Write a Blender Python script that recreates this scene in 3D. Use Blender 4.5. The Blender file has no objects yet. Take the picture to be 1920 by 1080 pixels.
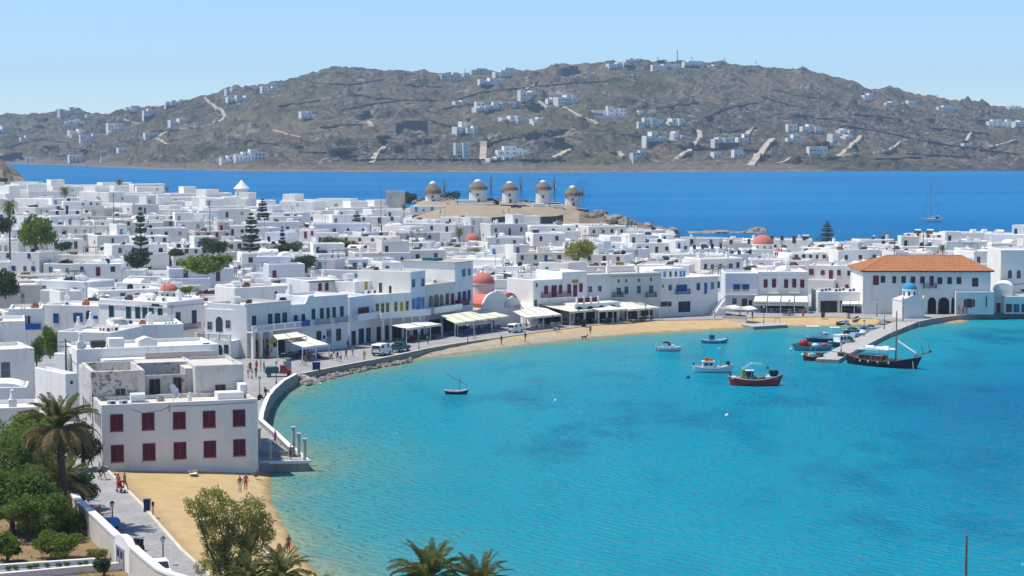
import bpy, math, random
import numpy as np
from mathutils import Vector, Matrix, noise as NZ
R = math.radians
random.seed(7)
S = bpy.context.scene
COL = S.collection
# ------------------------------------------------------------------ camera
CAMZ = 36.0; FPX = 3750.0; Y0PX = 262.0
PITCH = math.atan((540 - Y0PX) / FPX)
cam = bpy.data.cameras.new('camera'); camo = bpy.data.objects.new('camera', cam); COL.objects.link(camo)
cam.sensor_width = 36; cam.lens = 36 * FPX / 1920; cam.clip_start = 1; cam.clip_end = 60000
camo.location = (0, 0, CAMZ); camo.rotation_euler = (math.pi/2 - PITCH, 0, 0)
S.camera = camo
# ------------------------------------------------------------------ sky, sun, exposure
SUN_EL = 64.0
SUN_H = Vector((-0.99, 0.07, 0)).normalized()
w = bpy.data.worlds.new('World'); S.world = w; w.use_nodes = True
nt = w.node_tree; nt.nodes.clear()
sky = nt.nodes.new('ShaderNodeTexSky'); sky.sky_type = 'NISHITA'; sky.sun_disc = False
sky.sun_elevation = R(SUN_EL); sky.sun_rotation = math.atan2(SUN_H.x, SUN_H.y)
sky.altitude = 2500; sky.air_density = 1.0; sky.dust_density = 0.0; sky.ozone_density = 5.2
bg = nt.nodes.new('ShaderNodeBackground'); bg.inputs[1].default_value = 0.145
wo = nt.nodes.new('ShaderNodeOutputWorld')
tint = nt.nodes.new('ShaderNodeMix'); tint.data_type = 'RGBA'; tint.blend_type = 'MULTIPLY'; tint.inputs[0].default_value = 1; tint.inputs[7].default_value = (.965, 1.025, 1.07, 1)
nt.links.new(sky.outputs[0], tint.inputs[6]); nt.links.new(tint.outputs[2], bg.inputs[0]); nt.links.new(bg.outputs[0], wo.inputs[0])
sl = bpy.data.lights.new('sun', 'SUN'); sl.energy = 4.8; sl.angle = R(0.53); sl.color = (1, .95, .86)
so = bpy.data.objects.new('sun', sl); COL.objects.link(so)
sd = Vector((SUN_H.x*math.cos(R(SUN_EL)), SUN_H.y*math.cos(R(SUN_EL)), math.sin(R(SUN_EL))))
so.rotation_euler = sd.to_track_quat('Z', 'Y').to_euler(); so.location = (0, 0, 300)
S.view_settings.view_transform = 'Standard'; S.view_settings.look = 'None'
S.view_settings.gamma = 1; S.view_settings.use_curve_mapping = False
S.view_settings.exposure = 0.07
S.render.engine = 'CYCLES'; S.cycles.use_denoising = True
S.cycles.max_bounces = 5; S.cycles.diffuse_bounces = 3; S.cycles.glossy_bounces = 2; S.cycles.volume_bounces = 0
S.cycles.transparent_max_bounces = 6; S.cycles.caustics_reflective = False; S.cycles.caustics_refractive = False
# ------------------------------------------------------------------ picture <-> place
cp, sp_ = math.cos(PITCH), math.sin(PITCH)
def ray(px, py):
    a, b = (px-960)/FPX, (540-py)/FPX
    return Vector((a, cp + b*sp_, -sp_ + b*cp))
def P(px, py, z=0.0):
    d = ray(px, py); s = (z - CAMZ)/d.z
    return Vector((d.x*s, d.y*s, z))
def PY(px, py, Y):
    d = ray(px, py); s = Y/d.y
    return Vector((d.x*s, Y, CAMZ + d.z*s))
def XY(px, Y): return (px-960)/FPX*Y/cp*1.0
def proj(v):
    x, y, z = v[0], v[1], v[2]-CAMZ
    f = y*cp - z*sp_; u = y*sp_ + z*cp
    return 960 + x/f*FPX, 540 - u/f*FPX
def lerp(a, b, t): return a + (b-a)*t
def interp(tab, x): return float(np.interp(x, [t[0] for t in tab], [t[1] for t in tab]))
def sstep(a, b, x):
    t = min(1, max(0, (x-a)/(b-a))); return t*t*(3-2*t)
# ------------------------------------------------------------------ materials
MAT = {}
class NT:
    def __init__(s, m):
        s.t = m.node_tree; s.t.nodes.clear()
        s.out = s.n('ShaderNodeOutputMaterial'); s.b = s.n('ShaderNodeBsdfPrincipled'); s.l(s.b.outputs[0], s.out.inputs[0])
    def n(s, t, **k):
        o = s.t.nodes.new(t)
        for a, v in k.items(): setattr(o, a, v)
        return o
    def l(s, a, b): s.t.links.new(a, b)
    def pos(s): return s.n('ShaderNodeNewGeometry').outputs['Position']
    def noise(s, vec, scale, detail=3, rough=.55, stretch=None):
        if stretch:
            m = s.n('ShaderNodeMapping'); m.inputs['Scale'].default_value = stretch; s.l(vec, m.inputs[0]); vec = m.outputs[0]
        o = s.n('ShaderNodeTexNoise'); o.inputs['Scale'].default_value = scale; o.inputs['Detail'].default_value = detail
        o.inputs['Roughness'].default_value = rough; s.l(vec, o.inputs['Vector']); return o.outputs['Fac']
    def ramp(s, fac, stops, interp='LINEAR'):
        o = s.n('ShaderNodeValToRGB'); o.color_ramp.interpolation = interp; e = o.color_ramp.elements
        while len(e) < len(stops): e.new(.5)
        for i, (p, c) in enumerate(stops):
            e[i].position = p; e[i].color = (c, c, c, 1) if not isinstance(c, (tuple, list)) else (*c, 1)
        s.l(fac, o.inputs[0]); return o.outputs[0]
    def mix(s, a, b, f, mode='MIX'):
        o = s.n('ShaderNodeMix', data_type='RGBA', blend_type=mode)
        for v, i in ((f, 0), (a, 6), (b, 7)):
            if hasattr(v, 'is_linked'): s.l(v, o.inputs[i])
            elif i == 0: o.inputs[0].default_value = v
            else: o.inputs[i].default_value = (*v, 1) if len(v) == 3 else v
        return o.outputs[2]
    def math(s, op, a, b=0.0, clamp=False):
        o = s.n('ShaderNodeMath', operation=op, use_clamp=clamp)
        for v, i in ((a, 0), (b, 1)):
            if hasattr(v, 'is_linked'): s.l(v, o.inputs[i])
            else: o.inputs[i].default_value = v
        return o.outputs[0]
    def bump(s, h, strength=.4, dist=.1):
        o = s.n('ShaderNodeBump'); o.inputs['Strength'].default_value = strength; o.inputs['Distance'].default_value = dist
        s.l(h, o.inputs['Height']); s.l(o.outputs[0], s.b.inputs['Normal'])
def new_mat(name):
    m = bpy.data.materials.new(name); m.use_nodes = True; MAT[name] = m
    return m, NT(m)
def plain(name, c, rough=.6, var=.12, scale=2.0, metal=0, spec=.3, bump=0):
    """plain colour with a little mottling in the colour itself"""
    if name in MAT: return MAT[name]
    m, n = new_mat(name)
    f = n.noise(n.pos(), scale, 4)
    c2 = tuple(max(0, v*(1-var*1.6)) for v in c); c1 = tuple(min(1, v*(1+var)) for v in c)
    n.l(n.ramp(f, [(.3, c2), (.7, c1)]), n.b.inputs['Base Color'])
    n.b.inputs['Roughness'].default_value = rough; n.b.inputs['Metallic'].default_value = metal
    n.b.inputs['Specular IOR Level'].default_value = spec
    if bump: n.bump(f, .5, bump)
    return m
def wash(name, c, dirt=(.42, .38, .33), amount=.35, peel=0.0):
    """lime-washed wall: slight tint per building, grime streaks, rough trowel surface"""
    m, n = new_mat(name)
    p = n.pos()
    big = n.noise(p, .35, 4); st = n.noise(p, 1.3, 5, .65, (1, 1, .16)); fine = n.noise(p, 3.0, 3)
    oi = n.n('ShaderNodeObjectInfo').outputs['Random']
    tint = n.ramp(oi, [(0, tuple(v*.93 for v in c)), (.4, c), (.75, (c[0], c[1]*.985, c[2]*.95)), (1, (c[0]*.97, c[1]*.985, c[2]))])
    a = n.mix(tint, tuple(v*.88 for v in c), n.ramp(big, [(.42, 0.0), (.72, .8)]))
    k = n.math('MULTIPLY', n.ramp(st, [(.55, 0.0), (.78, 1.0)]), amount)
    a = n.mix(a, dirt, k)
    if peel:
        v = n.noise(p, 1.9, 6, .7); v2 = n.noise(p, .25, 2)
        mk = n.math('MULTIPLY', n.ramp(v, [(.52, 0.0), (.56, 1.0)]), n.ramp(v2, [(.42, 0.0), (.58, 1.0)]))
        a = n.mix(a, (.25, .21, .17), n.math('MULTIPLY', mk, peel))
    n.l(a, n.b.inputs['Base Color']); n.b.inputs['Roughness'].default_value = .85
    n.b.inputs['Specular IOR Level'].default_value = .2
    n.bump(n.mix(fine, st, .5), .35, .05)
    return m
wash('white', (.88, .86, .815), amount=.5); wash('cream', (.80, .77, .70), amount=.45); wash('greywhite', (.68, .675, .665), amount=.4)
wash('bluewhite', (.74, .77, .81), amount=.3); wash('dirty', (.60, .57, .52), (.30, .26, .22), .6); wash('lilac', (.70, .66, .74), amount=.2); wash('pink', (.78, .70, .69), amount=.2)
wash('raw', (.50, .47, .43), (.2, .18, .16), .5); wash('oldwall', (.63, .61, .57), (.17, .15, .13), .55, 1.0)
wash('front_white', (.85, .835, .82), (.45, .42, .40), .30); wash('mill_white', (.82, .80, .76), (.5, .47, .43), .5)
wash('roof_white', (.83, .825, .81), (.50, .45, .38), .55); wash('roof_cream', (.66, .61, .52), (.36, .31, .25), .55)
wash('roof_grey', (.47, .45, .42), (.26, .24, .22), .6); wash('quay', (.31, .30, .275), (.07, .07, .06), .8)
wash('dome_red', (.58, .19, .15), (.36, .14, .11), .35); wash('dome_blue', (.04, .30, .52), (.04, .18, .32), .3)
def paint(name, c, **k): return plain(name, c, rough=.5, var=.10, scale=5, **k)
paint('maroon', (.19, .022, .05)); paint('red', (.40, .035, .035)); paint('blue', (.018, .11, .36)); paint('dkblue', (.012, .035, .13))
paint('ltblue', (.07, .27, .52)); paint('teal', (.015, .13, .16)); paint('green', (.012, .075, .05)); paint('yellow', (.50, .36, .03))
paint('brown', (.11, .06, .035)); paint('boatred', (.58, .035, .03)); paint('navyhull', (.006, .011, .035)); paint('greyp', (.33, .35, .37)); paint('black', (.02, .02, .022)); paint('cleanwhite', (.80, .80, .80))
paint('orange', (.55, .16, .03)); paint('turq', (.05, .33, .45)); paint('violet', (.06, .04, .30))
plain('glass', (.035, .045, .055), rough=.12, var=.3, scale=1.2, spec=.6)
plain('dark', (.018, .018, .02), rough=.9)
plain('interior_shade', (.06, .055, .05), rough=.9, var=.5, scale=1.5)
plain('metal', (.35, .36, .37), rough=.4, metal=.7); plain('darkmetal', (.05, .05, .05), rough=.5); plain('wood', (.17, .10, .055), rough=.8, var=.3, scale=6)
plain('greywood', (.22, .19, .16), rough=.9, var=.3, scale=6)
plain('canvas', (.80, .77, .66), rough=.9, var=.06, scale=.8); plain('canvas_yellow', (.77, .74, .58), rough=.9, var=.06, scale=.8)
plain('rubber', (.015, .015, .015), rough=.8); plain('terracotta', (.42, .17, .08), rough=.9, var=.35, scale=4)
plain('stone', (.30, .27, .23), rough=.95, var=.4, scale=.9, bump=.2); plain('darkstone', (.12, .105, .09), rough=.95, var=.5, scale=1.4, bump=.2)
plain('thatch', (.25, .205, .165), rough=1, var=.45, scale=3.5, bump=.2)
# ------------------------------------------------------------------ mesh builder
class MB:
    def __init__(s): s.v = []; s.f = []; s.m = []
    def quad(s, *pts, m=0):
        b = len(s.v); s.v += [tuple(p) for p in pts]; s.f.append(tuple(range(b, b+len(pts)))); s.m.append(m); return s
    def box(s, x0, y0, z0, x1, y1, z1, m=0, rz=0, top=None, nobottom=False):
        b = len(s.v); c = [(x0, y0), (x1, y0), (x1, y1), (x0, y1)]
        if rz:
            cx, cy = (x0+x1)/2, (y0+y1)/2; k, q = math.cos(rz), math.sin(rz)
            c = [(cx+(x-cx)*k-(y-cy)*q, cy+(x-cx)*q+(y-cy)*k) for x, y in c]
        s.v += [(x, y, z0) for x, y in c] + [(x, y, z1) for x, y in c]
        fs = [(0, 1, 5, 4), (1, 2, 6, 5), (2, 3, 7, 6), (3, 0, 4, 7), (4, 5, 6, 7)] + ([] if nobottom else [(3, 2, 1, 0)])
        s.f += [tuple(b+i for i in f) for f in fs]
        s.m += [m, m, m, m, m if top is None else top] + ([] if nobottom else [m]); return s
    def block(s, x0, y0, x1, y1, z0, z1, mw=0, mr=1, par=.3, h=.45, ch=.07):
        """a flat roofed block: walls, chamfered parapet, sunk roof"""
        def ring(i, z): return [(x0+i, y0+i, z), (x1-i, y0+i, z), (x1-i, y1-i, z), (x0+i, y1-i, z)]
        rs = [ring(0, z0), ring(0, z1-ch), ring(ch, z1), ring(par, z1), ring(par, z1-h)]
        b = len(s.v)
        for r in rs: s.v += r
        for j in range(4):
            for i in range(4):
                k = (i+1) % 4; s.f.append((b+4*j+i, b+4*j+k, b+4*j+4+k, b+4*j+4+i)); s.m.append(mw)
        s.f.append((b+16, b+17, b+18, b+19)); s.m.append(mr); return s
    def prism(s, poly, z0, z1, m=0, top=None, bottom=True):
        n = len(poly); b = len(s.v)
        A = sum(poly[i][0]*poly[(i+1) % n][1]-poly[(i+1) % n][0]*poly[i][1] for i in range(n))
        if A < 0: poly = poly[::-1]
        s.v += [(p[0], p[1], z0) for p in poly] + [(p[0], p[1], z1) for p in poly]
        for i in range(n):
            k = (i+1) % n; s.f.append((b+i, b+k, b+n+k, b+n+i)); s.m.append(m)
        s.f.append(tuple(range(b+n, b+2*n))); s.m.append(m if top is None else top)
        if bottom: s.f.append(tuple(range(b+n-1, b-1, -1))); s.m.append(m)
        return s
    def prof(s, poly, y0, y1, m=0):
        """polygon in x,z pushed from y0 to y1"""
        n = len(poly); b = len(s.v)
        A = sum(poly[i][0]*poly[(i+1) % n][1]-poly[(i+1) % n][0]*poly[i][1] for i in range(n))
        if A < 0: poly = poly[::-1]
        s.v += [(p[0], y0, p[1]) for p in poly] + [(p[0], y1, p[1]) for p in poly]
        for i in range(n):
            k = (i+1) % n; s.f.append((b+i, b+n+i, b+n+k, b+k)); s.m.append(m)
        s.f.append(tuple(range(b, b+n))); s.f.append(tuple(range(b+2*n-1, b+n-1, -1))); s.m += [m, m]; return s
    def tube(s, p0, p1, r0, r1=None, n=8, m=0, caps=True):
        r1 = r0 if r1 is None else r1
        p0, p1 = Vector(p0), Vector(p1); d = (p1-p0)
        if d.length < 1e-6: return s
        d.normalize(); a = d.orthogonal().normalized(); c = d.cross(a); b = len(s.v)
        for p, r in ((p0, r0), (p1, r1)):
            for i in range(n):
                t = 2*math.pi*i/n; s.v.append(tuple(p + a*(r*math.cos(t)) + c*(r*math.sin(t))))
        for i in range(n):
            k = (i+1) % n; s.f.append((b+i, b+k, b+n+k, b+n+i)); s.m.append(m)
        if caps: s.f.append(tuple(range(b+n-1, b-1, -1))); s.f.append(tuple(range(b+n, b+2*n))); s.m += [m, m]
        return s
    def path(s, pts, r, n=6, m=0):
        for i in range(len(pts)-1):
            ra = r[i] if isinstance(r, (list, tuple)) else r; rb = r[i+1] if isinstance(r, (list, tuple)) else r
            s.tube(pts[i], pts[i+1], ra, rb, n, m)
        return s
    def lathe(s, prof, n=24, m=0, cx=0, cy=0, a0=0, a1=2*math.pi):
        """prof: (r, z) from bottom to top"""
        b = len(s.v); full = abs(a1-a0-2*math.pi) < 1e-6; q = n if full else n+1
        for r, z in prof:
            for i in range(q):
                t = a0+(a1-a0)*i/n; s.v.append((cx+r*math.cos(t), cy+r*math.sin(t), z))
        for j in range(len(prof)-1):
            for i in range(n):
                k = (i+1) % q; mm = m[j] if isinstance(m, (list, tuple)) else m
                s.f.append((b+j*q+i, b+j*q+k, b+(j+1)*q+k, b+(j+1)*q+i)); s.m.append(mm)
        return s
    def dome(s, cx, cy, z, r, h=None, n=24, k=8, m=0):
        h = h or r
        return s.lathe([(max(r*math.cos(math.pi/2*i/k), .001), z+h*math.sin(math.pi/2*i/k)) for i in range(k+1)], n, m, cx, cy)
    def ball(s, c, r, n=10, k=6, m=0, sz=1):
        return s.lathe([(max(r*math.sin(math.pi*i/k), .001), c[2]-r*sz*math.cos(math.pi*i/k)) for i in range(k+1)], n, m, c[0], c[1])
    def wallrun(s, pts, th, z0, z1, m=0, mtop=None):
        """a wall of thickness th along a line of 2-D points; z0,z1 numbers or per-point lists; pts is the centre line"""
        n = len(pts); L = []
        for i in range(n):
            a = Vector(pts[max(0, i-1)][:2]); c = Vector(pts[min(n-1, i+1)][:2]); d = (c-a).normalized(); nn = Vector((-d.y, d.x))*th/2
            zz0 = z0[i] if isinstance(z0, (list, tuple)) else z0; zz1 = z1[i] if isinstance(z1, (list, tuple)) else z1
            p = Vector(pts[i][:2]); l, r = p+nn, p-nn
            L.append([(r.x, r.y, zz0), (l.x, l.y, zz0), (l.x, l.y, zz1), (r.x, r.y, zz1)])
        b = len(s.v)
        for q in L: s.v += q
        for i in range(n-1):
            for j in range(4):
                k = (j+1) % 4; s.f.append((b+4*i+j, b+4*i+k, b+4*i+4+k, b+4*i+4+j)); s.m.append(mtop if (j == 2 and mtop is not None) else m)
        s.f.append((b+3, b+2, b+1, b)); e = b+4*(n-1); s.f.append((e, e+1, e+2, e+3)); s.m += [m, m]; return s
    def mesh(s, name, mats, smooth=False):
        me = bpy.data.meshes.new(name); me.from_pydata(s.v, [], s.f)
        for x in (mats if isinstance(mats, (list, tuple)) else [mats]): me.materials.append(MAT[x] if isinstance(x, str) else x)
        if len(s.m): me.polygons.foreach_set('material_index', s.m)
        if smooth: me.polygons.foreach_set('use_smooth', [True]*len(s.f))
        me.update(); return me
    def build(s, name, mats, parent=None, smooth=False, loc=None, rz=0, kind=None):
        return put(name, s.mesh(name, mats, smooth), parent, loc, rz, kind=kind)
def put(name, me, parent=None, loc=None, rz=0, scale=None, kind=None):
    o = bpy.data.objects.new(name, me); COL.objects.link(o)
    if parent is not None: o.parent = parent
    if loc is not None: o.location = loc
    if rz: o.rotation_euler = (0, 0, rz)
    if scale is not None: o.scale = scale
    if kind: o['kind'] = kind
    return o
def tag(o, label, cat, group=None):
    o['label'] = label; o['category'] = cat
    if group: o['group'] = group
    return o
def thing(name, label, cat, loc=(0, 0, 0), rz=0, group=None):
    return tag(put(name, None, None, loc, rz), label, cat, group)
def dup(root, loc=None, rz=None, label=None, group=None, scale=None):
    c = root.copy(); COL.objects.link(c)
    if loc is not None: c.location = loc
    if rz is not None: c.rotation_euler = (0, 0, rz)
    if scale is not None: c.scale = (scale,)*3 if not isinstance(scale, (tuple, list)) else scale
    if label: c['label'] = label
    if group: c['group'] = group
    def rec(a, b):
        for ch in KIDS.get(a.name, []) or [x for x in a.children]:
            k = ch.copy(); COL.objects.link(k); k.parent = b; rec(ch, k)
    rec(root, c); return c
KIDS = {}
# ================================================================== SETTING
# ---- shoreline of the bay, read off the photograph on the water plane
SHORE_PX = [(640,1120),(600,1080),(562,1040),(533,985),(508,935),(507,900),(511,889),(581,889),(578,866),(545,838),(519,815),(492,796),(496,780),(507,762),(524,745),(551,727),
    (572,720),(600,712),(640,703),(700,690),(750,680),(800,671),(885,660),(1000,646),(1075,637),(1200,626),(1300,620),(1400,615),(1475,612),(1575,611),(1640,610),(1676,606)]
SHORE = [P(x, y, 0) for x, y in SHORE_PX]
PIER_R = [(1583,676),(1700,616),(1722,606),(1744,600),(1790,594),(1853,589),(1920,588),(2000,586),(2300,584)]
SHORE2 = [P(x, y, 0) for x, y in PIER_R]
QZ = 1.05
# ---- water
def seg_dist(X, Y, poly):
    d = np.full(X.shape, 1e9)
    for a, b in zip(poly[:-1], poly[1:]):
        ax, ay, bx, by = a[0], a[1], b[0], b[1]; dx, dy = bx-ax, by-ay; L = dx*dx+dy*dy
        t = np.clip(((X-ax)*dx+(Y-ay)*dy)/L, 0, 1); d = np.minimum(d, np.hypot(X-ax-t*dx, Y-ay-t*dy))
    return d
def grid_mesh(name, X, Y, Z, mat, smooth=True, keep=None):
    r, c = X.shape
    me = bpy.data.meshes.new(name); v = np.stack([X, Y, Z], -1).reshape(-1, 3)
    i = np.arange(r*c).reshape(r, c)
    f = np.stack([i[:-1, :-1], i[:-1, 1:], i[1:, 1:], i[1:, :-1]], -1).reshape(-1, 4)
    if keep is not None: f = f[keep.reshape(-1)]
    me.vertices.add(len(v)); me.vertices.foreach_set('co', v.ravel().astype(np.float32))
    me.loops.add(f.size); me.loops.foreach_set('vertex_index', f.ravel().astype(np.int32))
    me.polygons.add(len(f)); me.polygons.foreach_set('loop_start', np.arange(0, f.size, 4, dtype=np.int32))
    me.polygons.foreach_set('use_smooth', [smooth]*len(f))
    me.update(calc_edges=True); me.validate()
    me.materials.append(MAT[mat] if isinstance(mat, str) else mat)
    return me
m, n = new_mat('sea_water')
p = n.pos()
at = n.n('ShaderNodeAttribute', attribute_name='shore').outputs['Fac']
sep = n.n('ShaderNodeSeparateXYZ'); n.l(p, sep.inputs[0])
patch = n.noise(p, .020, 5, .58, (1, .55, 1)); patch2 = n.noise(p, .006, 3, .5, (1, .5, 1)); weed = n.noise(p, .075, 4, .6, (1, .45, 1))
wob = n.math('ADD', at, n.math('MULTIPLY', n.math('SUBTRACT', n.noise(p, .05, 4), .5), 14.0))
shal = n.ramp(n.math('DIVIDE', wob, 46.0, True), [(0, (.36, .33, .22)), (.05, (.20, .29, .23)), (.14, (.085, .29, .30)), (.40, (.022, .285, .345)), (1, (.008, .275, .355))])
blue = n.ramp(n.math('DIVIDE', n.math('SUBTRACT', at, 24.0), 95.0, True), [(0, 0.0), (1, 1.0)])
deep = n.mix(shal, (.002, .120, .265), n.math('MULTIPLY', blue, n.ramp(n.math('ADD', n.math('MULTIPLY', patch, .95), n.math('MULTIPLY', sep.outputs[0], .0042)), [(.42, .0), (.74, 1.0)])))
deep = n.mix(deep, (.004, .105, .20), n.math('MULTIPLY', n.ramp(weed, [(.50, 0.0), (.66, .75)]), n.math('MULTIPLY', n.ramp(patch2, [(.42, .0), (.56, 1.0)]), n.ramp(n.math('DIVIDE', at, 40.0, True), [(.2, 0.0), (.7, 1.0)]))))
deep = n.mix(deep, (.016, .26, .325), n.math('MULTIPLY', n.ramp(patch2, [(.28, .85), (.42, 0.0)]), blue))
yv = sep.outputs[1]
far = n.ramp(n.math('DIVIDE', n.math('SUBTRACT', yv, 560.0), 500.0, True), [(0, 0.0), (.6, .85), (1, 1.0)])
band = n.noise(p, .004, 4, .6, (.35, 1.6, 1))
sea = n.ramp(band, [(.3, (.009, .155, .37)), (.5, (.016, .195, .43)), (.72, (.026, .235, .47))])
col = n.mix(deep, sea, far)
rip = n.noise(p, 1.1, 3, .6, (1, .55, 1)); rip2 = n.noise(p, .33, 3, .55, (.55, 1.0, 1))
n.t.nodes.remove(n.b); body_ = n.n('ShaderNodeBsdfDiffuse'); n.l(n.mix(col, (.60, .90, .98), 1.0, 'MULTIPLY'), body_.inputs[0]); glo = n.n('ShaderNodeBsdfGlossy'); glo.inputs['Roughness'].default_value = .06; fre = n.n('ShaderNodeFresnel'); fre.inputs['IOR'].default_value = 1.33; mxw = n.n('ShaderNodeMixShader')
wv = n.n('ShaderNodeTexWave', wave_type='BANDS', bands_direction='DIAGONAL'); wv.inputs['Scale'].default_value = .35; wv.inputs['Distortion'].default_value = 9; wv.inputs['Detail'].default_value = 3
n.l(p, wv.inputs['Vector'])
h = n.math('ADD', n.math('MULTIPLY', rip, .35), n.math('ADD', n.math('MULTIPLY', rip2, .75), n.math('MULTIPLY', wv.outputs['Fac'], .20)))
bmp = n.n('ShaderNodeBump'); bmp.inputs['Strength'].default_value = 1.0; bmp.inputs['Distance'].default_value = 4.0; n.l(h, bmp.inputs['Height'])
bm2 = n.n('ShaderNodeBump'); bm2.inputs['Strength'].default_value = .8; bm2.inputs['Distance'].default_value = .75; n.l(h, bm2.inputs['Height']); n.l(bm2.outputs[0], body_.inputs['Normal'])
n.l(bmp.outputs[0], glo.inputs['Normal']); n.l(bmp.outputs[0], fre.inputs['Normal']); n.l(n.math('MULTIPLY', fre.outputs[0], .80), mxw.inputs[0]); n.l(body_.outputs[0], mxw.inputs[1]); n.l(glo.outputs[0], mxw.inputs[2]); n.l(mxw.outputs[0], n.out.inputs[0])
ys = list(np.arange(40, 430, 1.0))
while ys[-1] < 1000: ys.append(ys[-1]*1.011)
while ys[-1] < 4800: ys.append(ys[-1]*1.12)
pxs = list(np.arange(-12000, -400, 900)) + list(np.linspace(-300, 2220, 300)) + list(np.arange(2600, 14000, 900))
YY, XX = np.meshgrid(np.array(ys), (np.array(pxs)-960)/FPX, indexing='ij'); XX = XX*YY
me = grid_mesh('water', XX, YY, np.zeros_like(XX), 'sea_water')
dist = np.minimum(seg_dist(XX, YY, SHORE), seg_dist(XX, YY, SHORE2)*2.2+6)
dist = np.where(YY > 460, np.maximum(dist, 90), dist)
a = me.attributes.new('shore', 'FLOAT', 'POINT'); a.data.foreach_set('value', dist.ravel().astype(np.float32))
put('water', me, kind='structure')
# ---- the air
hz, hn = new_mat('haze_air'); hn.t.nodes.remove(hn.b)
pv = hn.n('ShaderNodeVolumePrincipled'); pv.inputs['Color'].default_value = (.50, .74, 1, 1); pv.inputs['Density'].default_value = .00010
pv.inputs['Anisotropy'].default_value = .0; hn.l(pv.outputs[0], hn.out.inputs['Volume'])
MB().box(-6000, -400, -4, 6000, 6200, 262).build('haze', 'haze_air', kind='stuff')
# ---- far hills across the strait
RIDGE = [(-900,225),(-400,222),(0,216),(110,212),(140,206),(165,213),(200,216),(235,209),(262,207),(330,192),(380,181),(430,170),(480,161),(530,152),(570,143),(600,135),(625,129),(650,127),(680,130),(760,132),(850,138),(905,138),(960,133),(1000,132),(1040,124),(1070,121),(1100,117),(1125,121),(1140,118),(1200,119),(1270,115),(1300,115),(1360,120),(1420,125),(1480,131),(1502,128),(1522,134),(1560,143),(1600,155),(1625,166),(1640,167),(1652,164),(1664,160),(1680,166),(1694,176),(1720,179),(1800,190),(1880,203),(1930,204),(2400,222),(3000,228)]
SHL = [(-900,303),(40,307),(150,311),(300,317),(480,321),(700,322),(1000,323),(1500,321),(1920,320),(3000,318)]
m, n = new_mat('hill_scrub')
p = n.pos(); big = n.noise(p, .0035, 5, .6); mid = n.noise(p, .018, 6, .65); fin = n.noise(p, .11, 6, .78); g2 = n.noise(p, .006, 4, .6)
c = n.ramp(fin, [(.36, (.030, .028, .024)), (.45, (.10, .087, .068)), (.54, (.18, .155, .12)), (.64, (.42, .385, .335))])
c = n.mix(c, n.ramp(fin, [(.35, (.055, .058, .026)), (.65, (.165, .155, .068))]), n.ramp(g2, [(.47, 0.0), (.60, .85)]))
c = n.mix(c, (.26, .205, .13), n.ramp(big, [(.46, 0.0), (.66, .75)]))
c = n.mix(c, (.43, .39, .34), n.math('MULTIPLY', n.ramp(mid, [(.58, 0.0), (.64, .8)]), n.ramp(fin, [(.46, 0.0), (.56, 1.0)])))
c = n.mix(c, (.028, .030, .018), n.math('MULTIPLY', n.ramp(mid, [(.34, .9), (.44, 0.0)]), n.ramp(fin, [(.40, 1.0), (.55, 0.2)])))
sep = n.n('ShaderNodeSeparateXYZ'); n.l(p, sep.inputs[0])
cst = n.ramp(n.math('DIVIDE', n.math('ADD', sep.outputs[2], n.math('MULTIPLY', fin, 16.0)), 26.0, True), [(.22, (.10, .085, .07)), (.30, (.40, .34, .26)), (.40, (.20, .16, .115)), (.52, (.33, .265, .19)), (.62, (.2, .16, .12))])
dk = n.ramp(n.math('DIVIDE', n.math('ADD', sep.outputs[0], n.math('MULTIPLY', mid, 260.0)), 900.0, True), [(.50, 0.0), (.58, 1.0)])
cst = n.mix(cst, n.ramp(fin, [(.4, (.035, .034, .033)), (.62, (.20, .185, .165))]), dk)
c = n.mix(c, cst, n.ramp(n.math('DIVIDE', n.math('ADD', sep.outputs[2], n.math('MULTIPLY', fin, 16.0)), 26.0, True), [(.40, .9), (.72, 0.0)]))
n.l(c, n.b.inputs['Base Color']); n.b.inputs['Roughness'].default_value = 1; n.b.inputs['Specular IOR Level'].default_value = .05
n.bump(n.mix(fin, mid, .5), 1.0, 13.0)
NU, NV = 820, 210
pxh = np.concatenate([np.linspace(-900, -60, 60), np.linspace(-50, 1970, NU-120), np.linspace(1985, 3000, 60)])
ridge = np.interp(pxh, [r[0] for r in RIDGE], [r[1] for r in RIDGE]); shl = np.interp(pxh, [r[0] for r in SHL], [r[1] for r in SHL])
ysh = CAMZ*FPX/(shl-Y0PX)
def hill_y(px, t):
    """depth of the slope at column px, t=0 shore .. 1 ridge"""
    ys_ = CAMZ*FPX/(interp(SHL, px)-Y0PX); return ys_ + 1150*t
def hill_point(px, py):
    """the ground of the far hill seen at a pixel (smooth surface, without the rocks)"""
    r, s_ = interp(RIDGE, px), interp(SHL, px)
    q = min(1, max(0, (s_-py)/(s_-r)))
    lo, hi = 0.0, 1.0
    for _ in range(30):
        t = (lo+hi)/2
        if prof_q(t) < q: lo = t
        else: hi = t
    v = PY(px, py, hill_y(px, t)); return v
def prof_q(t): return 1-(1-t)**1.28 if t < 1 else 1
ts = np.concatenate([np.linspace(-.03, 1, NV-40), 1+np.linspace(.01, 1.0, 40)])
HX = np.zeros((len(ts), len(pxh))); HY = np.zeros_like(HX); HZ = np.zeros_like(HX)
for j, px in enumerate(pxh):
    for i, t in enumerate(ts):
        Yd = ysh[j] + 1150*t
        if t <= 1:
            q = prof_q(max(t, 0)); py = shl[j] + (ridge[j]-shl[j])*q
            z = CAMZ + (Y0PX-py)/FPX*Yd
            if t < 0: z = -5
        else:
            zr = CAMZ + (Y0PX-ridge[j])/FPX*(ysh[j]+1150); z = zr*(1-(t-1)**1.5) - 20*(t-1)
        HX[i, j] = (px-960)/FPX*Yd; HY[i, j] = Yd; HZ[i, j] = z
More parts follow.
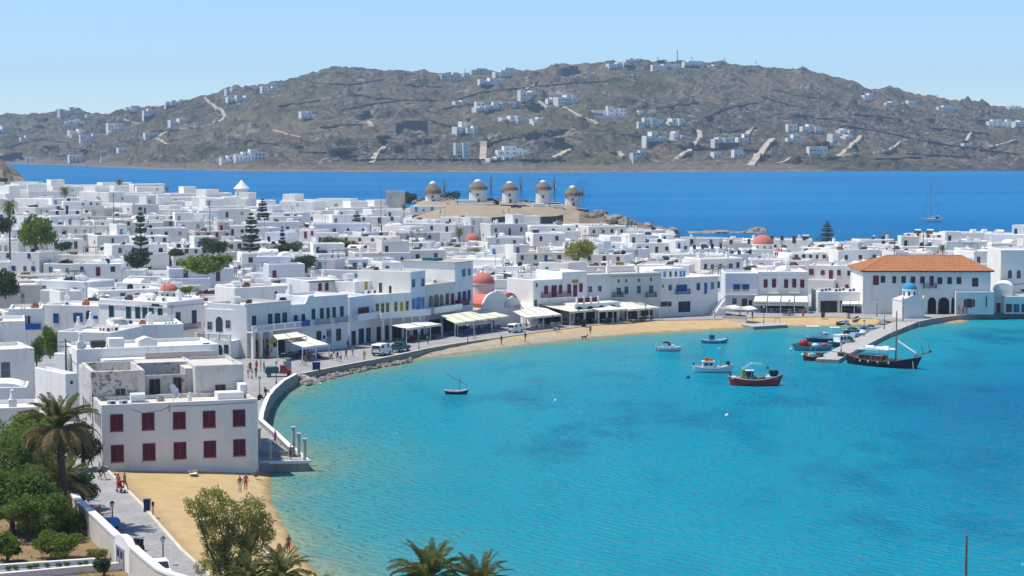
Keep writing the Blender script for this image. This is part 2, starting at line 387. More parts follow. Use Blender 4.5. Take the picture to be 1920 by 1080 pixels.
for i, t in enumerate(ts):
    if t <= 0: continue
    amp = min(1, t*12+.12)
    for j in range(len(pxh)):
        v = Vector((HX[i, j], HY[i, j], 0))
        a = NZ.fractal(v*.006, 1, 2, 3)*5*min(1, max(0, 1.02-t)*4+.15) + max(0, NZ.fractal(v*.03+Vector((9, 3, 0)), 1, 2.1, 4))**1.3*15 + NZ.noise(v*.11)*2.4
        if t > .93: a = a*.55
        HZ[i, j] += a*amp - 1.5*amp
put('far_hills', grid_mesh('far_hills', HX, HY, HZ, 'hill_scrub', smooth=False), kind='structure')
from mathutils.bvhtree import BVHTree
_hb = None
def drop(x, y):
    """height of the built hill at a point"""
    global _hb
    if _hb is None:
        r, c_ = HX.shape; vs = np.stack([HX, HY, HZ], -1).reshape(-1, 3).tolist(); i = np.arange(r*c_).reshape(r, c_)
        _hb = BVHTree.FromPolygons(vs, np.stack([i[:-1, :-1], i[:-1, 1:], i[1:, 1:], i[1:, :-1]], -1).reshape(-1, 4).tolist())
    h = _hb.ray_cast(Vector((x, y, 900)), Vector((0, 0, -1)))
    return h[0].z if h[0] else 0
def hill_hit(px, py):
    drop(0, 3000)
    h = _hb.ray_cast(Vector((0, 0, CAMZ)), ray(px, py).normalized())
    return h[0] if h[0] else hill_point(px, py)
# ================================================================== LAND
m, n = new_mat('sand')
p = n.pos(); f1 = n.noise(p, .5, 6, .7); f2 = n.noise(p, 5, 4, .7); peb = n.noise(p, 2.2, 5, .8); sep = n.n('ShaderNodeSeparateXYZ'); n.l(p, sep.inputs[0])
c = n.mix(n.ramp(f1, [(.3, (.475, .33, .155)), (.7, (.60, .44, .235))]), (.40, .27, .12), n.ramp(f2, [(.5, 0.0), (.68, .6)]))
zz = n.math('ADD', sep.outputs[2], n.math('MULTIPLY', n.math('SUBTRACT', f1, .5), .5))
at = n.n('ShaderNodeAttribute', attribute_name='pebbly').outputs['Fac']
c = n.mix(c, n.ramp(peb, [(.35, (.20, .165, .12)), (.5, (.40, .35, .27)), (.68, (.56, .52, .44))]), n.math('MULTIPLY', at, n.ramp(zz, [(.45, 1.0), (.85, .2)])))
c = n.mix(c, (.27, .185, .085), n.ramp(zz, [(.0, 1.0), (.2, 0.0)]))
n.l(c, n.b.inputs['Base Color']); n.b.inputs['Roughness'].default_value = .95; n.b.inputs['Specular IOR Level'].default_value = .1; n.bump(n.mix(f2, peb, .5), .5, .12)
m, n = new_mat('paving')
p = n.pos(); br = n.n('ShaderNodeTexVoronoi', feature='DISTANCE_TO_EDGE'); br.inputs['Scale'].default_value = 1.1; n.l(p, br.inputs['Vector'])
f1 = n.noise(p, .3, 5, .6); f2 = n.noise(p, 2.5, 4, .7)
c = n.mix(n.ramp(f1, [(.3, (.27, .265, .26)), (.7, (.385, .375, .36))]), (.22, .215, .21), n.ramp(f2, [(.5, 0.0), (.72, .7)]))
c = n.mix((.46, .45, .43), c, n.ramp(br.outputs['Distance'], [(.0, .3), (.06, 1.0)]))
n.l(c, n.b.inputs['Base Color']); n.b.inputs['Roughness'].default_value = .85; n.b.inputs['Specular IOR Level'].default_value = .2; n.bump(br.outputs['Distance'], .15, .05)
def ground_mat(name, cs, sc=.5, bump=.2):
    m, n = new_mat(name); p = n.pos(); f1 = n.noise(p, sc*.25, 5, .65); f2 = n.noise(p, sc*3, 6, .7)
    c = n.mix(n.ramp(f1, [(.35, cs[0]), (.65, cs[1])]), n.ramp(f2, [(.35, cs[2]), (.65, cs[1])]), n.ramp(f2, [(.42, 0.0), (.62, .9)]))
    n.l(c, n.b.inputs['Base Color']); n.b.inputs['Roughness'].default_value = 1; n.b.inputs['Specular IOR Level'].default_value = .05; n.bump(f2, .6, bump); return m
ground_mat('street', [(.42, .41, .39), (.56, .55, .52), (.33, .31, .28)])
ground_mat('dry_earth', [(.33, .265, .185), (.44, .37, .275), (.20, .16, .105)], .4, .6)
ground_mat('garden_earth', [(.21, .135, .07), (.32, .22, .12), (.14, .12, .055)], .8)
ground_mat('rock_ground', [(.17, .135, .10), (.33, .27, .20), (.07, .06, .05)], .35, 1.2)
ground_mat('slope_scrub', [(.10, .09, .05), (.2, .16, .09), (.05, .055, .025)], .6)
# ---- promenade: one sheet from the quay edge back under the first rows of houses
QE = [(566,701),(640,686),(700,675),(760,663),(800,654),(840,647),(885,640),(910,636.5),(1015,622),(1100,611),(1200,601.5),(1275,600),(1350,599),(1412,595),(1525,594),(1637,597),(1676,601)]
WALL = [(546,838),(519,812),(489,786),(491,773),(496,757),(502,743),(513,729),(531,713),(555,700)]
QEw = [P(x, y, QZ) for x, y in QE]; WALLz = [2.15, 2.15, 2.1, 2.1, 2.0, 1.9, 1.8, 1.7, 1.65]; WALLw = [P(x, y, z) for (x, y), z in zip(WALL, WALLz)]
back = [(2500,460),(1900,455),(1620,440),(1240,432),(1000,415),(850,400),(700,380),(550,360),(440,350),(-500,350),(-500,213)]
poly = [(v.x, v.y) for v in WALLw] + [(v.x, v.y) for v in QEw] + [(v.x, v.y) for v in (P(x, y, QZ) for x, y in [(1722,602),(1744,597.5),(1790,591.5),(1853,586.5),(1920,585.5),(2500,582)])]
poly += [(XY(px, Y), Y) for px, Y in back] + [(XY(483, 213), 213)]
MB().prism(poly, -1.5, QZ, 0, 1).build('promenade', ['quay', 'paving'], kind='structure')
# ---- main beach: from the promenade edge down under the water
BEACH = []
def loft(rows, name, mat, attr=None):
    BEACH.append(rows)
    X = np.array([[v[0] for v in r] for r in rows]); Y = np.array([[v[1] for v in r] for r in rows]); Z = np.array([[v[2] for v in r] for r in rows])
    me = grid_mesh(name, X, Y, Z, mat)
    if attr is not None:
        a = me.attributes.new('pebbly', 'FLOAT', 'POINT'); a.data.foreach_set('value', np.array(attr, dtype=np.float32).ravel())
    return put(name, me, kind='structure')
rows = []; att = []
for px in np.linspace(770, 1690, 231):
    e = np.interp(px, [q[0] for q in QE], [q[1] for q in QE]); wv_ = np.interp(px, [q[0] for q in SHORE_PX[14:]], [q[1] for q in SHORE_PX[14:]])
    zt = interp([(770, -.1), (800, .45), (885, .78), (960, .98), (3000, .98)], px)
    A = P(px, e, QZ); A.z = zt; B = P(px, max(wv_, e+1.5), 0); d = (B-A); dn = Vector((d.x, d.y, 0)).normalized()
    r = []
    for t in (-.3, 0, .2, .4, .6, .8, 1.0):
        q = A + d*t; q.z = zt*(1-max(0, t))**.8 + (NZ.noise(Vector((q.x*.35, q.y*.35, 3)))*.10 if 0 < t < 1 else 0); r.append(q)
    for k, zq in ((1.5, -.12), (5, -.45), (12, -1.4)): q = B + dn*k; q.z = zq; r.append(q)
    rows.append(r); att.append([interp([(770, 1), (1000, 1), (1130, .55), (1230, .15), (1400, 0)], px)]*len(r))
loft(rows, 'beach', 'sand', att)
rows = []
for (a, b) in [((200,872),(515,876)),((204,882),(512,889)),((222,900),(507,901)),((240,920),(507,918)),((270,950),(509,938)),((300,985),(533,985)),((340,1030),(562,1040)),((395,1080),(600,1080)),((450,1130),(640,1120)),((560,1230),(720,1200))]:
    A = P(*a, 1.85); B = P(*b, 0); r = []
    dn = Vector((1, .15, 0)).normalized()
    for t in (0, .02, .15, .3, .45, .6, .75, .88, 1.0):
        q = A.lerp(B, t); q.z = 1.85*(1-t)**.75*(.72 if t > .01 else 1) + (NZ.noise(q*.4)*.06 if .05 < t < 1 else 0); r.append(q)
    for k, zq in ((1.5, -.12), (5, -.5), (12, -1.6)): q = B + dn*k; q.z = zq; r.append(q)
    rows.append(r)
loft(rows, 'beach', 'sand', [[0.1]*12 for _ in rows])
rows = []
for px in np.linspace(1735, 1835, 30):
    B0 = P(px, np.interp(px, [1735, 1760, 1790, 1810, 1835], [601.5, 606, 607, 604.5, 591]), .0); A = B0 + Vector((0, 9, 0)); A.z = .35
    rows.append([A, B0.lerp(A, .5)+Vector((0, 0, .05)), B0, B0+Vector((0, -3, -.5))])
loft(rows, 'beach', 'sand', [[.2]*4 for _ in rows])
# ---- stepped platform at the corner of the shuttered house, white parapet along the curved quay
g = thing('quay_parapet', 'whitewashed parapet wall curving along the quay beside the house with maroon shutters', 'wall')
zt = WALLz
wk = MB()
for (x0, y0, z0_), (x1, y1, z1_) in zip([(479, 846, 1.6), (479, 812, 1.6), (477, 790, 1.55), (476, 770, 1.45), (474, 745, 1.25), (472, 722, QZ+.02)], [(552, 846, 1.6), (521, 815, 1.6), (491, 790, 1.55), (493, 775, 1.45), (499, 756, 1.25), (509, 737, QZ+.02)]): wk.v += [tuple(P(x0, y0, z0_)), tuple(P(x1, y1, z1_))]
wk.f = [(2*k, 2*k+1, 2*k+3, 2*k+2) for k in range(5)]; wk.m = [0]*5; n0 = len(wk.v); wk.v += [(v[0], v[1]-.001, -1) for v in wk.v[:2]]; wk.f.append((n0, n0+1, 1, 0)); wk.m.append(0); wk.build('walkway', 'paving', kind='structure')
MB().wallrun([(v.x, v.y) for v in WALLw], .55, -1.2, zt, 0, 1).build('wall', ['quay', 'white'], g)
pf = [P(483,866,1.0), P(578,864,1.0), P(546,838,1.4), P(486,838,1.4)]
plat = [(v.x, v.y) for v in (P(484,868,1.05), P(580,866,1.05), P(553,843,1.05), P(484,846,1.05))]
t = thing('quay_platform', 'low stone platform with steps and whitewashed rim jutting into the bay beside shuttered house', 'platform')
MB().prism(plat, -1.5, 1.02, 0, 1).build('platform', ['quay', 'paving'], t)
rim = [P(486,867,1.1), P(579,865,1.1), P(552,842,1.1)]
MB().wallrun([(v.x, v.y) for v in rim], .4, .9, 1.22, 0, 0).build('rim', 'white', t)
for k in range(3):
    a, b = P(488, 846-k*4, 1.2+.25*k), P(552-k*6, 843-k*4, 1.2+.25*k)
    MB().prism([(a.x, a.y), (b.x, b.y), (b.x, b.y+2.5), (a.x, a.y+2.5)], -1, 1.1+.16*k, 0, 0).build('step', 'roof_grey', t)
# steps from the quay down to the pebbles
t = thing('quay_steps', 'stone steps leading from the quay down to the rubble at the water', 'steps')
for k in range(6):
    a = P(561+k*6, 703+k*3.0, .95-.17*k); MB().box(a.x-.5, a.y-.9, -1, a.x+.9, a.y+1.2, .95-.17*k, 0, rz=R(14)).build('step', 'roof_grey', t)
# long quay wall: slightly raised coping as a part of its own
t = thing('quay_wall', 'long grey quay wall with a pale coping between steps and pebble beach', 'wall')
pts = [(v.x, v.y) for v in QEw[:8]]
MB().wallrun(pts, .5, -1.5, QZ+.12, 0, 1).build('wall', ['quay', 'roof_cream'], t)
t = thing('beach_kerb', 'low grey kerb between the promenade paving and the long sandy beach', 'kerb')
MB().wallrun([(v.x, v.y) for v in QEw[7:]], .35, .2, QZ+.05, 0, 0).build('kerb', 'roof_grey', t)
# ---- pier and right-hand quay
t = thing('pier', 'long flat concrete pier running out past the moored fishing boats', 'pier')
pier = [P(1529,673,.6), P(1573,674.5,.6), P(1583,668,.6), P(1668,625,.75), P(1722,603,QZ-.08), P(1748,598,QZ-.08), P(1700,600,QZ-.08), P(1672,604.5,.95), P(1600,636,.7)]
b = MB(); nP = len(pier); bb = len(b.v)
b.v += [(v.x, v.y, -2) for v in pier] + [tuple(v) for v in pier]
for i in range(nP): k = (i+1) % nP; b.f.append((i, k, nP+k, nP+i)); b.m.append(0)
b.f.append(tuple(range(nP, 2*nP))); b.m.append(1); b.build('deck', ['quay', 'roof_grey'], t)
edge = [(1573,674.5),(1583,668),(1668,625),(1722,603)]
for (x, y) in [(1537,669),(1577,668)]:
    q = P(x, y, .6); MB().box(q.x-.55, q.y-.4, .6, q.x+.55, q.y+.4, 1.3).build('bollard_block', 'darkstone', t)
t = thing('harbour_wall', 'dark stained harbour wall curving below the town hall', 'wall')
hw = [P(x, y, QZ) for x, y in [(1722,603),(1744,598),(1790,592),(1853,587),(1920,586),(2300,583)]]
MB().wallrun([(v.x, v.y) for v in hw], .5, -1.5, QZ+.05, 0, 1).build('wall', ['quay', 'roof_grey'], t)
t = thing('jetty', 'short low concrete jetty reaching from the sand beside the beach kiosk', 'jetty')
jt = [P(1390,608,.6), P(1413,612.5,.6), P(1475,609,.6), P(1474,605.5,.6), P(1412,603,.6), P(1395,603,.6)]
MB().prism([(v.x, v.y) for v in jt], -1, .6, 0, 1).build('deck', ['quay', 'roof_grey'], t)
b = MB(); q = P(1453, 606, .6)
for dx in (0, 1.0): b.tube((q.x+dx, q.y, .6), (q.x+dx, q.y, 1.55), .04)
b.tube((q.x, q.y, 1.55), (q.x+1, q.y, 1.55), .04); b.build('railing', 'wood', t)
# ---- front left: path, garden and near slope
pa = [P(x, y, 1.9) for x, y in [(200,870),(206,885),(240,920),(270,950),(300,985),(340,1030),(395,1080),(520,1200),(330,1230),(200,1010),(105,925),(-60,905),(-60,856),(120,858)]]
MB().prism([(v.x, v.y) for v in pa], 0, 1.9, 0, 0).build('path', 'paving', kind='structure')
t = thing('path_kerb', 'pale kerb edging the grey path beside the small sandy beach', 'kerb')
MB().wallrun([(v.x, v.y) for v in (P(x, y, 1.95) for x, y in [(200,880),(240,920),(270,950),(300,985),(340,1030),(395,1080),(470,1150)])], .3, 1.0, 2.0, 0, 0).build('kerb', 'roof_cream', t)
gx = np.linspace(-130, -20, 60); gy = np.linspace(95, 216, 60); GX, GY = np.meshgrid(gx, gy)
GZ = np.full_like(GX, 1.86)
for i in range(60):
    for j in range(60):
        lim = XY(150, 1)*0 + np.interp(GY[i, j], [120, 159, 176, 215], [-20.5, -31.0, -38.5, -52]); GX[i, j] = -130 + (lim+130)*j/59
        GZ[i, j] += .12*NZ.noise(Vector((GX[i, j]*.3, GY[i, j]*.3, 0)))
        GZ[i, j] -= .05
put('garden_ground', grid_mesh('garden_ground', GX, GY, GZ, 'garden_earth'), kind='structure')
gx = np.linspace(-160, 160, 60); gy = np.linspace(-70, 122, 50); GX, GY = np.meshgrid(gx, gy)
GZ = 1.6 + (118-GY)*.25; GZ = np.where(GY > 119, -1, GZ); GZ = np.minimum(GZ, 31)
for i in range(50):
    for j in range(60): GZ[i, j] += NZ.noise(Vector((GX[i, j]*.1, GY[i, j]*.1, 5)))*.8 if GY[i, j] < 110 else 0
put('hillside', grid_mesh('hillside', GX, GY, GZ, 'slope_scrub'), kind='structure')
# ---- the town's ground, the mill mound and the headland on the left
A_T = [(-300,13),(0,12),(250,10.5),(500,6.5),(700,5),(900,4),(1100,2.5),(1250,1.6),(1600,1.2),(1900,3),(2300,3.5)]
YF = [(-300,350),(440,350),(550,360),(700,380),(850,400),(1000,415),(1240,432),(1620,440),(2300,455)]
YC = [(-300,1150),(40,1120),(90,900),(300,870),(700,850),(800,845),(1060,815),(1180,800),(1262,786),(1275,640),(1350,625),(1900,618),(2300,618)]
def tz(px, Y):
    f, c = interp(YF, px), interp(YC, px)
    z = QZ + .02 + interp(A_T, px)*sstep(0, 1, (Y-f)/(min(c, 900)-f))**1.1
    u, v = (px-935)/185, (Y-800)/75
    mnd = max(0, 1-u*u*.9)*max(0, 1-v*v); z += 6.2*sstep(0, .55, mnd)
    if 1040 < px < 1290:
        top = interp([(1040, 9.0), (1120, 7.6), (1160, 6.3), (1200, 3.8), (1240, 1.9), (1270, .4), (1290, -1)], px)
        w_ = sstep(.0, 1, 1-abs(Y-772)/38)
        z = z*(1-w_) + max(z if px < 1100 else 0, top + NZ.noise(Vector((px*.08, Y*.08, 0)))*1.2)*w_
    if px < 90: z += 17*sstep(80, -40, px)*sstep(870, 990, Y) + (NZ.fractal(Vector((px*.05, Y*.02, 1)), 1, 2, 3)*2 if Y > 900 else 0)
    z -= 30*sstep(c-12, c+10, Y)
    return z
pg = np.concatenate([np.linspace(-300, -20, 20), np.linspace(-10, 1940, 300), np.linspace(1960, 2300, 12)]); yg = np.concatenate([np.linspace(0, .62, 60), np.linspace(.63, 1.03, 80)])
TX = np.zeros((len(yg), len(pg))); TY = TX*0; TZ = TX*0
for j, px in enumerate(pg):
    f, c = interp(YF, px)-8, interp(YC, px)+12
    for i, t_ in enumerate(yg):
        Y = f+(c-f)*t_; TX[i, j], TY[i, j], TZ[i, j] = XY(px, Y), Y, tz(px, Y)
PG = np.broadcast_to(pg, TX.shape)[:-1, :-1]; YG = TY[:-1, :-1]
mill = (PG > 770) & (PG < 1300) & (YG > 712+np.clip((PG-1060), 0, 60)*.6); rock = (((PG > 1085) & (PG < 1300) & (YG > 742))); head = (PG < 92) & (YG > 905)
put('town_ground', grid_mesh('town_ground', TX, TY, TZ, 'street', keep=~(mill | head)), kind='structure')
put('mill_hill', grid_mesh('mill_hill', TX, TY, TZ, 'dry_earth', keep=mill & ~rock), kind='structure')
put('rocky_point', grid_mesh('rocky_point', TX, TY, TZ, 'rock_ground', smooth=False, keep=rock), kind='structure')
put('headland', grid_mesh('headland', TX, TY, TZ, 'rock_ground', smooth=False, keep=head & ~mill), kind='structure')
# ---- boulders
def rock_mesh(seed):
    b = MB(); b.ball((0, 0, 0), 1, 9, 6); me = b.mesh('boulder', 'stone')
    for v in me.vertices:
        v.co = v.co*(1+.45*NZ.noise(v.co*1.3+Vector((seed*7, 0, 0))))
    return me
rocks = [rock_mesh(k) for k in range(5)]
rr = random.Random(3)
def boulder(px, py, z, sx, sz, label, group, mat=None):
    q = P(px, py, z); o = put('boulder', rocks[rr.randrange(5)], None, (q.x, q.y, z), rr.random()*6, (sx, sx*.8, sz)); tag(o, label, 'rock', group)
for px, py, z, s_ in [(1120,405,7,3),(1135,410,6,2.4),(1150,412,6,3.2),(1162,415,5,3.6),(1172,420,4.6,3),(1183,421,4,2.6),(1196,427,2.4,2.4),(1210,428,2,3),(1222,432,1,2),(1235,434,.6,2.6),(1248,436,.3,2.2),(1258,437,.2,3.4),(1145,420,4,2.6),(1178,429,2.4,2.2),(1130,400,7.6,2)]:
    boulder(px, py, z, s_, s_*.7, 'tan weathered boulder on the rocky point right of the windmills', 'boulders on the rocky point')
for px, py, s_ in [(1300,437,4),(1312,438,6),(1330,436.5,5),(1345,437,7),(1360,437.5,4),(1385,438,4),(1400,437.5,6),(1416,438,5),(1428,437,3)]:
    boulder(px, py, -.2, s_, s_*.16, 'dark flat reef rock just above the water behind the town', 'reef rocks behind the town')
boulder(1421, 437, 0, 4.5, 2.6, 'dark upright reef rock directly behind the large red dome', 'reef rocks behind the town')
sb = MB(); rb = random.Random(5)
for i in range(420):
    px = rb.uniform(572, 770); e = np.interp(px, [q[0] for q in QE], [q[1] for q in QE]); wy = np.interp(px, [572, 600, 640, 700, 770], [723, 714, 703, 690.5, 678])
    q = P(px, wy + rb.uniform(-4, 2.0)*interp([(572, 1.6), (650, 1.2), (770, .8)], px), 0); s_ = rb.uniform(.15, .5); c0 = len(sb.v)
    sb.ball((q.x, q.y, rb.uniform(-.1, .25)), s_, 6, 4, 0, .6)
    for k in range(c0, len(sb.v)): sb.v[k] = tuple(Vector(sb.v[k]) + Vector((rb.uniform(-.09, .09), rb.uniform(-.09, .09), rb.uniform(-.06, .06))))
sb.build('rubble', 'stone', kind='stuff')
for px, py, s_ in [(574,718,1.1),(583,714,.8),(592,716,.6)]:
    boulder(px, py, .1, s_, s_*.7, 'pale boulder at the water beside the quay steps', 'boulders by the quay steps')
# ================================================================== FAR HILLS: tracks, walls, villas
plain('pale_track', (.50, .42, .31), rough=1, var=.2, scale=.1)
plain('dry_wall', (.075, .068, .06), rough=1, var=.4, scale=.3)
def drape(pxs, width, lift=.35):
    pts = []
    for (a, b) in zip(pxs[:-1], pxs[1:]):
        k = max(2, int(math.hypot(b[0]-a[0], b[1]-a[1])/3))
        for i in range(k): pts.append(hill_hit(lerp(a[0], b[0], i/k), lerp(a[1], b[1], i/k)))
    pts.append(hill_hit(*pxs[-1])); return pts
TRACKS = [([(385,185),(396,195),(405,203),(417,212),(423,220),(410,229),(383,238)],5),([(220,223),(240,227),(263,233)],4),([(313,247),(293,260),(315,272)],4),([(513,245),(535,251),(567,258)],4),([(690,227),(698,238)],6),
    ([(720,279),(705,288),(697,307)],6),([(907,267),(905,302)],8),([(1037,300),(1052,290),(1067,281)],7),([(1007,160),(973,171)],6),([(1057,200),(1087,218),(1120,233)],4),([(1010,190),(1028,204)],4),
    ([(1282,292),(1262,300)],5),([(1268,300),(1290,286),(1300,272),(1313,257),(1308,245)],6),([(1400,253),(1413,238)],6),([(1408,311),(1428,286),(1449,261)],8),([(1455,308),(1475,302),(1483,297)],4),([(1570,295),(1592,277),(1613,258)],6),
    ([(1577,292),(1620,289),(1667,284),(1687,267),(1707,263)],3.5),([(1810,267),(1820,250)],4),([(1853,278),(1880,270),(1913,262)],4),([(273,248),(330,243),(383,238)],3.5),([(1170,296),(1160,285)],6)]
for pxs, wd in TRACKS:
    L = drape(pxs, wd); b = MB(); prev = None
    for i, q in enumerate(L):
        d = (L[min(i+1, len(L)-1)]-L[max(i-1, 0)]); d.z = 0; d.normalize(); nn = Vector((-d.y, d.x, 0))*wd/2
        row = []
        for s_ in (-1, 0, 1): v = q+nn*s_; row.append(Vector((v.x, v.y, 0)))
        zc = max(drop(v.x, v.y) for v in row)+.5
        for v in row: v.z = zc
        if prev:
            b.quad(prev[0], row[0], row[1], prev[1]); b.quad(prev[1], row[1], row[2], prev[2])
            b.quad(row[0], prev[0], prev[0]-Vector((0, 0, 3)), row[0]-Vector((0, 0, 3))); b.quad(prev[2], row[2], row[2]-Vector((0, 0, 3)), prev[2]-Vector((0, 0, 3)))
        prev = row
    b.build('dirt_track', 'pale_track', kind='structure')
HWALLS = [([(367,240),(320,245),(273,249)],'dark dry stone wall under the pale track bend on the left hillside'),([(860,187),(907,173),(960,168),(1007,163),(1080,157),(1140,153)],'long dark dry stone wall climbing below the bare tan slope near the hilltop'),([(1323,222),(1350,209),(1380,200),(1420,194)],'dark dry stone wall climbing the bare hillside above the steep double tracks'),
    ([(1427,182),(1470,196),(1515,205)],'dark dry stone wall crossing the bare upper slope left of the rocky knoll'),([(1580,237),(1640,246),(1693,257),(1770,272),(1847,283),(1913,291)],'long dark dry stone wall descending to the right above the rocky cliffs'),([(1300,283),(1360,280),(1423,284)],'straight dry stone wall beside the foot of the steep wide pale track'),
    ([(913,271),(950,262),(993,255)],'dry stone wall curving above the white shore villa with the pale drive'),([(640,208),(700,196),(760,189),(820,190)],'dark dry stone wall running along the bare middle slope left of the villas'),([(0,280),(40,270),(80,262)],'dark dry stone wall at the far left above the low headland'),([(780,212),(800,225),(840,238),(880,245)],'dark dry stone wall curving above the grey block house on the middle slope'),
    ([(560,150),(600,158),(660,160),(720,150)],'dark dry stone wall along the ridge above the terraced shore villa'),([(660,302),(760,300),(860,301),(960,301),(1060,303)],'long low dry stone wall just above the tan rocky shore')]
for pxs, lab in HWALLS:
    L = drape(pxs, 1); b = MB(); b.wallrun([(q.x, q.y) for q in L], 1.6, [drop(q.x, q.y)-1.5 for q in L], [drop(q.x, q.y)+1.9 for q in L])
    tag(b.build('stone_wall', 'dry_wall'), lab, 'wall')

_bb = []
def beach_hit(px, py, z):
    """the sand seen at a pixel, else the plane z"""
    if not _bb:
        for rows in BEACH:
            c = len(rows[0]); vs = [tuple(v) for r in rows for v in r]; _bb.append(BVHTree.FromPolygons(vs, [(i*c+j, i*c+j+1, (i+1)*c+j+1, (i+1)*c+j) for i in range(len(rows)-1) for j in range(c-1)]))
    for t_ in _bb:
        h = t_.ray_cast(Vector((0, 0, CAMZ)), ray(px, py).normalized())
        if h[0] and h[0].z > -.15: return h[0]
    return P(px, py, z)
# ================================================================== BUILDING KIT
UNIT = {}
def unit(style, color):
    """shared 1 x 1 openings, centred on x, standing on z = 0, proud of the wall at y = 0"""
    k = (style, color)
    if k in UNIT: return UNIT[k]
    b = MB(); mats = [color, 'glass', 'cleanwhite']
    def rim(w=.08, y=-.07, m=0, top=1):
        b.box(-.5, y, 0, -.5+w, .03, top, m); b.box(.5-w, y, 0, .5, .03, top, m); b.box(-.5+w, y, top-w*.8, .5-w, .03, top, m); b.box(-.5+w, y, 0, .5-w, .03, w*.8, m)
    if style == 'pane':
        rim(); b.box(-.42, -.015, .06, .42, .02, .94, 1); b.box(-.03, -.05, .06, .03, -.015, .94, 0); b.box(-.42, -.045, .6, -.03, -.015, .64, 0); b.box(.03, -.045, .6, .42, -.015, .64, 0)
    elif style == 'shut':
        rim(.05); 
        for s_ in (-1, 1):
            x0, x1 = (-.44, -.015) if s_ < 0 else (.015, .44)
            b.box(x0, -.05, .05, x0+.06, .02, .95); b.box(x1-.06, -.05, .05, x1, .02, .95)
            for q in range(8): b.box(x0+.06, -.045, .05+.9*q/8, x1-.06, .02, .05+.9*(q+.78)/8)
        b.box(-.44, .0, .05, .44, .022, .95, 1)
    elif style == 'open':      # shutters folded back beside a glazed opening
        b.box(-.27, -.015, .03, .27, .02, .97, 1); b.box(-.02, -.05, .03, .02, -.015, .97, 0)
        for s_ in (-1, 1): b.box(*( (-.5, -.09, 0, -.28, -.02, 1) if s_ < 0 else (.28, -.09, 0, .5, -.02, 1) ), 0)
    elif style == 'door':
        rim(.09, -.06, 0); b.box(-.41, -.03, .0, .41, .02, .93, 0); b.box(-.015, -.04, 0, .015, -.03, .93, 1)
        for s_ in (-.22, .22): b.box(s_-.13, -.045, .5, s_+.13, -.03, .85, 1 if color in ('greyp', 'cleanwhite') else 0); b.box(s_-.13, -.045, .1, s_+.13, -.03, .42, 0)
    elif style == 'arch':
        pts = [(-.5, 0), (.5, 0), (.5, .7)] + [(.5*math.cos(t), .7+.3*math.sin(t)) for t in np.linspace(.25, math.pi-.25, 7)] + [(-.5, .7)]
        b.prof(pts, -.05, .02, 0); pts2 = [(x*.84, .03+z*.93) for x, z in pts]; b.prof(pts2, -.065, -.05, 1); b.box(-.03, -.085, .03, .03, -.065, .92, 0)
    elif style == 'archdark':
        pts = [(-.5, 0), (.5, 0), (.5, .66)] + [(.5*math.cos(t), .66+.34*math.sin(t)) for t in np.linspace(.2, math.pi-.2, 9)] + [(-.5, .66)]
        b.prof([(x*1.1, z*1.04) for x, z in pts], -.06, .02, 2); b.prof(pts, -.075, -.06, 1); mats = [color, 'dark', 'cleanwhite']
    elif style == 'dark':  # flat dark panel: the shade of an open room painted in
        b.box(-.5, -.03, 0, .5, .02, 1, 1); mats = [color, 'interior_shade', 'cleanwhite']; b.box(-.5, -.05, 0, -.46, -.03, 1, 0); b.box(.46, -.05, 0, .5, -.03, 1, 0); b.box(-.46, -.05, .96, .46, -.03, 1, 0); b.box(-.02, -.05, 0, .02, -.03, .96, 0)
    elif style == 'grille':
        b.box(-.5, -.01, 0, .5, .02, 1, 1)
        for q in range(6): b.box(-.48+q*.18, -.06, 0, -.42+q*.18, -.03, 1, 0)
        b.box(-.5, -.06, .48, .5, -.055, .52, 0); b.box(-.5, -.07, -.02, .5, -.01, .0, 2)
    elif style == 'far':       # small far window: a frame and a pane
        b.box(-.5, -.04, 0, .5, .03, 1, 0); b.box(-.36, -.055, .1, .36, -.04, .9, 1)
    elif style == 'farshut':
        b.box(-.5, -.05, 0, -.02, .03, 1, 0); b.box(.02, -.05, 0, .5, .03, 1, 0)
    me = b.mesh('window', mats); UNIT[k] = me; return me
FOOT = []   # taken ground: (x, y, radius)
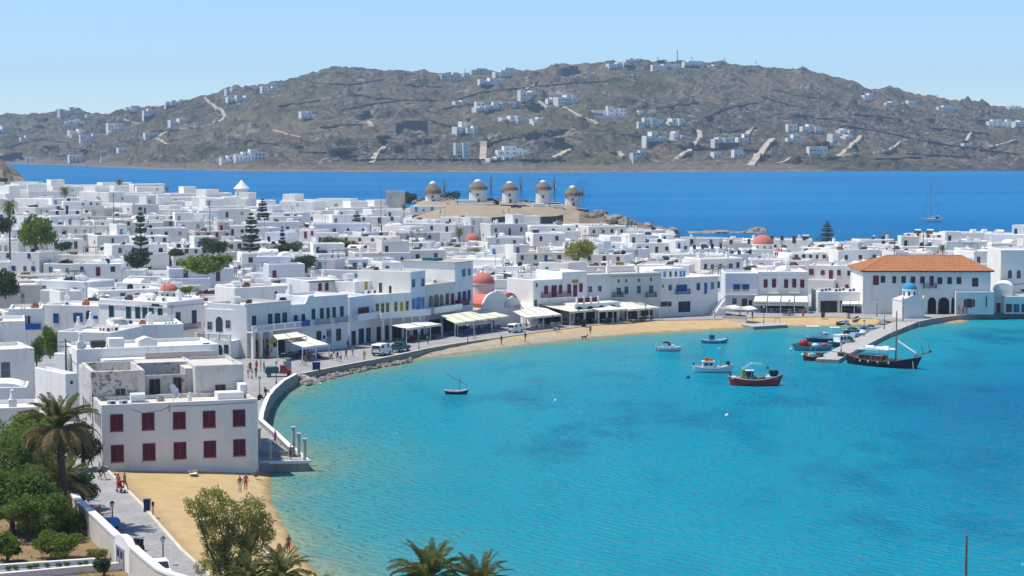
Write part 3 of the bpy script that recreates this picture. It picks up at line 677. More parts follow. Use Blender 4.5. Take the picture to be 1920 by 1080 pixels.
class Bld:
    def __init__(s, name, label, p0, p1, z0, depth, cat='house', group=None):
        s.p0, s.p1 = Vector((p0[0], p0[1])), Vector((p1[0], p1[1])); s.z0 = z0; s.D = depth
        d = s.p1-s.p0; s.W = d.length; s.u = d.normalized(); s.v = Vector((-s.u.y, s.u.x)); s.ang = math.atan2(s.u.y, s.u.x)
        s.root = thing(name, label, cat, (s.p0.x, s.p0.y, z0), s.ang, group)
        s.b = MB(); n_ = max(1, int(depth/5)); m_ = max(1, int(s.W/5))
        for i in range(m_+1):
            for j in range(n_+1): q = s.p0+s.u*s.W*i/m_+s.v*depth*j/n_; FOOT.append((q.x, q.y, 4.5))
    @classmethod
    def at(c, name, label, xl, Yl, xr, Yr, z0, depth, **k): return c(name, label, (XY(xl, Yl), Yl), (XY(xr, Yr), Yr), z0, depth, **k)
    def top(s, px, py, Y): return PY(px, py, Y).z - s.z0
    def hit(s, px, py, face='f', off=0.0):
        """pixel -> (along, height) on a face: f front, r right side, l left side"""
        d = ray(px, py)
        if face == 'f': o, nn, t = s.p0-s.v*(-off), s.v, s.u
        elif face == 'r': o, nn, t = s.p0+s.u*(s.W+off), s.u, s.v
        else: o, nn, t = s.p0-s.u*off, s.u, s.v
        k = (nn.x*o.x+nn.y*o.y)/(nn.x*d.x+nn.y*d.y); q = Vector((d.x*k, d.y*k)); base = s.p0
        return (q-base).dot(t), CAMZ+d.z*k-s.z0
    def open(s, lx, lz, w, h, style, color, face='f', off=0.0, name=None, sub=True):
        nm = name or ('door' if style in ('door', 'dark') else 'window')  # dark ones are open fronts with painted shade, not doors
        loc, rz = ((lx, off, lz), 0) if face == 'f' else ((s.W+off, lx, lz), math.pi/2) if face == 'r' else ((-off, lx, lz), -math.pi/2)
        return put(nm, unit(style, color), s.root, loc, rz, (w, 1, h))
    def pix(s, cx, cy, w, h, style, color, face='f', off=0.0, name=None, sc=1.0, ox=0, oy=0):
        """an opening given by its centre and size in the photograph"""
        px, py, w, h = ox+cx/sc, oy+cy/sc, w/sc, h/sc
        a, zt = s.hit(px, py-h/2, face, off); a2, zb = s.hit(px, py+h/2, face, off); l, _ = s.hit(px-w/2, py, face, off); r, _ = s.hit(px+w/2, py, face, off)
        return s.open((l+r)/2, zb, abs(r-l), zt-zb, style, color, face, off, name)
    def done(s, mats=('white', 'roof_white')):
        return s.b.build('wall', list(mats), s.root)
    def part(s, name, mb, mats): return mb.build(name, mats, s.root)
    # roof furniture -------------------------------------------------
    def chimney(s, x, y, z, w=.7, h=1.5):
        b = MB(); b.box(x-w/2, y-w/2, z, x+w/2, y+w/2, z+h); b.box(x-w*.62, y-w*.62, z+h, x+w*.62, y+w*.62, z+h+.12); b.box(x-w*.3, y-w*.3, z+h+.12, x+w*.3, y+w*.3, z+h+.5); s.part('chimney', b, 'white')
    def dovechimney(s, x, y, z):
        b = MB(); b.box(x-.45, y-.45, z, x+.45, y+.45, z+1.0); b.tube((x, y, z+1.0), (x, y, z+1.8), .34, .22, 8); b.ball((x, y, z+1.95), .24, 8, 5); s.part('chimney', b, 'white')
    def tank(s, x, y, z, r=.55, l=1.6, mat='cleanwhite', rz=0):
        b = MB(); dx, dy = math.cos(rz)*l/2, math.sin(rz)*l/2
        b.tube((x-dx, y-dy, z+r+.3), (x+dx, y+dy, z+r+.3), r, r, 12)
        for k in (-.6, .6): b.box(x+dx*k-.06, y+dy*k-r*.8, z, x+dx*k+.06, y+dy*k+r*.8, z+.45)
        s.part('water_tank', b, mat)
    def ac(s, x, y, z):
        b = MB(); b.box(x-.45, y-.18, z+.1, x+.45, y+.18, z+.8, 0); b.tube((x+.1, y-.19, z+.45), (x+.1, y-.21, z+.45), .26, .26, 10, 1); s.part('ac_unit', b, ['cleanwhite', 'darkmetal'])
    def dish(s, x, y, z, r=.7):
        b = MB(); b.tube((x, y, z), (x, y, z+r*1.3), .05); ax = Vector((.75, -.5, .45)).normalized(); c = Vector((x, y, z+r*1.4)); a = ax.orthogonal().normalized(); e = ax.cross(a)
        L = []
        for rr_, d_ in ((.02, 0), (.5, .06), (1, .22)):
            L.append([c+ax*d_*r+(a*math.cos(t)+e*math.sin(t))*r*rr_ for t in np.linspace(0, 2*math.pi, 15)[:-1]])
        for j in range(2):
            for i in range(14): k = (i+1) % 14; b.quad(L[j][i], L[j][k], L[j+1][k], L[j+1][i])
        b.tube(c, c+ax*r*.8, .03); s.part('satellite_dish', b, 'cleanwhite')
    def aerial(s, x, y, z, h=3.0):
        b = MB(); b.tube((x, y, z), (x, y, z+h), .03, .03, 5)
        for k in range(4): b.box(x-.45+k*.05, y-.015, z+h-.15-k*.14, x+.45-k*.05, y+.015, z+h-.12-k*.14)
        s.part('aerial', b, 'darkmetal')
    def pots(s, x, y, z, n=3, mat='terracotta'):
        b = MB()
        for k in range(n): b.tube((x+k*.5, y, z), (x+k*.5, y, z+.45), .15, .2, 8)
        s.part('planter', b, mat)
    def crate(s, x, y, z, mat='wood', k=1.0):
        b = MB(); b.box(x-.6*k, y-.4*k, z, x+.6*k, y+.4*k, z+.7*k, 0, rz=.3); b.box(x-.3*k, y-.2*k, z+.7*k, x+.5*k, y+.3*k, z+1.0*k, 0, rz=-.2); s.part('crate', b, mat)
    # facade furniture ------------------------------------------------
    def balcony(s, x0, x1, z, d=1.1, mat='greyp', style='rail', slab='white', face='f', h=1.0):
        g = MB(); g.box(x0, -d, z-.16, x1, 0.02, z, 0); 
        sl_ = g.build('balcony', slab, s.root) if face == 'f' else None
        r = MB()
        if style == 'rail':
            for a, c_ in (((x0, -d), (x1, -d)), ((x0, -d), (x0, 0)), ((x1, -d), (x1, 0))):
                L = math.hypot(c_[0]-a[0], c_[1]-a[1]); n_ = max(2, int(L/.16)); r.tube((a[0], a[1], z+h), (c_[0], c_[1], z+h), .035, n=5); r.tube((a[0], a[1], z+.1), (c_[0], c_[1], z+.1), .025, n=4)
                for k in range(n_+1): x, y = lerp(a[0], c_[0], k/n_), lerp(a[1], c_[1], k/n_); r.box(x-.018, y-.018, z, x+.018, y+.018, z+h)
        elif style == 'solid':
            r.box(x0, -d, z, x1, -d+.12, z+h); r.box(x0, -d+.12, z, x0+.12, 0, z+h); r.box(x1-.12, -d+.12, z, x1, 0, z+h)
        elif style == 'balustrade':
            r.box(x0, -d, z+h-.16, x1, -d+.24, z+h); r.box(x0, -d, z, x1, -d+.24, z+.12); n_ = int((x1-x0)/.3)
            for k in range(n_+1):
                x = lerp(x0+.12, x1-.12, k/max(1, n_)); w_ = .12 if k % 8 == 0 else .055; r.box(x-w_, -d+.12-w_, z+.12, x+w_, -d+.12+w_, z+h-.16)
        o = r.build('railing', mat, s.root)
        if sl_: o.parent = sl_
        return o
USED = {}
def uniq(cands):
    for c in cands:
        if c not in USED: USED[c] = 1; return c
    return cands[-1]
W_ = ('white', 'roof_white'); BW = ('bluewhite', 'roof_white'); CR = ('white', 'roof_cream'); GW = ('greywhite', 'roof_cream')
# ================================================================== THE SHUTTERED HOUSE ON THE SMALL BEACH
yl, yr = 207.8, 213.0
h1 = Bld.at('shuttered_house', 'big white two-storey house with ten closed maroon shutters above the small beach', 187, yl, 481, yr, .4, 22, cat='house')
b = h1.b; W = h1.W; T = 8.25-.4
b.block(0, 0, W, 7.6, 0, T, 0, 1, .35, .45)
U = T+3.0
b.block(-.15, 7.6, 5.6, 17, 0, U-.25, 0, 1, .4, 1.6); b.block(11.1, 7.6, W-.05, 17.5, 0, U, 0, 1, .35, .35); b.box(5.6, 13.4, 0, 11.1, 17.2, U-.15, 0, top=1); b.box(10.3, 9.5, T-.5, 11.1, 13.4, U-.5, 0, top=1)
b.box(5.6, 9.3, T-.5, 10.3, 9.6, T+1.9, 0, top=1); b.box(7, 17.2, 0, 15, 17.6, U+.55, 2)
b.box(-.1, 17, 0, W*.5, 21, U-.9, 0, top=1)
h1.b.build('wall', ['oldwall', 'roof_cream', 'raw'], h1.root)
f = MB(); f.box(.0, -.05, -1, W, -.004, T-.02, 0); f.box(0, -.05, T-.02, W, .30, T+.05, 0); f.build('facade', 'front_white', h1.root)
for (cx, cy, w_, h_) in [(656,698,68,92),(833,691,66,92),(1008,685,66,92),(1176,678,66,90),(1344,671,65,90),(660,871,67,92),(838,862,67,92),(1012,854,66,90),(1180,846,65,89),(1346,838,64,90)]:
    px, py = cx/3, 560+cy/3
    a, zt_ = h1.hit(px, py-h_/6, 'f'); _, zb_ = h1.hit(px, py+h_/6); l, _ = h1.hit(px-w_/6, py); r, _ = h1.hit(px+w_/6, py)
    wd, hd, cx_ = r-l, zt_-zb_, (l+r)/2
    g = MB(); g.box(cx_-wd/2-.05, -.10, zb_-.05, cx_-wd/2, -.05, zt_+.05); g.box(cx_+wd/2, -.10, zb_-.05, cx_+wd/2+.05, -.05, zt_+.05); g.box(cx_-wd/2, -.10, zt_, cx_+wd/2, -.05, zt_+.05); g.box(cx_-wd/2-.09, -.14, zb_-.09, cx_+wd/2+.09, -.05, zb_-.05)
    win = g.build('window', 'maroon', h1.root)
    for s_ in (0, 1):
        q = MB(); x0 = cx_-wd/2+s_*(wd/2)+.006; x1 = x0+wd/2-.012
        q.box(x0, -.10, zb_, x0+.07, -.06, zt_); q.box(x1-.07, -.10, zb_, x1, -.06, zt_); q.box(x0+.07, -.10, zb_, x1-.07, -.06, zb_+.08); q.box(x0+.07, -.10, zt_-.08, x1-.07, -.06, zt_); q.box(x0+.07, -.10, (zb_+zt_)/2-.04, x1-.07, -.06, (zb_+zt_)/2+.04)
        for k in range(16):
            zz_ = lerp(zb_+.09, zt_-.12, k/15)
            if abs(zz_-(zb_+zt_)/2) > .06: q.box(x0+.07, -.09, zz_, x1-.07, -.065, zz_+.055)
        q.box(x0+.07, -.066, zb_+.08, x1-.07, -.055, zt_-.08, 1)
        q.build('shutter', ['maroon', 'dark'], win)
h1.pix(677, 523, 60, 36, 'dark', 'greyp', off=7.58, sc=3, ox=0, oy=560, name='window'); h1.pix(1240, 500, 58, 32, 'dark', 'greywood', off=7.58, sc=3, oy=560, name='window')
h1.open(6.9, T-.4, 1.2, 1.9, 'dark', 'greywood', off=9.28, name='doorway'); h1.open(9.4, T-.4, .9, 2.0, 'dark', 'greywood', off=9.28, name='doorway')
for k, y in enumerate((1.4, 3.4, 5.4, 9, 11, 13.2, 15.4)):
    for z in (2.2, 5.4): h1.open(y, z, 1.0, 1.5, 'grille' if k > 2 else 'shut', 'greyp', face='l', off=.0 if k < 3 else .15, name='window')
h1.ac(1.2, 1.2, T-.45); h1.ac(2.4, 1.1, T-.45); 
g = MB(); g.box(3.0, .8, T-.45, 5.2, 2.2, T+.1); g.tube((3.2, 1.5, T+.55), (4.7, 1.5, T+.55), .5, .5, 14); h1.part('water_tank', g, 'cleanwhite')
h1.dish(8.0, 3.2, T-.4, .85); h1.chimney(9.6, 2.2, T-.45, .4, .7); h1.crate(6.9, 5.2, T-.45, 'greyp', .6)
g = MB(); g.box(13.0, 4.4, T-.45, 15.9, 6.6, T+.25); h1.part('roof_hatch', g, 'cleanwhite'); g = MB(); g.box(W-.9, 5.2, T, W-.1, 7.4, T+1.0); h1.part('parapet', g, 'white')
g = MB(); g.path([(3.0, -.06, T-.5), (4.4, -.07, T-1.0), (6.2, -.07, T-.75), (7.2, -.07, T-.35), (11, -.07, T-.42), (W-.3, -.07, T-.3)], .025, 4); h1.part('cable', g, 'darkmetal')
g = MB(); g.tube((7.05, -.1, T-.05), (7.05, -.1, T-1.0), .05); h1.part('pipe', g, 'greyp')
# ================================================================== WATERFRONT, left to right
def wf(name, label, xl, Yl, xr, Yr, zt, depth, mats=W_, z0=QZ, **k):
    B = Bld.at(name, label, xl, Yl, xr, Yr, z0, depth, **k); B.b.block(0, 0, B.W, depth, 0, zt-z0); B.done(mats); B.H = zt-z0; return B
Z5 = dict(sc=4, ox=360, oy=460); Z6 = dict(sc=4, ox=800, oy=460); Z7 = dict(sc=4, ox=1200, oy=400); Z8 = dict(sc=4.5, ox=1500, oy=400); ZL = dict(sc=4.908, ox=0, oy=560); Z1 = dict(sc=3, ox=0, oy=560); ZB = dict(sc=5.647, ox=360, oy=560)
h = wf('corner_house', 'long white corner house with tall green shutters and a sign under flat cornice', 185, 328, 313, 321, 9.9, 9.5)
for cx in (627, 723, 775, 815, 852, 901): h.pix(cx, 75 if cx > 640 else 68, 26, 72, 'shut', 'green', **Z1)
h.pix(875, 38, 42, 18, 'far', 'dkblue', name='sign', **Z1)
h.pix(1001, 102, 26, 52, 'pane', 'dkblue', face='r', **Z1); h.pix(1092, 102, 26, 74, 'door', 'dkblue', face='r', **Z1)
g = MB(); g.box(-.15, -.15, h.H-1.0, h.W+.15, h.D, h.H-.8); h.part('cornice', g, 'greywhite')
g = MB(); g.box(h.W, 3, 4.0, h.W+1.0, 7.5, 4.15); h.part('balcony', g, 'greywhite'); g = MB()
for k in range(28): g.box(h.W+.96, 3+k*.16, 4.15, h.W+1.0, 3.03+k*.16, 5.1)
g.box(h.W+.94, 3, 5.06, h.W+1.02, 7.5, 5.14); h.part('railing', g, 'dkblue')
h.crate(3, 4, h.H-.5, 'brown'); h.tank(6, 6, h.H-.5, .5, 1.6, 'canvas'); h.ac(9.5, 5, h.H-.5); h.aerial(8, 7, h.H-.5)
h.chimney(11, 7, h.H-.5)
h = wf('blue_door_house', 'white two-storey house with bright blue doors and arched blue window facing down the lane', 79, 336, 203, 333, 8.3, 9, z0=2.2)
for a in [(515,180,50,90,'door','blue'),(718,172,85,85,'shut','blue'),(817,160,50,102,'arch','dkblue'),(938,140,45,42,'shut','blue'),(880,172,40,30,'shut','blue')]: h.pix(*a, **ZL)
h.crate(6, 4, h.H-.5, 'terracotta'); h.tank(9, 5, h.H-.5); h.ac(3, 3, h.H-.5); h.chimney(1.5, 6, h.H-.5)
h = wf('balcony_house', 'white house with glazed doors above solid blue balcony left of the blue door house', 15, 324, 78, 325, 8.6, 9, z0=2.2)
for cx in (230, 266): h.pix(cx, 197, 26, 78, 'pane', 'teal', **ZL)
l, _ = h.hit(42, 612); r, zb = h.hit(78, 617); h.balcony(l, r-.1, zb, 1.0, 'blue', 'solid', 'white'); h.crate(4, 4, h.H-.45, 'terracotta'); h.pots(2, 2, h.H-.45, 2)
h = wf('low_house', 'white flat-roofed house with round chimney pots and one small black window in the lane', 106, 291, 207, 289, 8.1, 11)
h.pix(812, 402, 45, 30, 'far', 'black', **ZL); h.dovechimney(.8, 9.5, h.H-.1); h.dovechimney(2.4, 2.0, h.H-.1); h.ac(6.2, 4, h.H-.45); h.ac(7, 5, h.H-.45); h.pots(4, 6, h.H-.45, 5)
h = wf('long_low_house', 'long plain white house with cluttered flat roof behind the shuttered house', 208, 300, 343, 303, 8.1, 10)
h.crate(2, 3, h.H-.45, 'greyp'); h.ac(3.2, 5, h.H-.45); h.tank(1.2, 4, h.H-.45, .5, 1.8, 'canvas'); h.crate(5, 4, h.H-.45, 'terracotta', .8); h.chimney(6.1, 3, h.H-.45, .8, 1.6); h.pots(8.5, 3, h.H-.45, 4, 'greyp'); h.aerial(9.5, 4, h.H-.4)
g = MB(); g.box(.3, .3, h.H-.1, .5, 9.6, h.H+.3); g.box(6.0, 9.4, h.H-.4, 10.6, 9.7, h.H+.5); h.part('parapet', g, 'greywhite')
h = wf('stepped_house', 'white house with little gable and square turret on its roof behind shuttered house', 142, 259, 409, 266, 8.8, 10)
g = MB(); g.box(4.4, 1, h.H-.4, 6.4, 3, h.H+1.1); g.prof([(8.3, h.H-.4), (10.8, h.H-.4), (10.8, h.H+.7), (9.5, h.H+1.15), (8.3, h.H+.7)], 1.2, 3.4); h.part('turret', g, 'white')
h.tank(3.2, 2.5, h.H-.45, .5, 1.9, 'darkmetal'); h.dovechimney(.6, .7, h.H-.1); h.open(17.2, h.H-.35, .9, .5, 'far', 'black', off=.33, name='vent'); h.pots(1.6, 6, h.H-.45, 2)
g = MB(); g.box(3, -2.6, 0, 17.9, -.003, h.H-1.3); h.part('terrace', g, 'white')
h = wf('side_block', 'narrow white block beside the wooden power pole left of the shuttered house', 99, 263, 119, 262, 7.9, 6)
h.open(1.0, 1.5, .9, 1.3, 'pane', 'teal')
h = wf('utility_block', 'tall plain white block directly behind the wooden power pole', 120, 247, 143, 248, 7.0, 9, W_); h.open(.8, 4.6, .35, .4, 'far', 'black')
h = wf('lane_house', 'white house with barred window and flat roof at the left edge above garden trees', -70, 258, 62, 262, 8.7, 9, z0=1.9)
h.pix(52, 655, 85, 140, 'grille', 'greyp', **ZL)
h = wf('lane_house', 'tall white house with deep parapet rising behind the barred-window house at left edge', -70, 273, 46, 275, 11.1, 9, z0=1.9); h.pots(4, 3, h.H-.4)
h = wf('low_outbuilding', 'low white vaulted outbuilding at the left edge below the barred window', -40, 236, 47, 237, 6.6, 6, z0=1.9)
g = MB(); g.prof([(.2, h.H-.3)] + [(h.W/2-.2+(h.W/2-.2)*math.cos(t), h.H-.3+.75*math.sin(t)) for t in np.linspace(math.pi, 0, 11)][0:] + [], .4, 5.8); h.part('vaulted_roof', g, 'white')
h = wf('low_outbuilding', 'long low white roof with a small white finial at left edge above the garden trees', -60, 222, 70, 224, 6.0, 7, z0=1.9)
h.dovechimney(4.6, .8, h.H-.2)
# --- arcade house
h = wf('arcade_house', 'small white house with arched middle window above a railed terrace on stone arches', 384, 323, 441, 320.6, 8.75, 6)
for a in [(134,603,36,62,'pane','greyp'),(204,592,50,114,'arch','dkblue'),(270,592,36,64,'pane','greyp')]: h.pix(*a, **Z5)
g = MB(); AW = 6.7; g.box(-.1, -3.0, 0, AW, -.004, 2.9); h.part('arcade', g, 'bluewhite')
for cx, w_ in ((2.0, 2.4), (4.6, 1.2)): put('arch', unit('archdark', 'greyp'), h.root, (cx, -3.0, 0), 0, (w_, 1, 2.3))
h.open(5.9, .9, .8, 1.4, 'pane', 'darkmetal', off=-3.0)
g = MB()
for k in range(41):
    if k % 13 != 0: g.box(k*.16-.02, -2.95, 2.9, k*.16+.02, -2.9, 3.8)
g.box(0, -2.96, 3.78, AW, -2.9, 3.84); h.part('railing', g, 'darkmetal'); 
for x in (.15, 2.2, 4.3, 6.4): g = MB(); g.box(x-.2, -3.0, 2.9, x+.2, -2.6, 4.0); h.part('terrace_post', g, 'white')
# --- balustrade house
h = wf('balustrade_house', 'grey-white two-storey house with long white balustrade balcony above the first awning', 462, 319, 545, 327, 9.6, 9, ('greywhite', 'roof_cream'))
for a in [(465,570,30,84,'door','dkblue'),(585,556,30,84,'pane','dkblue'),(640,555,38,90,'pane','dkblue'),(695,548,32,88,'pane','dkblue')]: h.pix(*a, **Z5)
g = MB(); g.box(-.1, -.1, h.H, h.W+.1, .45, h.H+.16); h.part('cornice', g, 'greywhite')
zb = h.hit(500, 619, off=-1.4)[1]; h.balcony(-.2, h.W+1.0, zb-.1, 1.5, 'cleanwhite', 'balustrade', 'white')
for x in (.2, 1.9, 4.2): g = MB(); g.box(x-.25, -1.45, 0, x+.25, -.95, zb-.26); h.part('pillar', g, 'white')
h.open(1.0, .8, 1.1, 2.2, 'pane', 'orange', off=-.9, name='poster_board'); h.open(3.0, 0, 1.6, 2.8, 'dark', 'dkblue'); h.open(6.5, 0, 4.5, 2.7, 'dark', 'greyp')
h.tank(2.5, 5, h.H-.4, .55, 1.6); h.crate(4.5, 4, h.H-.4, 'brown', .8); h.pots(6, 6, h.H-.45, 2, 'terracotta')
g = MB(); g.tube((2.6, -1.5, 2.2), (3.9, -2.9, 3.1), .04); g.quad((2.9, -1.8, 2.4), (3.8, -2.8, 3.05), (3.9, -2.7, 2.5), (3.0, -1.7, 1.9)); h.part('flag', g, 'yellow')
h2 = wf('rear_house', 'plain white block with blue roof door behind the balustrade house', 440, 343, 548, 350, 10.6, 7); h2.open(8.2, h2.H-2.2, .5, 1.2, 'door', 'violet'); h2.tank(2, 3, h2.H-.4); h2.crate(4, 3, h2.H-.4)
# --- pale blue house with curved parapet
h = Bld.at('pale_blue_house', 'pale blue-white house with curved parapet, five tall windows and two small balconies', 545, 327, 652, 335.5, QZ, 9)
HA, HB = 9.0-QZ, 10.1-QZ; xs = h.hit(580, 600)[0]
h.b.block(0, 0, xs, 9, 0, HA); h.b.block(xs+.003, -.0, h.W, 9, 0, HB); h.b.prof([(xs-.9, HA), (xs+1.0, HA), (xs+1.0, HB+.25), (xs-.0, HB+.2), (xs-.35, HB-.2), (xs-.5, HA+.45)], -.02, .4, 0); h.done(BW); h.H = HB
for a in [(777,553,28,58,'door','dkblue'),(835,545,24,60,'pane','dkblue'),(910,516,26,80,'pane','teal'),(973,511,28,80,'pane','teal'),(1020,508,24,80,'pane','teal'),(1065,502,24,80,'pane','teal'),(1123,496,26,80,'pane','teal'),
    (951,678,36,70,'pane','green'),(1026,682,36,110,'door','greyp'),(1099,670,36,90,'door','green'),(990,688,16,28,'far','black')]: h.pix(*a, **Z5)
for (a, c_, y, m_) in [(800,886,612,'blue'),(948,1045,598,'greyp'),(1095,1180,582,'greyp')]:
    l, zb = h.hit(360+a/4, 460+y/4, off=-.9); r, _ = h.hit(360+c_/4, 460+y/4, off=-.9); h.balcony(l, r, zb, .9, m_, 'solid' if m_ == 'blue' else 'rail')
g = MB(); g.box(xs+.2, -.12, 3.7, h.W+.1, -.003, 3.85); h.part('string_course', g, 'white'); h.dovechimney(xs+.6, 6, h.H-.2); h.crate(2.2, 5, HA-.4, 'black', 1.2)
h2 = wf('rear_house', 'low white roof house with two maroon doors behind the pale blue house', 580, 352, 640, 356, 11.2, 8)
for x in (2.2, 3.6): h2.open(x, h2.H-1.9, .7, 1.4, 'door', 'maroon')
g = MB(); g.box(-.2, -.5, h2.H-.3, h2.W+.2, .1, h2.H-.1); h2.part('canopy', g, 'greywood')
# --- maroon shutter house
h = wf('maroon_shutter_house', 'narrow grey-blue house with one wide maroon shuttered window over white balcony', 655, 339, 701, 345.7, 9.3, 9, BW)
h.pix(1285, 497, 82, 66, 'shut', 'maroon', **Z5); h.pix(1385, 590, 10, 10, 'far', 'black', **Z5)
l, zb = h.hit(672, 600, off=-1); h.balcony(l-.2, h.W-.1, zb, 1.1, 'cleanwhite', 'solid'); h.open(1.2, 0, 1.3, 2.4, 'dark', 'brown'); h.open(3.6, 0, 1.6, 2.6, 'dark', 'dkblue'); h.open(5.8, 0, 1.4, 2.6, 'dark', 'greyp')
# --- yellow window house
h = wf('yellow_window_house', 'white house with six tall yellow window frames above a rounded white balcony', 701, 345.7, 770, 352, 9.2, 9, W_)
for cx, st in ((1390, 'pane'), (1429, 'pane'), (1466, 'pane'), (1528, 'pane'), (1572, 'door'), (1613, 'pane')): h.pix(cx, 478-(cx-1390)*.09, 22, 84 if st == 'pane' else 72, st, 'yellow', **Z5)
zb = h.hit(735, 594, off=-1.8)[1]; h.balcony(-.1, h.W+3.0, zb-.1, 2.0, 'cleanwhite', 'solid', 'white', h=.95)
for x in (0.4, 2.3, 5.2, 7.2, 9.2): g = MB(); g.box(x-.18, -1.9, 0, x+.18, -1.5, zb-.26); h.part('pillar', g, 'white')
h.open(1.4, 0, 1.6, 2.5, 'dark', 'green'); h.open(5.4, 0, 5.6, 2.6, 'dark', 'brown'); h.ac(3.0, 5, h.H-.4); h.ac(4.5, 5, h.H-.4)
h2 = wf('rear_house', 'white rooftop room with ochre door behind the yellow window house', 665, 352, 705, 357, 11.0, 6); h2.open(3.2, h2.H-1.8, .8, 1.6, 'door', 'yellow'); h2.tank(2, 3, h2.H-.2, .6, 2.0)
# --- tall blue-door house
h = wf('tall_house', 'tall narrow white house with blue doors and broad sunlit cream side wall behind yellow windows', 770, 352, 797, 356.5, 12.8, 11, ('cream', 'roof_cream'))
g = MB(); g.box(0, -.06, 0, h.W, -.003, h.H-.1); h.part('facade', g, 'bluewhite')  # bluish front skin paints in the bay-side shade; cream walls hold the sun
for a in [(1660,285,22,62,'pane','ltblue'),(1730,278,22,60,'pane','ltblue'),(1662,437,24,76,'shut','ltblue'),(1697,435,32,92,'door','ltblue'),(1730,430,22,80,'shut','ltblue')]: h.pix(*a, off=-.06, **Z5)
h.open(4.2, 7.2, .5, 1.9, 'far', 'brown', face='l'); h.open(6.2, 7.6, .9, 2.2, 'far', 'white', face='l'); h.open(8.8, 8.2, .6, .7, 'far', 'brown', face='l'); h.open(2.5, 0, 3.6, 2.6, 'dark', 'maroon', off=-.06)
h.crate(1.5, 8, h.H-.4, 'brown', .9); h.aerial(2, 3, h.H-.3)
h = wf('arched_window_house', 'grey-white house with three arched grey windows and two maroon doors', 798, 357, 853, 366, 10.1, 9, GW)
for a in [(1583,395,30,86,'arch','greyp'),(1624,392,40,98,'arch','greyp'),(1663,388,26,90,'arch','greyp')]: h.pix(a[0], a[1]+22, *a[2:], sc=4, ox=412, oy=460)
for cx in (154, 193): h.pix(cx, 402, 22, 84, 'door', 'maroon', **Z6)
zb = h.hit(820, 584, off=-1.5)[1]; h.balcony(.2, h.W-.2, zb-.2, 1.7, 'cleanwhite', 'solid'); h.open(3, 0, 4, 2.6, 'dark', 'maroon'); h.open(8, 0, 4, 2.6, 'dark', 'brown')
for k in range(3): h.ac(7.8+k*.9, 3+k*.6, h.H-.4)
h = wf('tall_house', 'tallest waterfront house with blue doors and plain lit side wall beside the red-domed church', 853, 366, 886, 371, 13.5, 12, ('white', 'roof_cream'))
g = MB(); g.box(0, -.06, 0, h.W, -.003, h.H-.1); h.part('facade', g, 'bluewhite')  # bluish coat on the front only, its shade put into the colour
for a in [(277,207,26,56,'pane','ltblue'),(318,200,22,50,'open','ltblue'),(244,394,22,88,'door','dkblue'),(282,392,28,96,'door','dkblue'),(317,375,22,80,'shut','dkblue')]: h.pix(*a, off=-.06, **Z6)
l, zb = h.hit(853, 575, off=-1); h.balcony(0, h.W*.55, zb, 1.1, 'maroon', 'solid'); h.open(2.4, 0, 4.2, 2.6, 'dark', 'brown', off=-.06)
for k in range(3): h.ac(1.5+k*.1, 3+k*1.2, 6.8)
g = MB(); g.box(-.3, -.2, h.H, h.W+.2, h.D, h.H+.1); h.part('roof_edge', g, 'roof_grey'); g = MB(); g.box(1, 5, h.H+.1, 3.5, 8, h.H+.6); h.part('skylight', g, 'teal')
# ---- ordinary waterfront from the church to the right
h = wf('sign_house', 'white house with dark maroon shutters, maroon balcony railing and yellow sign board', 1000, 379, 1100, 386, 9.4, 9)
HB = 10.7-QZ; xs = h.hit(1054, 530)[0]; g = MB(); g.block(xs, -.08, h.W, 8.9, 0, HB); h.part('raised_wall', g, list(W_))
for a in [(895,335,28,64),(955,348,38,96),(1006,330,28,66)]: h.pix(*a, 'shut', 'maroon', **Z6)
for a in [(1068,326,26,68),(1113,340,30,90),(1156,318,26,66)]: h.pix(*a, 'shut', 'maroon', off=-.08, **Z6)
g = h.pix(1113, 271, 46, 26, 'shut', 'yellow', off=-.08, name='sign', **Z6)
l, zb = h.hit(1020, 559, off=-1); r, _ = h.hit(1072, 557, off=-1); h.balcony(l, r, zb, 1.0, 'maroon', 'rail'); h.open(-.9+1.4, 3.0, .7, 1.6, 'pane', 'greyp')
h.pix(825, 300, 14, 30, 'far', 'greyp', **Z6); h.open(5, 0, 7.5, 2.6, 'dark', 'brown')
g = MB(); g.box(xs-.5, -4.8, 0, h.W+4.5, -.1, 3.8); h.part('terrace', g, 'white'); 
for x in (0, 1.6, 3.3, 5.0): g = MB(); g.box(xs+x, -4.8, 3.8, xs+x+.35, -4.45, 5.1); h.part('terrace_post', g, 'white')
for x in (.4, 2.0, 3.7): g = MB(); g.box(xs+x, -4.7, 4.0, xs+x+1.2, -4.6, 4.9); h.part('terrace_panel', g, 'maroon')
for k in range(4): put('arch', unit('archdark', 'greyp'), h.root, (xs+.6+k*2.6, -4.8, 0), 0, (2.1, 1, 3.3))
h.dovechimney(1.2, 7, h.H-.3); h.aerial(3, 5, h.H-.3)
h = wf('long_grey_house', 'long grey-white house with small upper windows and narrow iron balconies behind awnings', 1101, 386.5, 1239, 393, 10.0, 9, GW)
for a in [(1439,268,14,30,'far','greyp'),(1496,266,14,30,'far','greyp'),(1591,262,14,28,'far','greyp'),(1683,256,14,30,'far','greyp'),(1227,330,26,46,'pane','greyp'),(1298,325,28,44,'pane','greyp'),(1440,345,34,58,'pane','greyp'),(1497,338,30,58,'pane','greyp'),(1591,333,30,58,'pane','greyp'),(1683,330,32,60,'pane','greyp')]: h.pix(*a, **Z6)
for cx in (1440, 1690):
    l, zb = h.hit(800+cx/4-8, 460+392/4, off=-.9); r, _ = h.hit(800+cx/4+9, 557, off=-.9); h.balcony(l, r, zb, .9, 'darkmetal', 'rail')
g = MB(); g.box(h.W*.3, -.12, h.H-.7, h.W+.05, -.003, h.H-.5); h.part('cornice', g, 'roof_grey')
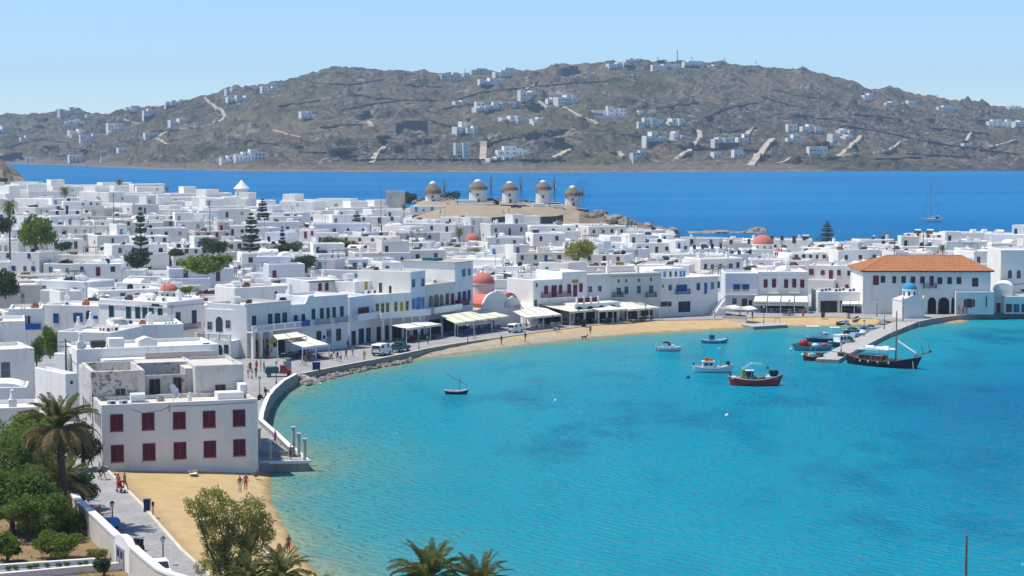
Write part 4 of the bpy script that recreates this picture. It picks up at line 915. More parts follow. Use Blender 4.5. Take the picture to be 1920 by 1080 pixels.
for x in (2.5, 6, 9.5, 13): h.open(x, 0, 2.6, 2.6, 'dark', 'brown')
h.chimney(12, 2, h.H-.4, .5, 1.2); h.chimney(7, 5, h.H-.4)
h = wf('blue_balcony_house', 'white house with blue shutters and blue balcony beside the outside staircase', 1239, 393.2, 1346, 400, 8.8, 10)
for a in [(226,557,24,44,'pane','greyp'),(312,560,78,52,'shut','blue'),(437,550,24,54,'pane','teal'),(492,562,20,84,'door','blue'),(543,543,24,52,'shut','ltblue'),(590,535,16,50,'pane','brown'),(180,680,50,36,'pane','maroon'),(222,680,26,36,'pane','maroon'),(332,700,90,80,'dark','blue'),(172,545,10,24,'far','black')]: h.pix(*a, **Z7)
l, zb = h.hit(1271, 552.5, off=-.9); r, _ = h.hit(1295, 552, off=-.9); h.balcony(l, r, zb, .9, 'dkblue', 'rail')
g = MB(); g.box(.2, 3, h.H-.4, 8, 10, h.H+1.6); h.part('upper_room', g, 'white')
for x, c_ in ((1.2, 'greyp'), (2.9, 'ltblue'), (4.3, 'far'), (5.6, 'greyp'), (6.8, 'ltblue'), (7.6, 'ltblue')): h.open(x, h.H-.1, .55, 1.1, 'far' if c_ != 'ltblue' else 'farshut', 'greyp' if c_ == 'far' else c_, off=3.0)
# outside stair
g = MB()
for k in range(9): g.box(h.W-2.6+k*.32, -2.4, 0, h.W-2.6+(k+1)*.32, -.9, .35*(k+1))
h.part('outside_stair', g, 'white'); g = MB(); g.prof([(h.W-2.8, .9), (h.W+.3, 4.3), (h.W+.3, 4.0), (h.W-2.8, .6)], -2.46, -2.4); h.part('railing', g, 'cleanwhite')
h = wf('blue_shutter_house', 'small pale white house with two open bright blue shutters and thin balcony rail', 1360, 407, 1421, 407, 8.9, 9, BW)
for cx in (726, 792): h.pix(cx, 558, 54, 54, 'open', 'blue', **Z7)
zb = h.hit(1390, 552)[1]; h.balcony(.05, h.W-.1, zb, .9, 'cleanwhite', 'rail'); h.pix(709, 662, 34, 50, 'pane', 'greyp', **Z7); h.pix(783, 672, 40, 64, 'door', 'brown', **Z7); h.pix(828, 680, 26, 56, 'dark', 'brown', **Z7)
h = wf('maroon_window_house', 'square white house with five maroon shuttered windows and two white balconies', 1421.5, 407, 1515, 407, 9.2, 12, ('white', 'roof_white'))
for cx, hh in ((942, 64), (1005, 70), (1096, 64), (1157, 70), (1217, 62)): h.pix(cx, 527, 30, hh, 'shut', 'maroon', **Z7)
for a, c_ in ((958, 1042), (1116, 1198)):
    l, zb = h.hit(1200+a/4, 549, off=-.9); r, _ = h.hit(1200+c_/4, 549, off=-.9); h.balcony(l, r, zb-.0, .9, 'cleanwhite', 'rail')
g = MB(); g.box(-.15, -.15, h.H-.75, h.W+.15, 12, h.H-.55); h.part('cornice', g, 'greywhite'); h.open(5, 0, 9, 2.5, 'dark', 'brown')
for y in (2.0, 4.0): h.open(y, 4.2, .7, 1.7, 'pane', 'greyp', face='r')
h.open(7.5, 3.6, 3.2, 2.4, 'shut', 'red', face='r'); h.chimney(7, 8, h.H-.4); h.tank(3, 6, h.H-.4, .5, 1.4); g = MB(); g.dome(6.2, 9, h.H-.4, 1.6, 1.0, 14, 5); h.part('roof_vault', g, 'white')
h = wf('shop_row', 'low white shop row with flat parapet and dark sign board left of the town hall', 1534, 404, 1673, 404, 5.3, 9, W_)
xs = h.hit(1616, 540)[0]; g = MB(); g.box(xs, -.05, 3, h.W, 3, 4.6); h.part('raised_parapet', g, 'white'); h.pix(648, 657, 74, 34, 'far', 'greyp', off=-.05, name='sign', **Z8)
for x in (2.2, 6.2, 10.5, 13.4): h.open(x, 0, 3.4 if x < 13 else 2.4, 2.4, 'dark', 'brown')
for k in range(8): h.ac(1.2+k*.95, 3+(k % 3)*1.4, h.H-.4)
h.pots(2.5, 6, h.H-.4, 3)
# ================================================================== TOWN HALL
t = Bld.at('town_hall', 'long white town hall with hipped terracotta tile roof, maroon windows and ground floor arches', 1618, 401, 1857, 401, QZ, 15, cat='town hall')
Hh = 9.65-QZ; W = t.W
t.b.box(0, 0, 0, W, 15, Hh, 0)
t.done(('white', 'roof_white'))
xs = t.hit(1789, 560)[0]; g = MB(); g.block(xs, -1.6, W+.4, -.003, 0, 4.6, 0, 1, .2, .15); t.part('lower_wing', g, list(W_))
for a in [(640,565,50,80,'door','maroon'),(700,557,38,58,'pane','brown'),(795,560,32,58,'pane','maroon'),(873,560,38,58,'pane','maroon'),(953,562,38,58,'pane','maroon'),(1033,562,38,58,'pane','maroon'),(1110,572,36,86,'door','maroon'),(1180,568,40,58,'pane','maroon'),(1262,568,38,58,'pane','brown'),(1341,568,38,58,'pane','brown'),(1478,582,52,74,'pane','brown')]: t.pix(*a, **Z8)
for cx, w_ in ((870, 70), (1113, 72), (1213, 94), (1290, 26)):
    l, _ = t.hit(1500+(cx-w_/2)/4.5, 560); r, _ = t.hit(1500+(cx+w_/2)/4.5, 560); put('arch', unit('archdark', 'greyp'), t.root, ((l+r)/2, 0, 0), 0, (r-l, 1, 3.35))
l, _ = t.hit(1733, 541, off=-1); r, zb = t.hit(1756, 541, off=-1); t.balcony(l, r, zb, 1.0, 'brown', 'rail')
t.pix(1428, 758, 46, 76, 'pane', 'maroon', off=-1.6, **Z8)
for cx in (1392, 1465): t.pix(cx, 758, 20, 64, 'shut', 'red', off=-1.6, name='shutter', **Z8)
t.pix(1572, 745, 12, 90, 'far', 'greyp', off=-1.6, **Z8); t.open(3, 1.6, .9, 1.5, 'pane', 'maroon', face='r'); t.open(5, 5, .9, 1.6, 'pane', 'greyp', face='r'); t.open(8, 5, .9, 1.6, 'pane', 'greyp', face='r')
g = MB(); g.tube((13, -1.0, 5), (13, -2.2, 6.8), .04); g.quad((13, -1.6, 5.9), (13, -2.2, 6.8), (13.05, -2.3, 5.9), (13.05, -1.7, 5.0)); t.part('flag', g, 'blue')
# hipped roof: a bed and rows of barrel tiles laid as ribs of their own
ov = .55; zr = Hh+2.7; x0, x1, y0, y1 = -ov, W+ov, -ov, 15+ov; rx0, rx1, ry = t.hit(1673, 540)[0]+.3, t.hit(1820, 540)[0]-.3, 7.5
g = MB(); z0 = Hh+.05
g.quad((x0, y0, z0), (x1, y0, z0), (rx1, ry, zr), (rx0, ry, zr)); g.quad((x1, y0, z0), (x1, y1, z0), (rx1, ry, zr)); g.quad((x1, y1, z0), (x0, y1, z0), (rx0, ry, zr), (rx1, ry, zr)); g.quad((x0, y1, z0), (x0, y0, z0), (rx0, ry, zr)); g.quad((x0, y0, z0-.02), (x0, y1, z0-.02), (x1, y1, z0-.02), (x1, y0, z0-.02))
m, n = new_mat('roof_tile'); p = n.pos(); f1 = n.noise(p, 3.2, 3, .7); f2 = n.noise(p, .5, 4)
c = n.ramp(f1, [(.28, (.26, .095, .04)), (.5, (.50, .20, .085)), (.72, (.62, .33, .17))]); c = n.mix(c, (.30, .16, .09), n.ramp(f2, [(.5, 0.0), (.7, .6)])); n.l(c, n.b.inputs['Base Color']); n.b.inputs['Roughness'].default_value = .9
roof = g.build('roof', 'roof_tile', t.root)
def rib(mb, a, c_, r=.12, m=0):
    """one course of barrel tiles from eave a to ridge c_: overlapping steps"""
    a, c_ = Vector(a), Vector(c_); L = (c_-a).length
    if L < .3: return
    d = (c_-a)/L; n_ = max(1, int(L/.9)); side = d.cross(Vector((0, 0, 1))).normalized(); up = side.cross(d)
    for k in range(n_):
        p0, p1 = a+d*L*k/n_+up*.10, a+d*L*(k+1)/n_+up*.03
        q = [(p+side*r*s_+up*h_) for p in (p0, p1) for s_, h_ in ((-1, 0), (0, .11), (1, 0))]
        mb.quad(q[0], q[1], q[4], q[3], m=m); mb.quad(q[1], q[2], q[5], q[4], m=m); mb.quad(q[0], q[2], q[1], m=m)
tiles = []
def front_z(x, y0_, x_): return 0
cols = int((x1-x0)/.31)
made = 0; rest = MB()
for k in range(cols):
    x = x0+.16+k*.31
    f = min(1, (x-x0)/(rx0-x0), (x1-x)/(x1-rx1)); g = MB(); rib(g, (x, y0, z0), (x, lerp(y0, ry, f), lerp(z0, zr, f)))
    g.build('tile', 'roof_tile', roof)
    rib(rest, (x, y1, z0), (x, lerp(y1, ry, f), lerp(z0, zr, f)))
for side in (0, 1):
    xe, xr = (x0, rx0) if side == 0 else (x1, rx1)
    for k in range(int((y1-y0)/.31)):
        y = y0+.16+k*.31; f = min(1, (y-y0)/(ry-y0), (y1-y)/(y1-ry)); g = MB(); rib(g, (xe, y, z0), (lerp(xe, xr, f), y, lerp(z0, zr, f)))
        g.build('tile', 'roof_tile', roof)
o = rest.build('roof_tiles', 'roof_tile', roof, kind='stuff')
g = MB(); g.tube((rx0, ry, zr+.05), (rx1, ry, zr+.05), .16, .16, 8)
for c_ in ((x0, y0), (x0, y1)): g.tube((c_[0], c_[1], z0+.08), (rx0, ry, zr+.05), .14, .14, 6)
for c_ in ((x1, y0), (x1, y1)): g.tube((c_[0], c_[1], z0+.08), (rx1, ry, zr+.05), .14, .14, 6)
g.build('ridge_tiles', 'roof_tile', roof)
g = MB(); g.box(x0, y0+.02, Hh-.14, x1, y0+.4, Hh+.02); g.build('eaves', 'brown', t.root)
# ================================================================== CHURCHES
def cross(mb, x, y, z, h=.7, m=0): mb.box(x-.04, y-.04, z, x+.04, y+.04, z+h, m); mb.box(x-.22, y-.04, z+h*.6, x+.22, y+.04, z+h*.72, m)
# blue-domed chapel on the quay
ch = Bld.at('blue_dome_chapel', 'small whitewashed chapel with bright blue dome at the root of the pier', 1692, 390.5, 1734, 391.5, QZ, 4.8, cat='chapel')
W = ch.W; b = ch.b; b.box(0, 0, 0, W, 4.8, 3.6, 0); b.prof([(-.1, 3.5), (W+.1, 3.5), (W+.1, 3.75), (W*.72, 4.15), (W/2, 4.6), (W*.28, 4.15), (-.1, 3.75)], -.08, .25, 0); b.prof([(-.1, 3.5), (W+.1, 3.5), (W/2, 4.3)], .25, 4.8, 0)
for x in (.15, W-.15): b.prof([(x-.3, 3.6), (x+.3, 3.6), (x+.12, 4.1), (x, 4.5), (x-.12, 4.1)], -.1, .3, 0)
ch.done(W_); g = MB(); g.lathe([(1.42, 3.9), (1.42, 5.35), (1.52, 5.38), (1.52, 5.5), (1.36, 5.55)], 24, 0, W/2+.3, 2.6); ch.part('drum', g, 'white')
for a in range(8):
    x, y = W/2+.3+1.42*math.cos(a*math.pi/4+.3), 2.6+1.42*math.sin(a*math.pi/4+.3); put('window', unit('arch', 'dkblue'), ch.root, (x, y, 4.35), a*math.pi/4+.3+math.pi/2, (.38, 1, .85))
g = MB(); g.dome(W/2+.3, 2.6, 5.5, 1.42, 1.35, 28, 9); g.ball((W/2+.3, 2.6, 6.95), .14, 8, 5); cross(g, W/2+.3, 2.6, 7.05, .5); o = g.build('dome', 'dome_blue', ch.root, smooth=True)
ch.open(1.6, .4, .7, 1.7, 'far', 'greyp', face='r', name='door')
# red-domed church on the waterfront
c1 = Bld.at('red_dome_church', 'white waterfront church with salmon red dome and curved white gable between awnings', 905, 372, 976, 377, QZ, 10, cat='church')
b = c1.b; W = c1.W; e = 5.6
b.box(0, 0, 0, W, 10, 3.4, 0); 
arch = [(0, 3.4)] + [(W*.36*(1-math.cos(t)), 3.6+3.0*math.sin(t)) for t in np.linspace(.35, math.pi-.35, 9)] + [(W*.72, 3.6), (W, 3.9), (W, 3.4)]
b.prof(arch, -.05, .5, 0); b.prof([(W*.55, 3.4), (W, 3.4), (W, 4.4), (W*.8, 5.6), (W*.55, 4.6)], -.05, .45, 0); c1.done(W_)
g = MB(); g.prof([(W*.05, 3.3)] + [(W*.36*(1-math.cos(t)), 3.4+2.5*math.sin(t)) for t in np.linspace(.35, math.pi-.35, 9)] + [(W*.7, 3.3)], .5, 9.8); c1.part('vault', g, 'dome_red')
g = MB(); g.prof([(W*.52, 3.3)] + [(W*.76-W*.24*math.cos(t), 3.6+2.6*math.sin(t)) for t in np.linspace(.2, math.pi-.2, 9)] + [(W, 3.3)], .5, 8.0); c1.part('vault', g, 'dome_red', )
dl = c1.hit(905, 540, off=6)
cx_, cy_ = c1.hit(905, 540, off=6.5)[0], 6.5
g = MB(); zd0, zd1 = 5.0, c1.hit(905, 531, off=6.5)[1]; g.lathe([(2.25, 3.0), (2.25, zd1-.25), (2.4, zd1-.2), (2.4, zd1), (2.2, zd1+.02)], 28, 0, cx_, cy_); c1.part('drum', g, 'greywhite')
zt_ = c1.hit(905, 511, off=6.5)[1]; g = MB(); g.dome(cx_, cy_, zd1, 2.3, zt_-zd1, 28, 9); g.ball((cx_, cy_, zt_+.1), .18, 8, 5); cross(g, cx_, cy_, zt_+.2, .6); g.build('dome', 'dome_red', c1.root, smooth=True)
g = MB(); g.box(cx_-2.8, cy_-3.6, 2.6, cx_+2.2, cy_+2.6, 5.1); c1.part('apse', g, 'white')
c1.open(2.0, 0, 1.2, 2.3, 'door', 'greyp')
def dome_church(label, px, pydome, pytop, rpx, Y, body_px, mat='dome_red', catn='church', base_w=1.5):
    z = PY(px, pydome, Y).z; zt_ = PY(px, pytop, Y).z; r = rpx/FPX*Y; zg = tz(px, Y) if Y > 350 else QZ
    x = XY(px, Y); t_ = thing('red_dome_church', label, catn, (x, Y, zg)); FOOT.append((x, Y, r*2.4)); b = MB()
    hw = body_px/FPX*Y; b.block(-hw, -r*1.3, hw, r*1.6, 0, max(1.5, z-zg-1.2)); b.build('wall', ['white', 'roof_white'], t_)
    g = MB(); g.lathe([(r*1.02, .5), (r*1.02, z-zg-.15), (r*1.1, z-zg-.1), (r*1.1, z-zg+.1), (r*.98, z-zg+.12)], 24); g.build('drum', 'white', t_)
    g = MB(); g.dome(0, 0, z-zg, r, zt_-z, 26, 8); cross(g, 0, 0, zt_-zg-.02, r*.3); g.build('dome', mat, t_, smooth=True)
    for a in (-2.2, -1.57, -.9): put('window', unit('arch', 'greyp'), t_, (r*1.03*math.cos(a), r*1.03*math.sin(a), z-zg-1.1), a+math.pi/2, (.4, 1, .8))
    return t_
dome_church('white church with the largest dull red dome, rising from roofs against the far sea', 1430, 458, 440, 20, 560, 42)
dome_church('small white chapel with a rounded pink-red dome near the shaggy palm below the windmills', 886, 451, 437, 13.5, 610, 17, catn='chapel')
dome_church('low salmon red dome on white base among flat roofs behind the corner house', 317, 546, 531, 17.5, 352, 19, catn='chapel')
o = dome_church('tiny white chapel with little faded red dome beside tan pitched house', 1457, 471, 465, 7, 545, 9, catn='chapel')
# white pyramid-roofed mill house on the skyline
Y = 858; zb = PY(455, 362, Y).z; zt_ = PY(455, 338, Y).z; zr_ = PY(455, 353, Y).z; x = XY(455, Y); r = 14/FPX*Y
t_ = thing('pyramid_roof_house', 'round white house with steep white pointed roof standing up on the town skyline', 'house', (x, Y, zb-4)); g = MB(); g.lathe([(r*.95, 0), (r*.9, zr_-zb+4)], 20); g.build('wall', 'white', t_); g = MB(); g.lathe([(r*1.12, zr_-zb+3.9), (r*.5, zr_-zb+4+(zt_-zr_)*.55), (.3, zt_-zb+4), (.02, zt_-zb+4.3)], 20); g.build('roof', 'cleanwhite', t_)
for a in (-2.1, -1.57, -1.0): put('window', unit('far', 'greyp'), t_, (r*.93*math.cos(a), r*.93*math.sin(a), 2.6), a+math.pi/2, (.7, 1, 1.0))
# ================================================================== WINDMILLS
def windmill(px, pyb, pye, pyt, wpx, label, face, Y=800):
    z0 = PY(px, pyb, Y).z; ze = PY(px, pye, Y).z; zt = PY(px, pyt, Y).z; r = wpx/2/FPX*Y; x = XY(px, Y)
    t_ = thing('windmill', label, 'windmill', (x, Y, z0-.6), 0, 'round windmills in a row on the mound'); H = ze-z0+.6
    g = MB(); g.lathe([(r*1.06, -2.5), (r*1.03, 0), (r*.97, H*.6), (r*.95, H)], 28); g.build('tower', 'mill_white', t_)
    rd = MB(); n_ = 44; prof_ = [(1.14, -.25), (1.06, .12), (.74, .5), (.42, .78)]
    for j in range(3):
        for i in range(n_):
            a0, a1 = 2*math.pi*i/n_, 2*math.pi*(i+1)/n_; ra, rb_ = prof_[j], prof_[j+1]; jag = (.06 if i % 2 else -.03)*r; hh = zt-ze
            q = [(r*ra[0]*math.cos(a0), r*ra[0]*math.sin(a0), H+hh*ra[1]*.95-(jag if j == 0 else 0)), (r*ra[0]*math.cos(a1), r*ra[0]*math.sin(a1), H+hh*ra[1]*.95-(jag if j == 0 else 0)), (r*rb_[0]*math.cos(a1), r*rb_[0]*math.sin(a1), H+hh*rb_[1]*.95), (r*rb_[0]*math.cos(a0), r*rb_[0]*math.sin(a0), H+hh*rb_[1]*.95)]
            rd.quad(*q)
    rd.build('thatched_roof', 'thatch', t_); hh = zt-ze
    g = MB(); g.dome(0, 0, H+hh*.74, r*.42, hh*.28, 14, 5); g.ball((0, 0, H+hh*1.03), .18, 6, 4); g.build('roof_cap', 'cleanwhite', t_)
    a = face; hub = Vector((math.cos(a)*r*1.35, math.sin(a)*r*1.35, H+.1)); ax = Vector((math.cos(a), math.sin(a), 0)); sd_ = Vector((-ax.y, ax.x, 0)); up = Vector((0, 0, 1))
    g = MB(); g.tube((0, 0, H+.3), hub+ax*1.0, .16, .12, 6); hubo = g.build('axle', 'wood', t_); R_ = 5.6 if abs(a) > .3 else 5.2
    for k in range(12):
        d = sd_*math.cos(k*math.pi/6+.2)+up*math.sin(k*math.pi/6+.2); g = MB(); g.tube(hub+ax*.6, hub+ax*.6+d*R_, .10, .055, 5); g.build('sail_spar', 'wood', hubo)
        d2 = sd_*math.cos((k+1)*math.pi/6+.2)+up*math.sin((k+1)*math.pi/6+.2); g = MB(); g.tube(hub+ax*.6+d*R_*.97, hub+ax*.6+d2*R_*.97, .025, .025, 4); g.build('sail_rope', 'darkmetal', hubo)
    for (aa, zz_, w_, h_) in ((-1.57, H*.55, .8, 1.0), (-1.45, H*.12, .9, 1.9), (-2.6, H*.75, .6, .8)): put('window', unit('far', 'greywood'), t_, (r*1.0*math.cos(aa), r*1.0*math.sin(aa), zz_), aa+math.pi/2, (w_, 1, h_))
    return t_
windmill(812, 383, 358.5, 340, 29, 'leftmost windmill, with ragged dark thatch hanging low, beside the green clump', -.2)
windmill(896, 383, 351.5, 336.5, 33, 'widest windmill, second from the left, rising behind long low white wall', -.12)
windmill(955.5, 383, 353, 340, 28.5, 'middle windmill of the five, with its sail wheel against the sea', -.25)
windmill(1018, 391, 352, 338, 28, 'tallest windmill, fourth from left, above the white walled yard', -.2)
windmill(1073, 389, 363, 348, 29, 'rightmost windmill with its full wheel of bare spars open to view', -.62)
# square tower without roof, yards and walls on the mound
Y = 802; x = XY(742, Y); z0 = tz(742, Y); tw = thing('ruined_tower', 'square roofless whitewashed stone tower left of the windmills', 'tower', (x, Y, z0-1)); wd = 34/FPX*Y; zt_ = PY(742, 358, Y).z-z0+1
g = MB(); g.block(-wd/2, 0, wd/2, wd*.8, 0, zt_, 0, 1, .5, 1.5); g.build('wall', ['oldwall', 'roof_grey'], tw)
def mwall(label, pts, h, mats=('darkstone', 'white'), th=.6, capw=True):
    q = [P(px, py, z) for px, py, z in pts]; t_ = thing('stone_wall', label, 'wall'); b = MB(); b.wallrun([(v.x, v.y) for v in q], th, [v.z-h-1.2 for v in q], [v.z for v in q]); b.build('wall', mats[0], t_)
    if capw: b = MB(); b.wallrun([(v.x, v.y) for v in q], th+.15, [v.z+.003 for v in q], [v.z+.3 for v in q]); b.build('coping', mats[1], t_)
def mz(px, py, Y): return PY(px, py, Y).z
mwall('dark stone retaining wall with white coping below the two left windmills', [(px, py, mz(px, py, 770)) for px, py in ((838,381),(846,383.5),(890,384),(929,383.5))], 1.6)
mwall('dark stone retaining wall with white coping running from third windmill down to the yard', [(px, py, mz(px, py, 768)) for px, py in ((938,384),(984,384.5),(1012,391),(1042,398),(1056,397.5),(1056,384),(1050,381),(1030,380))], 2.0)
mwall('lower dark retaining wall along the foot of the dry mound', [(px, py, mz(px, py, 722)) for px, py in ((884,413),(915,409),(966,403.5),(1005,407),(1044,405),(1056,402))], 2.4, capw=False)
mwall('short dark wall with white coping right of the rightmost windmill', [(px, py, mz(px, py, 782)) for px, py in ((1058,390),(1075,391),(1104,393.5))], 1.3)
mwall('low curved white wall around the yard left of the windmills', [(px, py, mz(px, py, 760)) for px, py in ((775,396),(800,396.5),(822,394),(836,389),(846,387))], 1.2, ('white', 'white'))
for (xl, xr, Yv, pyb, pyt, lab) in [(853,895,788,383,375,'long low white shed at the foot of the widest windmill'),(1000,1021,765,395,382,'white box building under the tallest windmill'),(1032,1056,762,397,384,'small white hut with dark doorway inside the walled windmill yard'),(770,835,752,398,386.5,'low white house with two blue doors below the leftmost windmill')]:
    zb = PY(xl, pyb, Yv).z; B = Bld.at('mill_shed', lab, xl, Yv, xr, Yv, zb-1, 5, cat='shed'); B.b.block(0, 0, B.W, 5, 0, PY(xl, pyt, Yv).z-zb+1); B.done(W_)
    if xl == 1032: B.open(B.W*.4, 1, .9, 1.6, 'far', 'black', name='door')
    if xl == 770:
        for x_ in (2.2, 8.2): B.open(x_, 1.1, 1.0, 1.9, 'farshut', 'ltblue', name='door')
        B.open(5, 1.4, .7, .8, 'far', 'greyp')
# ================================================================== TREES AND PLANTS
def leaf_mat(name, c1, c2, dry=None):
    m, n = new_mat(name); p = n.pos(); f = n.noise(p, .7, 3); f2 = n.noise(p, 4.5, 2)
    c = n.mix(n.ramp(f, [(.3, c1), (.7, c2)]), tuple(v*.55 for v in c1), n.ramp(f2, [(.45, 0.0), (.7, .7)]))
    if dry: c = n.mix(c, dry, n.ramp(n.noise(p, 1.6, 3), [(.56, 0.0), (.68, .8)]))
    n.l(c, n.b.inputs['Base Color']); n.b.inputs['Roughness'].default_value = .65; n.b.inputs['Specular IOR Level'].default_value = .25
    tr = n.n('ShaderNodeBsdfTranslucent'); n.l(c, tr.inputs[0]); mx = n.n('ShaderNodeMixShader'); mx.inputs[0].default_value = .42
    n.l(n.b.outputs[0], mx.inputs[1]); n.l(tr.outputs[0], mx.inputs[2]); n.l(mx.outputs[0], n.out.inputs[0]); return m
leaf_mat('leaf_green', (.13, .21, .035), (.22, .31, .06)); leaf_mat('leaf_bright', (.15, .22, .03), (.23, .31, .05)); leaf_mat('leaf_dark', (.06, .095, .04), (.105, .145, .06))
leaf_mat('leaf_olive', (.26, .28, .065), (.40, .41, .11), (.25, .21, .10)); leaf_mat('leaf_pine', (.11, .145, .10), (.17, .21, .145)); leaf_mat('leaf_palm', (.13, .165, .04), (.22, .24, .075), (.36, .28, .13)); leaf_mat('leaf_palm_dry', (.24, .19, .08), (.36, .28, .14), (.44, .34, .20))
leaf_mat('leaf_mixed', (.10, .115, .035), (.18, .17, .06), (.22, .16, .07))
plain('bark', (.13, .10, .075), rough=1, var=.4, scale=5, bump=.05); plain('palm_bark', (.12, .085, .065), rough=1, var=.4, scale=7, bump=.06)
def crown(name, blobs, n, size, mat, seed, aspect=.45, up=.0):
    """a cloud of leaf-sized faces filling the blobs (x, y, z, rx, ry, rz), denser near their skins"""
    g = np.random.default_rng(seed); vol = np.array([b[3]*b[4]*b[5] for b in blobs])**.75; idx = g.choice(len(blobs), n, p=vol/vol.sum()); B = np.array(blobs)[idx]
    d = g.normal(size=(n, 3)); d /= np.linalg.norm(d, axis=1)[:, None]; rad = g.uniform(.25, 1, n)**.45
    rad *= 1+.22*np.sin(d[:, 0]*7+idx)*np.cos(d[:, 2]*6+d[:, 1]*5)
    c = B[:, :3] + d*rad[:, None]*B[:, 3:6]
    a = g.normal(size=(n, 3)) + d*.4; a[:, 2] += up; a /= np.linalg.norm(a, axis=1)[:, None]
    t = np.cross(a, g.normal(size=(n, 3))); t /= np.linalg.norm(t, axis=1)[:, None]
    s = size*g.uniform(.55, 1.3, n)[:, None]; u, v = a*s, t*s*aspect
    V = np.stack([c-u, c-v*.9, c+u, c+v*.9], 1).reshape(-1, 3)
    me = bpy.data.meshes.new(name); me.vertices.add(4*n); me.vertices.foreach_set('co', V.ravel().astype(np.float32))
    me.loops.add(4*n); me.loops.foreach_set('vertex_index', np.arange(4*n, dtype=np.int32)); me.polygons.add(n); me.polygons.foreach_set('loop_start', np.arange(0, 4*n, 4, dtype=np.int32))
    me.update(calc_edges=True); me.materials.append(MAT[mat]); return me
def limbs(mb, base, tips, r0, m=0, bend=.3, seed=0):
    g = random.Random(seed); base = Vector(base)
    for tp in tips:
        tp = Vector(tp); mid = base.lerp(tp, .5) + Vector((g.uniform(-bend, bend), g.uniform(-bend, bend), g.uniform(-bend*.3, bend)))
        mb.path([base, base.lerp(mid, .5)+Vector((0, 0, bend*.2)), mid, tp], [r0, r0*.75, r0*.5, r0*.15], 6, m)
def rand_blobs(seed, rx, rz, n, flat=1.0):
    g = random.Random(seed); L = [(0, 0, rz*.95, rx*.72, rx*.72, rz*.7)]
    for i in range(n):
        a = g.uniform(0, 6.283); q = g.uniform(.35, .85)*rx; L.append((q*math.cos(a), q*math.sin(a), rz*g.uniform(.55, 1.45), rx*g.uniform(.25, .46), rx*g.uniform(.25, .46), rz*g.uniform(.22, .42)*flat))
    return L
CROWN = {}
def bush_mesh(mat, k):
    q = (mat, k)
    if q not in CROWN: CROWN[q] = crown('crown', rand_blobs(k*13+5, 1, .72, 11), 2600, .085, mat, k*7+1)
    return CROWN[q]
trunk0 = MB(); trunk0.tube((0, 0, -.3), (.03, 0, .35), .09, .06, 7); limbs(trunk0, (.03, 0, .3), [(.5, .2, .9), (-.5, .1, .95), (.1, -.5, 1.0), (0, .45, 1.1)], .05, seed=2, bend=.1); trunk0 = trunk0.mesh('trunk', 'bark')
def tree(name, label, px, pyb, pyt, wpx, Y, mat, k, cat='tree', group=None, z0=None, dx=0):
    """a broad tree whose crown covers wpx across and pyt..pyb of the picture at depth Y"""
    zt, zb = PY(px, pyt, Y).z, PY(px, pyb, Y).z; z0 = zb if z0 is None else z0; x = XY(px, Y); r = wpx/2/FPX*Y
    t = thing(name, label, cat, (x, Y, z0), 0, group); H = zt-z0; FOOT.append((x, Y, r*.8))
    o = put('crown', bush_mesh(mat, k), t, (0, 0, -.30*H), k*1.3, (r*1.08, r, H/1.16)); put('trunk', trunk0, t, (0, 0, 0), k, (r*.8, r*.8, H*.7)); return t
def pine_mesh():
    if 'pine' in CROWN: return CROWN['pine']
    b = MB(); g = random.Random(4); tw = MB()
    for L in range(17):
        z = .08+.87*L/16+g.uniform(-.02, .02); rad = (.35*(1-(z-.10)/.93)**.75+.012)*g.uniform(.82, 1.1); nb = 8 if L < 12 else 6; a0 = g.random()*6
        for i in range(nb):
            a = a0+i*2*math.pi/nb+g.uniform(-.3, .3); rr_ = rad*g.uniform(.65, 1.2); tip = Vector((rr_*math.cos(a), rr_*math.sin(a), z+rr_*.10)); base = Vector((0, 0, z)); side = Vector((-math.sin(a), math.cos(a), 0))
            for q in range(7):
                t = (q+.7)/7; c = base.lerp(tip, t); wd = .055*(1.1-t*.65)
                for s_ in (-1, 1): b.quad(c, c+side*wd*s_+Vector((0, 0, .020)), c+(tip-base)*.12+side*wd*.9*s_+Vector((0, 0, .028)), c+(tip-base)*.13)
                b.quad(c+Vector((0, 0, -.012)), c+(tip-base)*.14+Vector((0, 0, -.006)), c+(tip-base)*.14+Vector((0, 0, .032)), c+Vector((0, 0, .024)))
    for k in range(5): b.quad((.01*math.cos(k), .01*math.sin(k), .94), (.02*math.cos(k+1), .02*math.sin(k+1), .97), (0, 0, 1.02), (.01*math.cos(k+2), .01*math.sin(k+2), .96))
    tw.tube((0, 0, -.05), (0, 0, .98), .016, .003, 6); CROWN['pine'] = (b.mesh('crown', 'leaf_pine'), tw.mesh('trunk', 'bark')); return CROWN['pine']
def pine(label, px, pyb, pyt, wpx, Y):
    zt, zb = PY(px, pyt, Y).z, PY(px, pyb, Y).z; x = XY(px, Y); zg = min(zb, tz(px, Y)); t = thing('norfolk_pine', label, 'pine tree', (x, Y, zg)); H = zt-zg; c, tr = pine_mesh(); FOOT.append((x, Y, wpx/3/FPX*Y)); r = wpx/2/FPX*Y/.31
    put('crown', c, t, None, px, (r, r, H)); put('trunk', tr, t, None, 0, (H, H, H)); return t
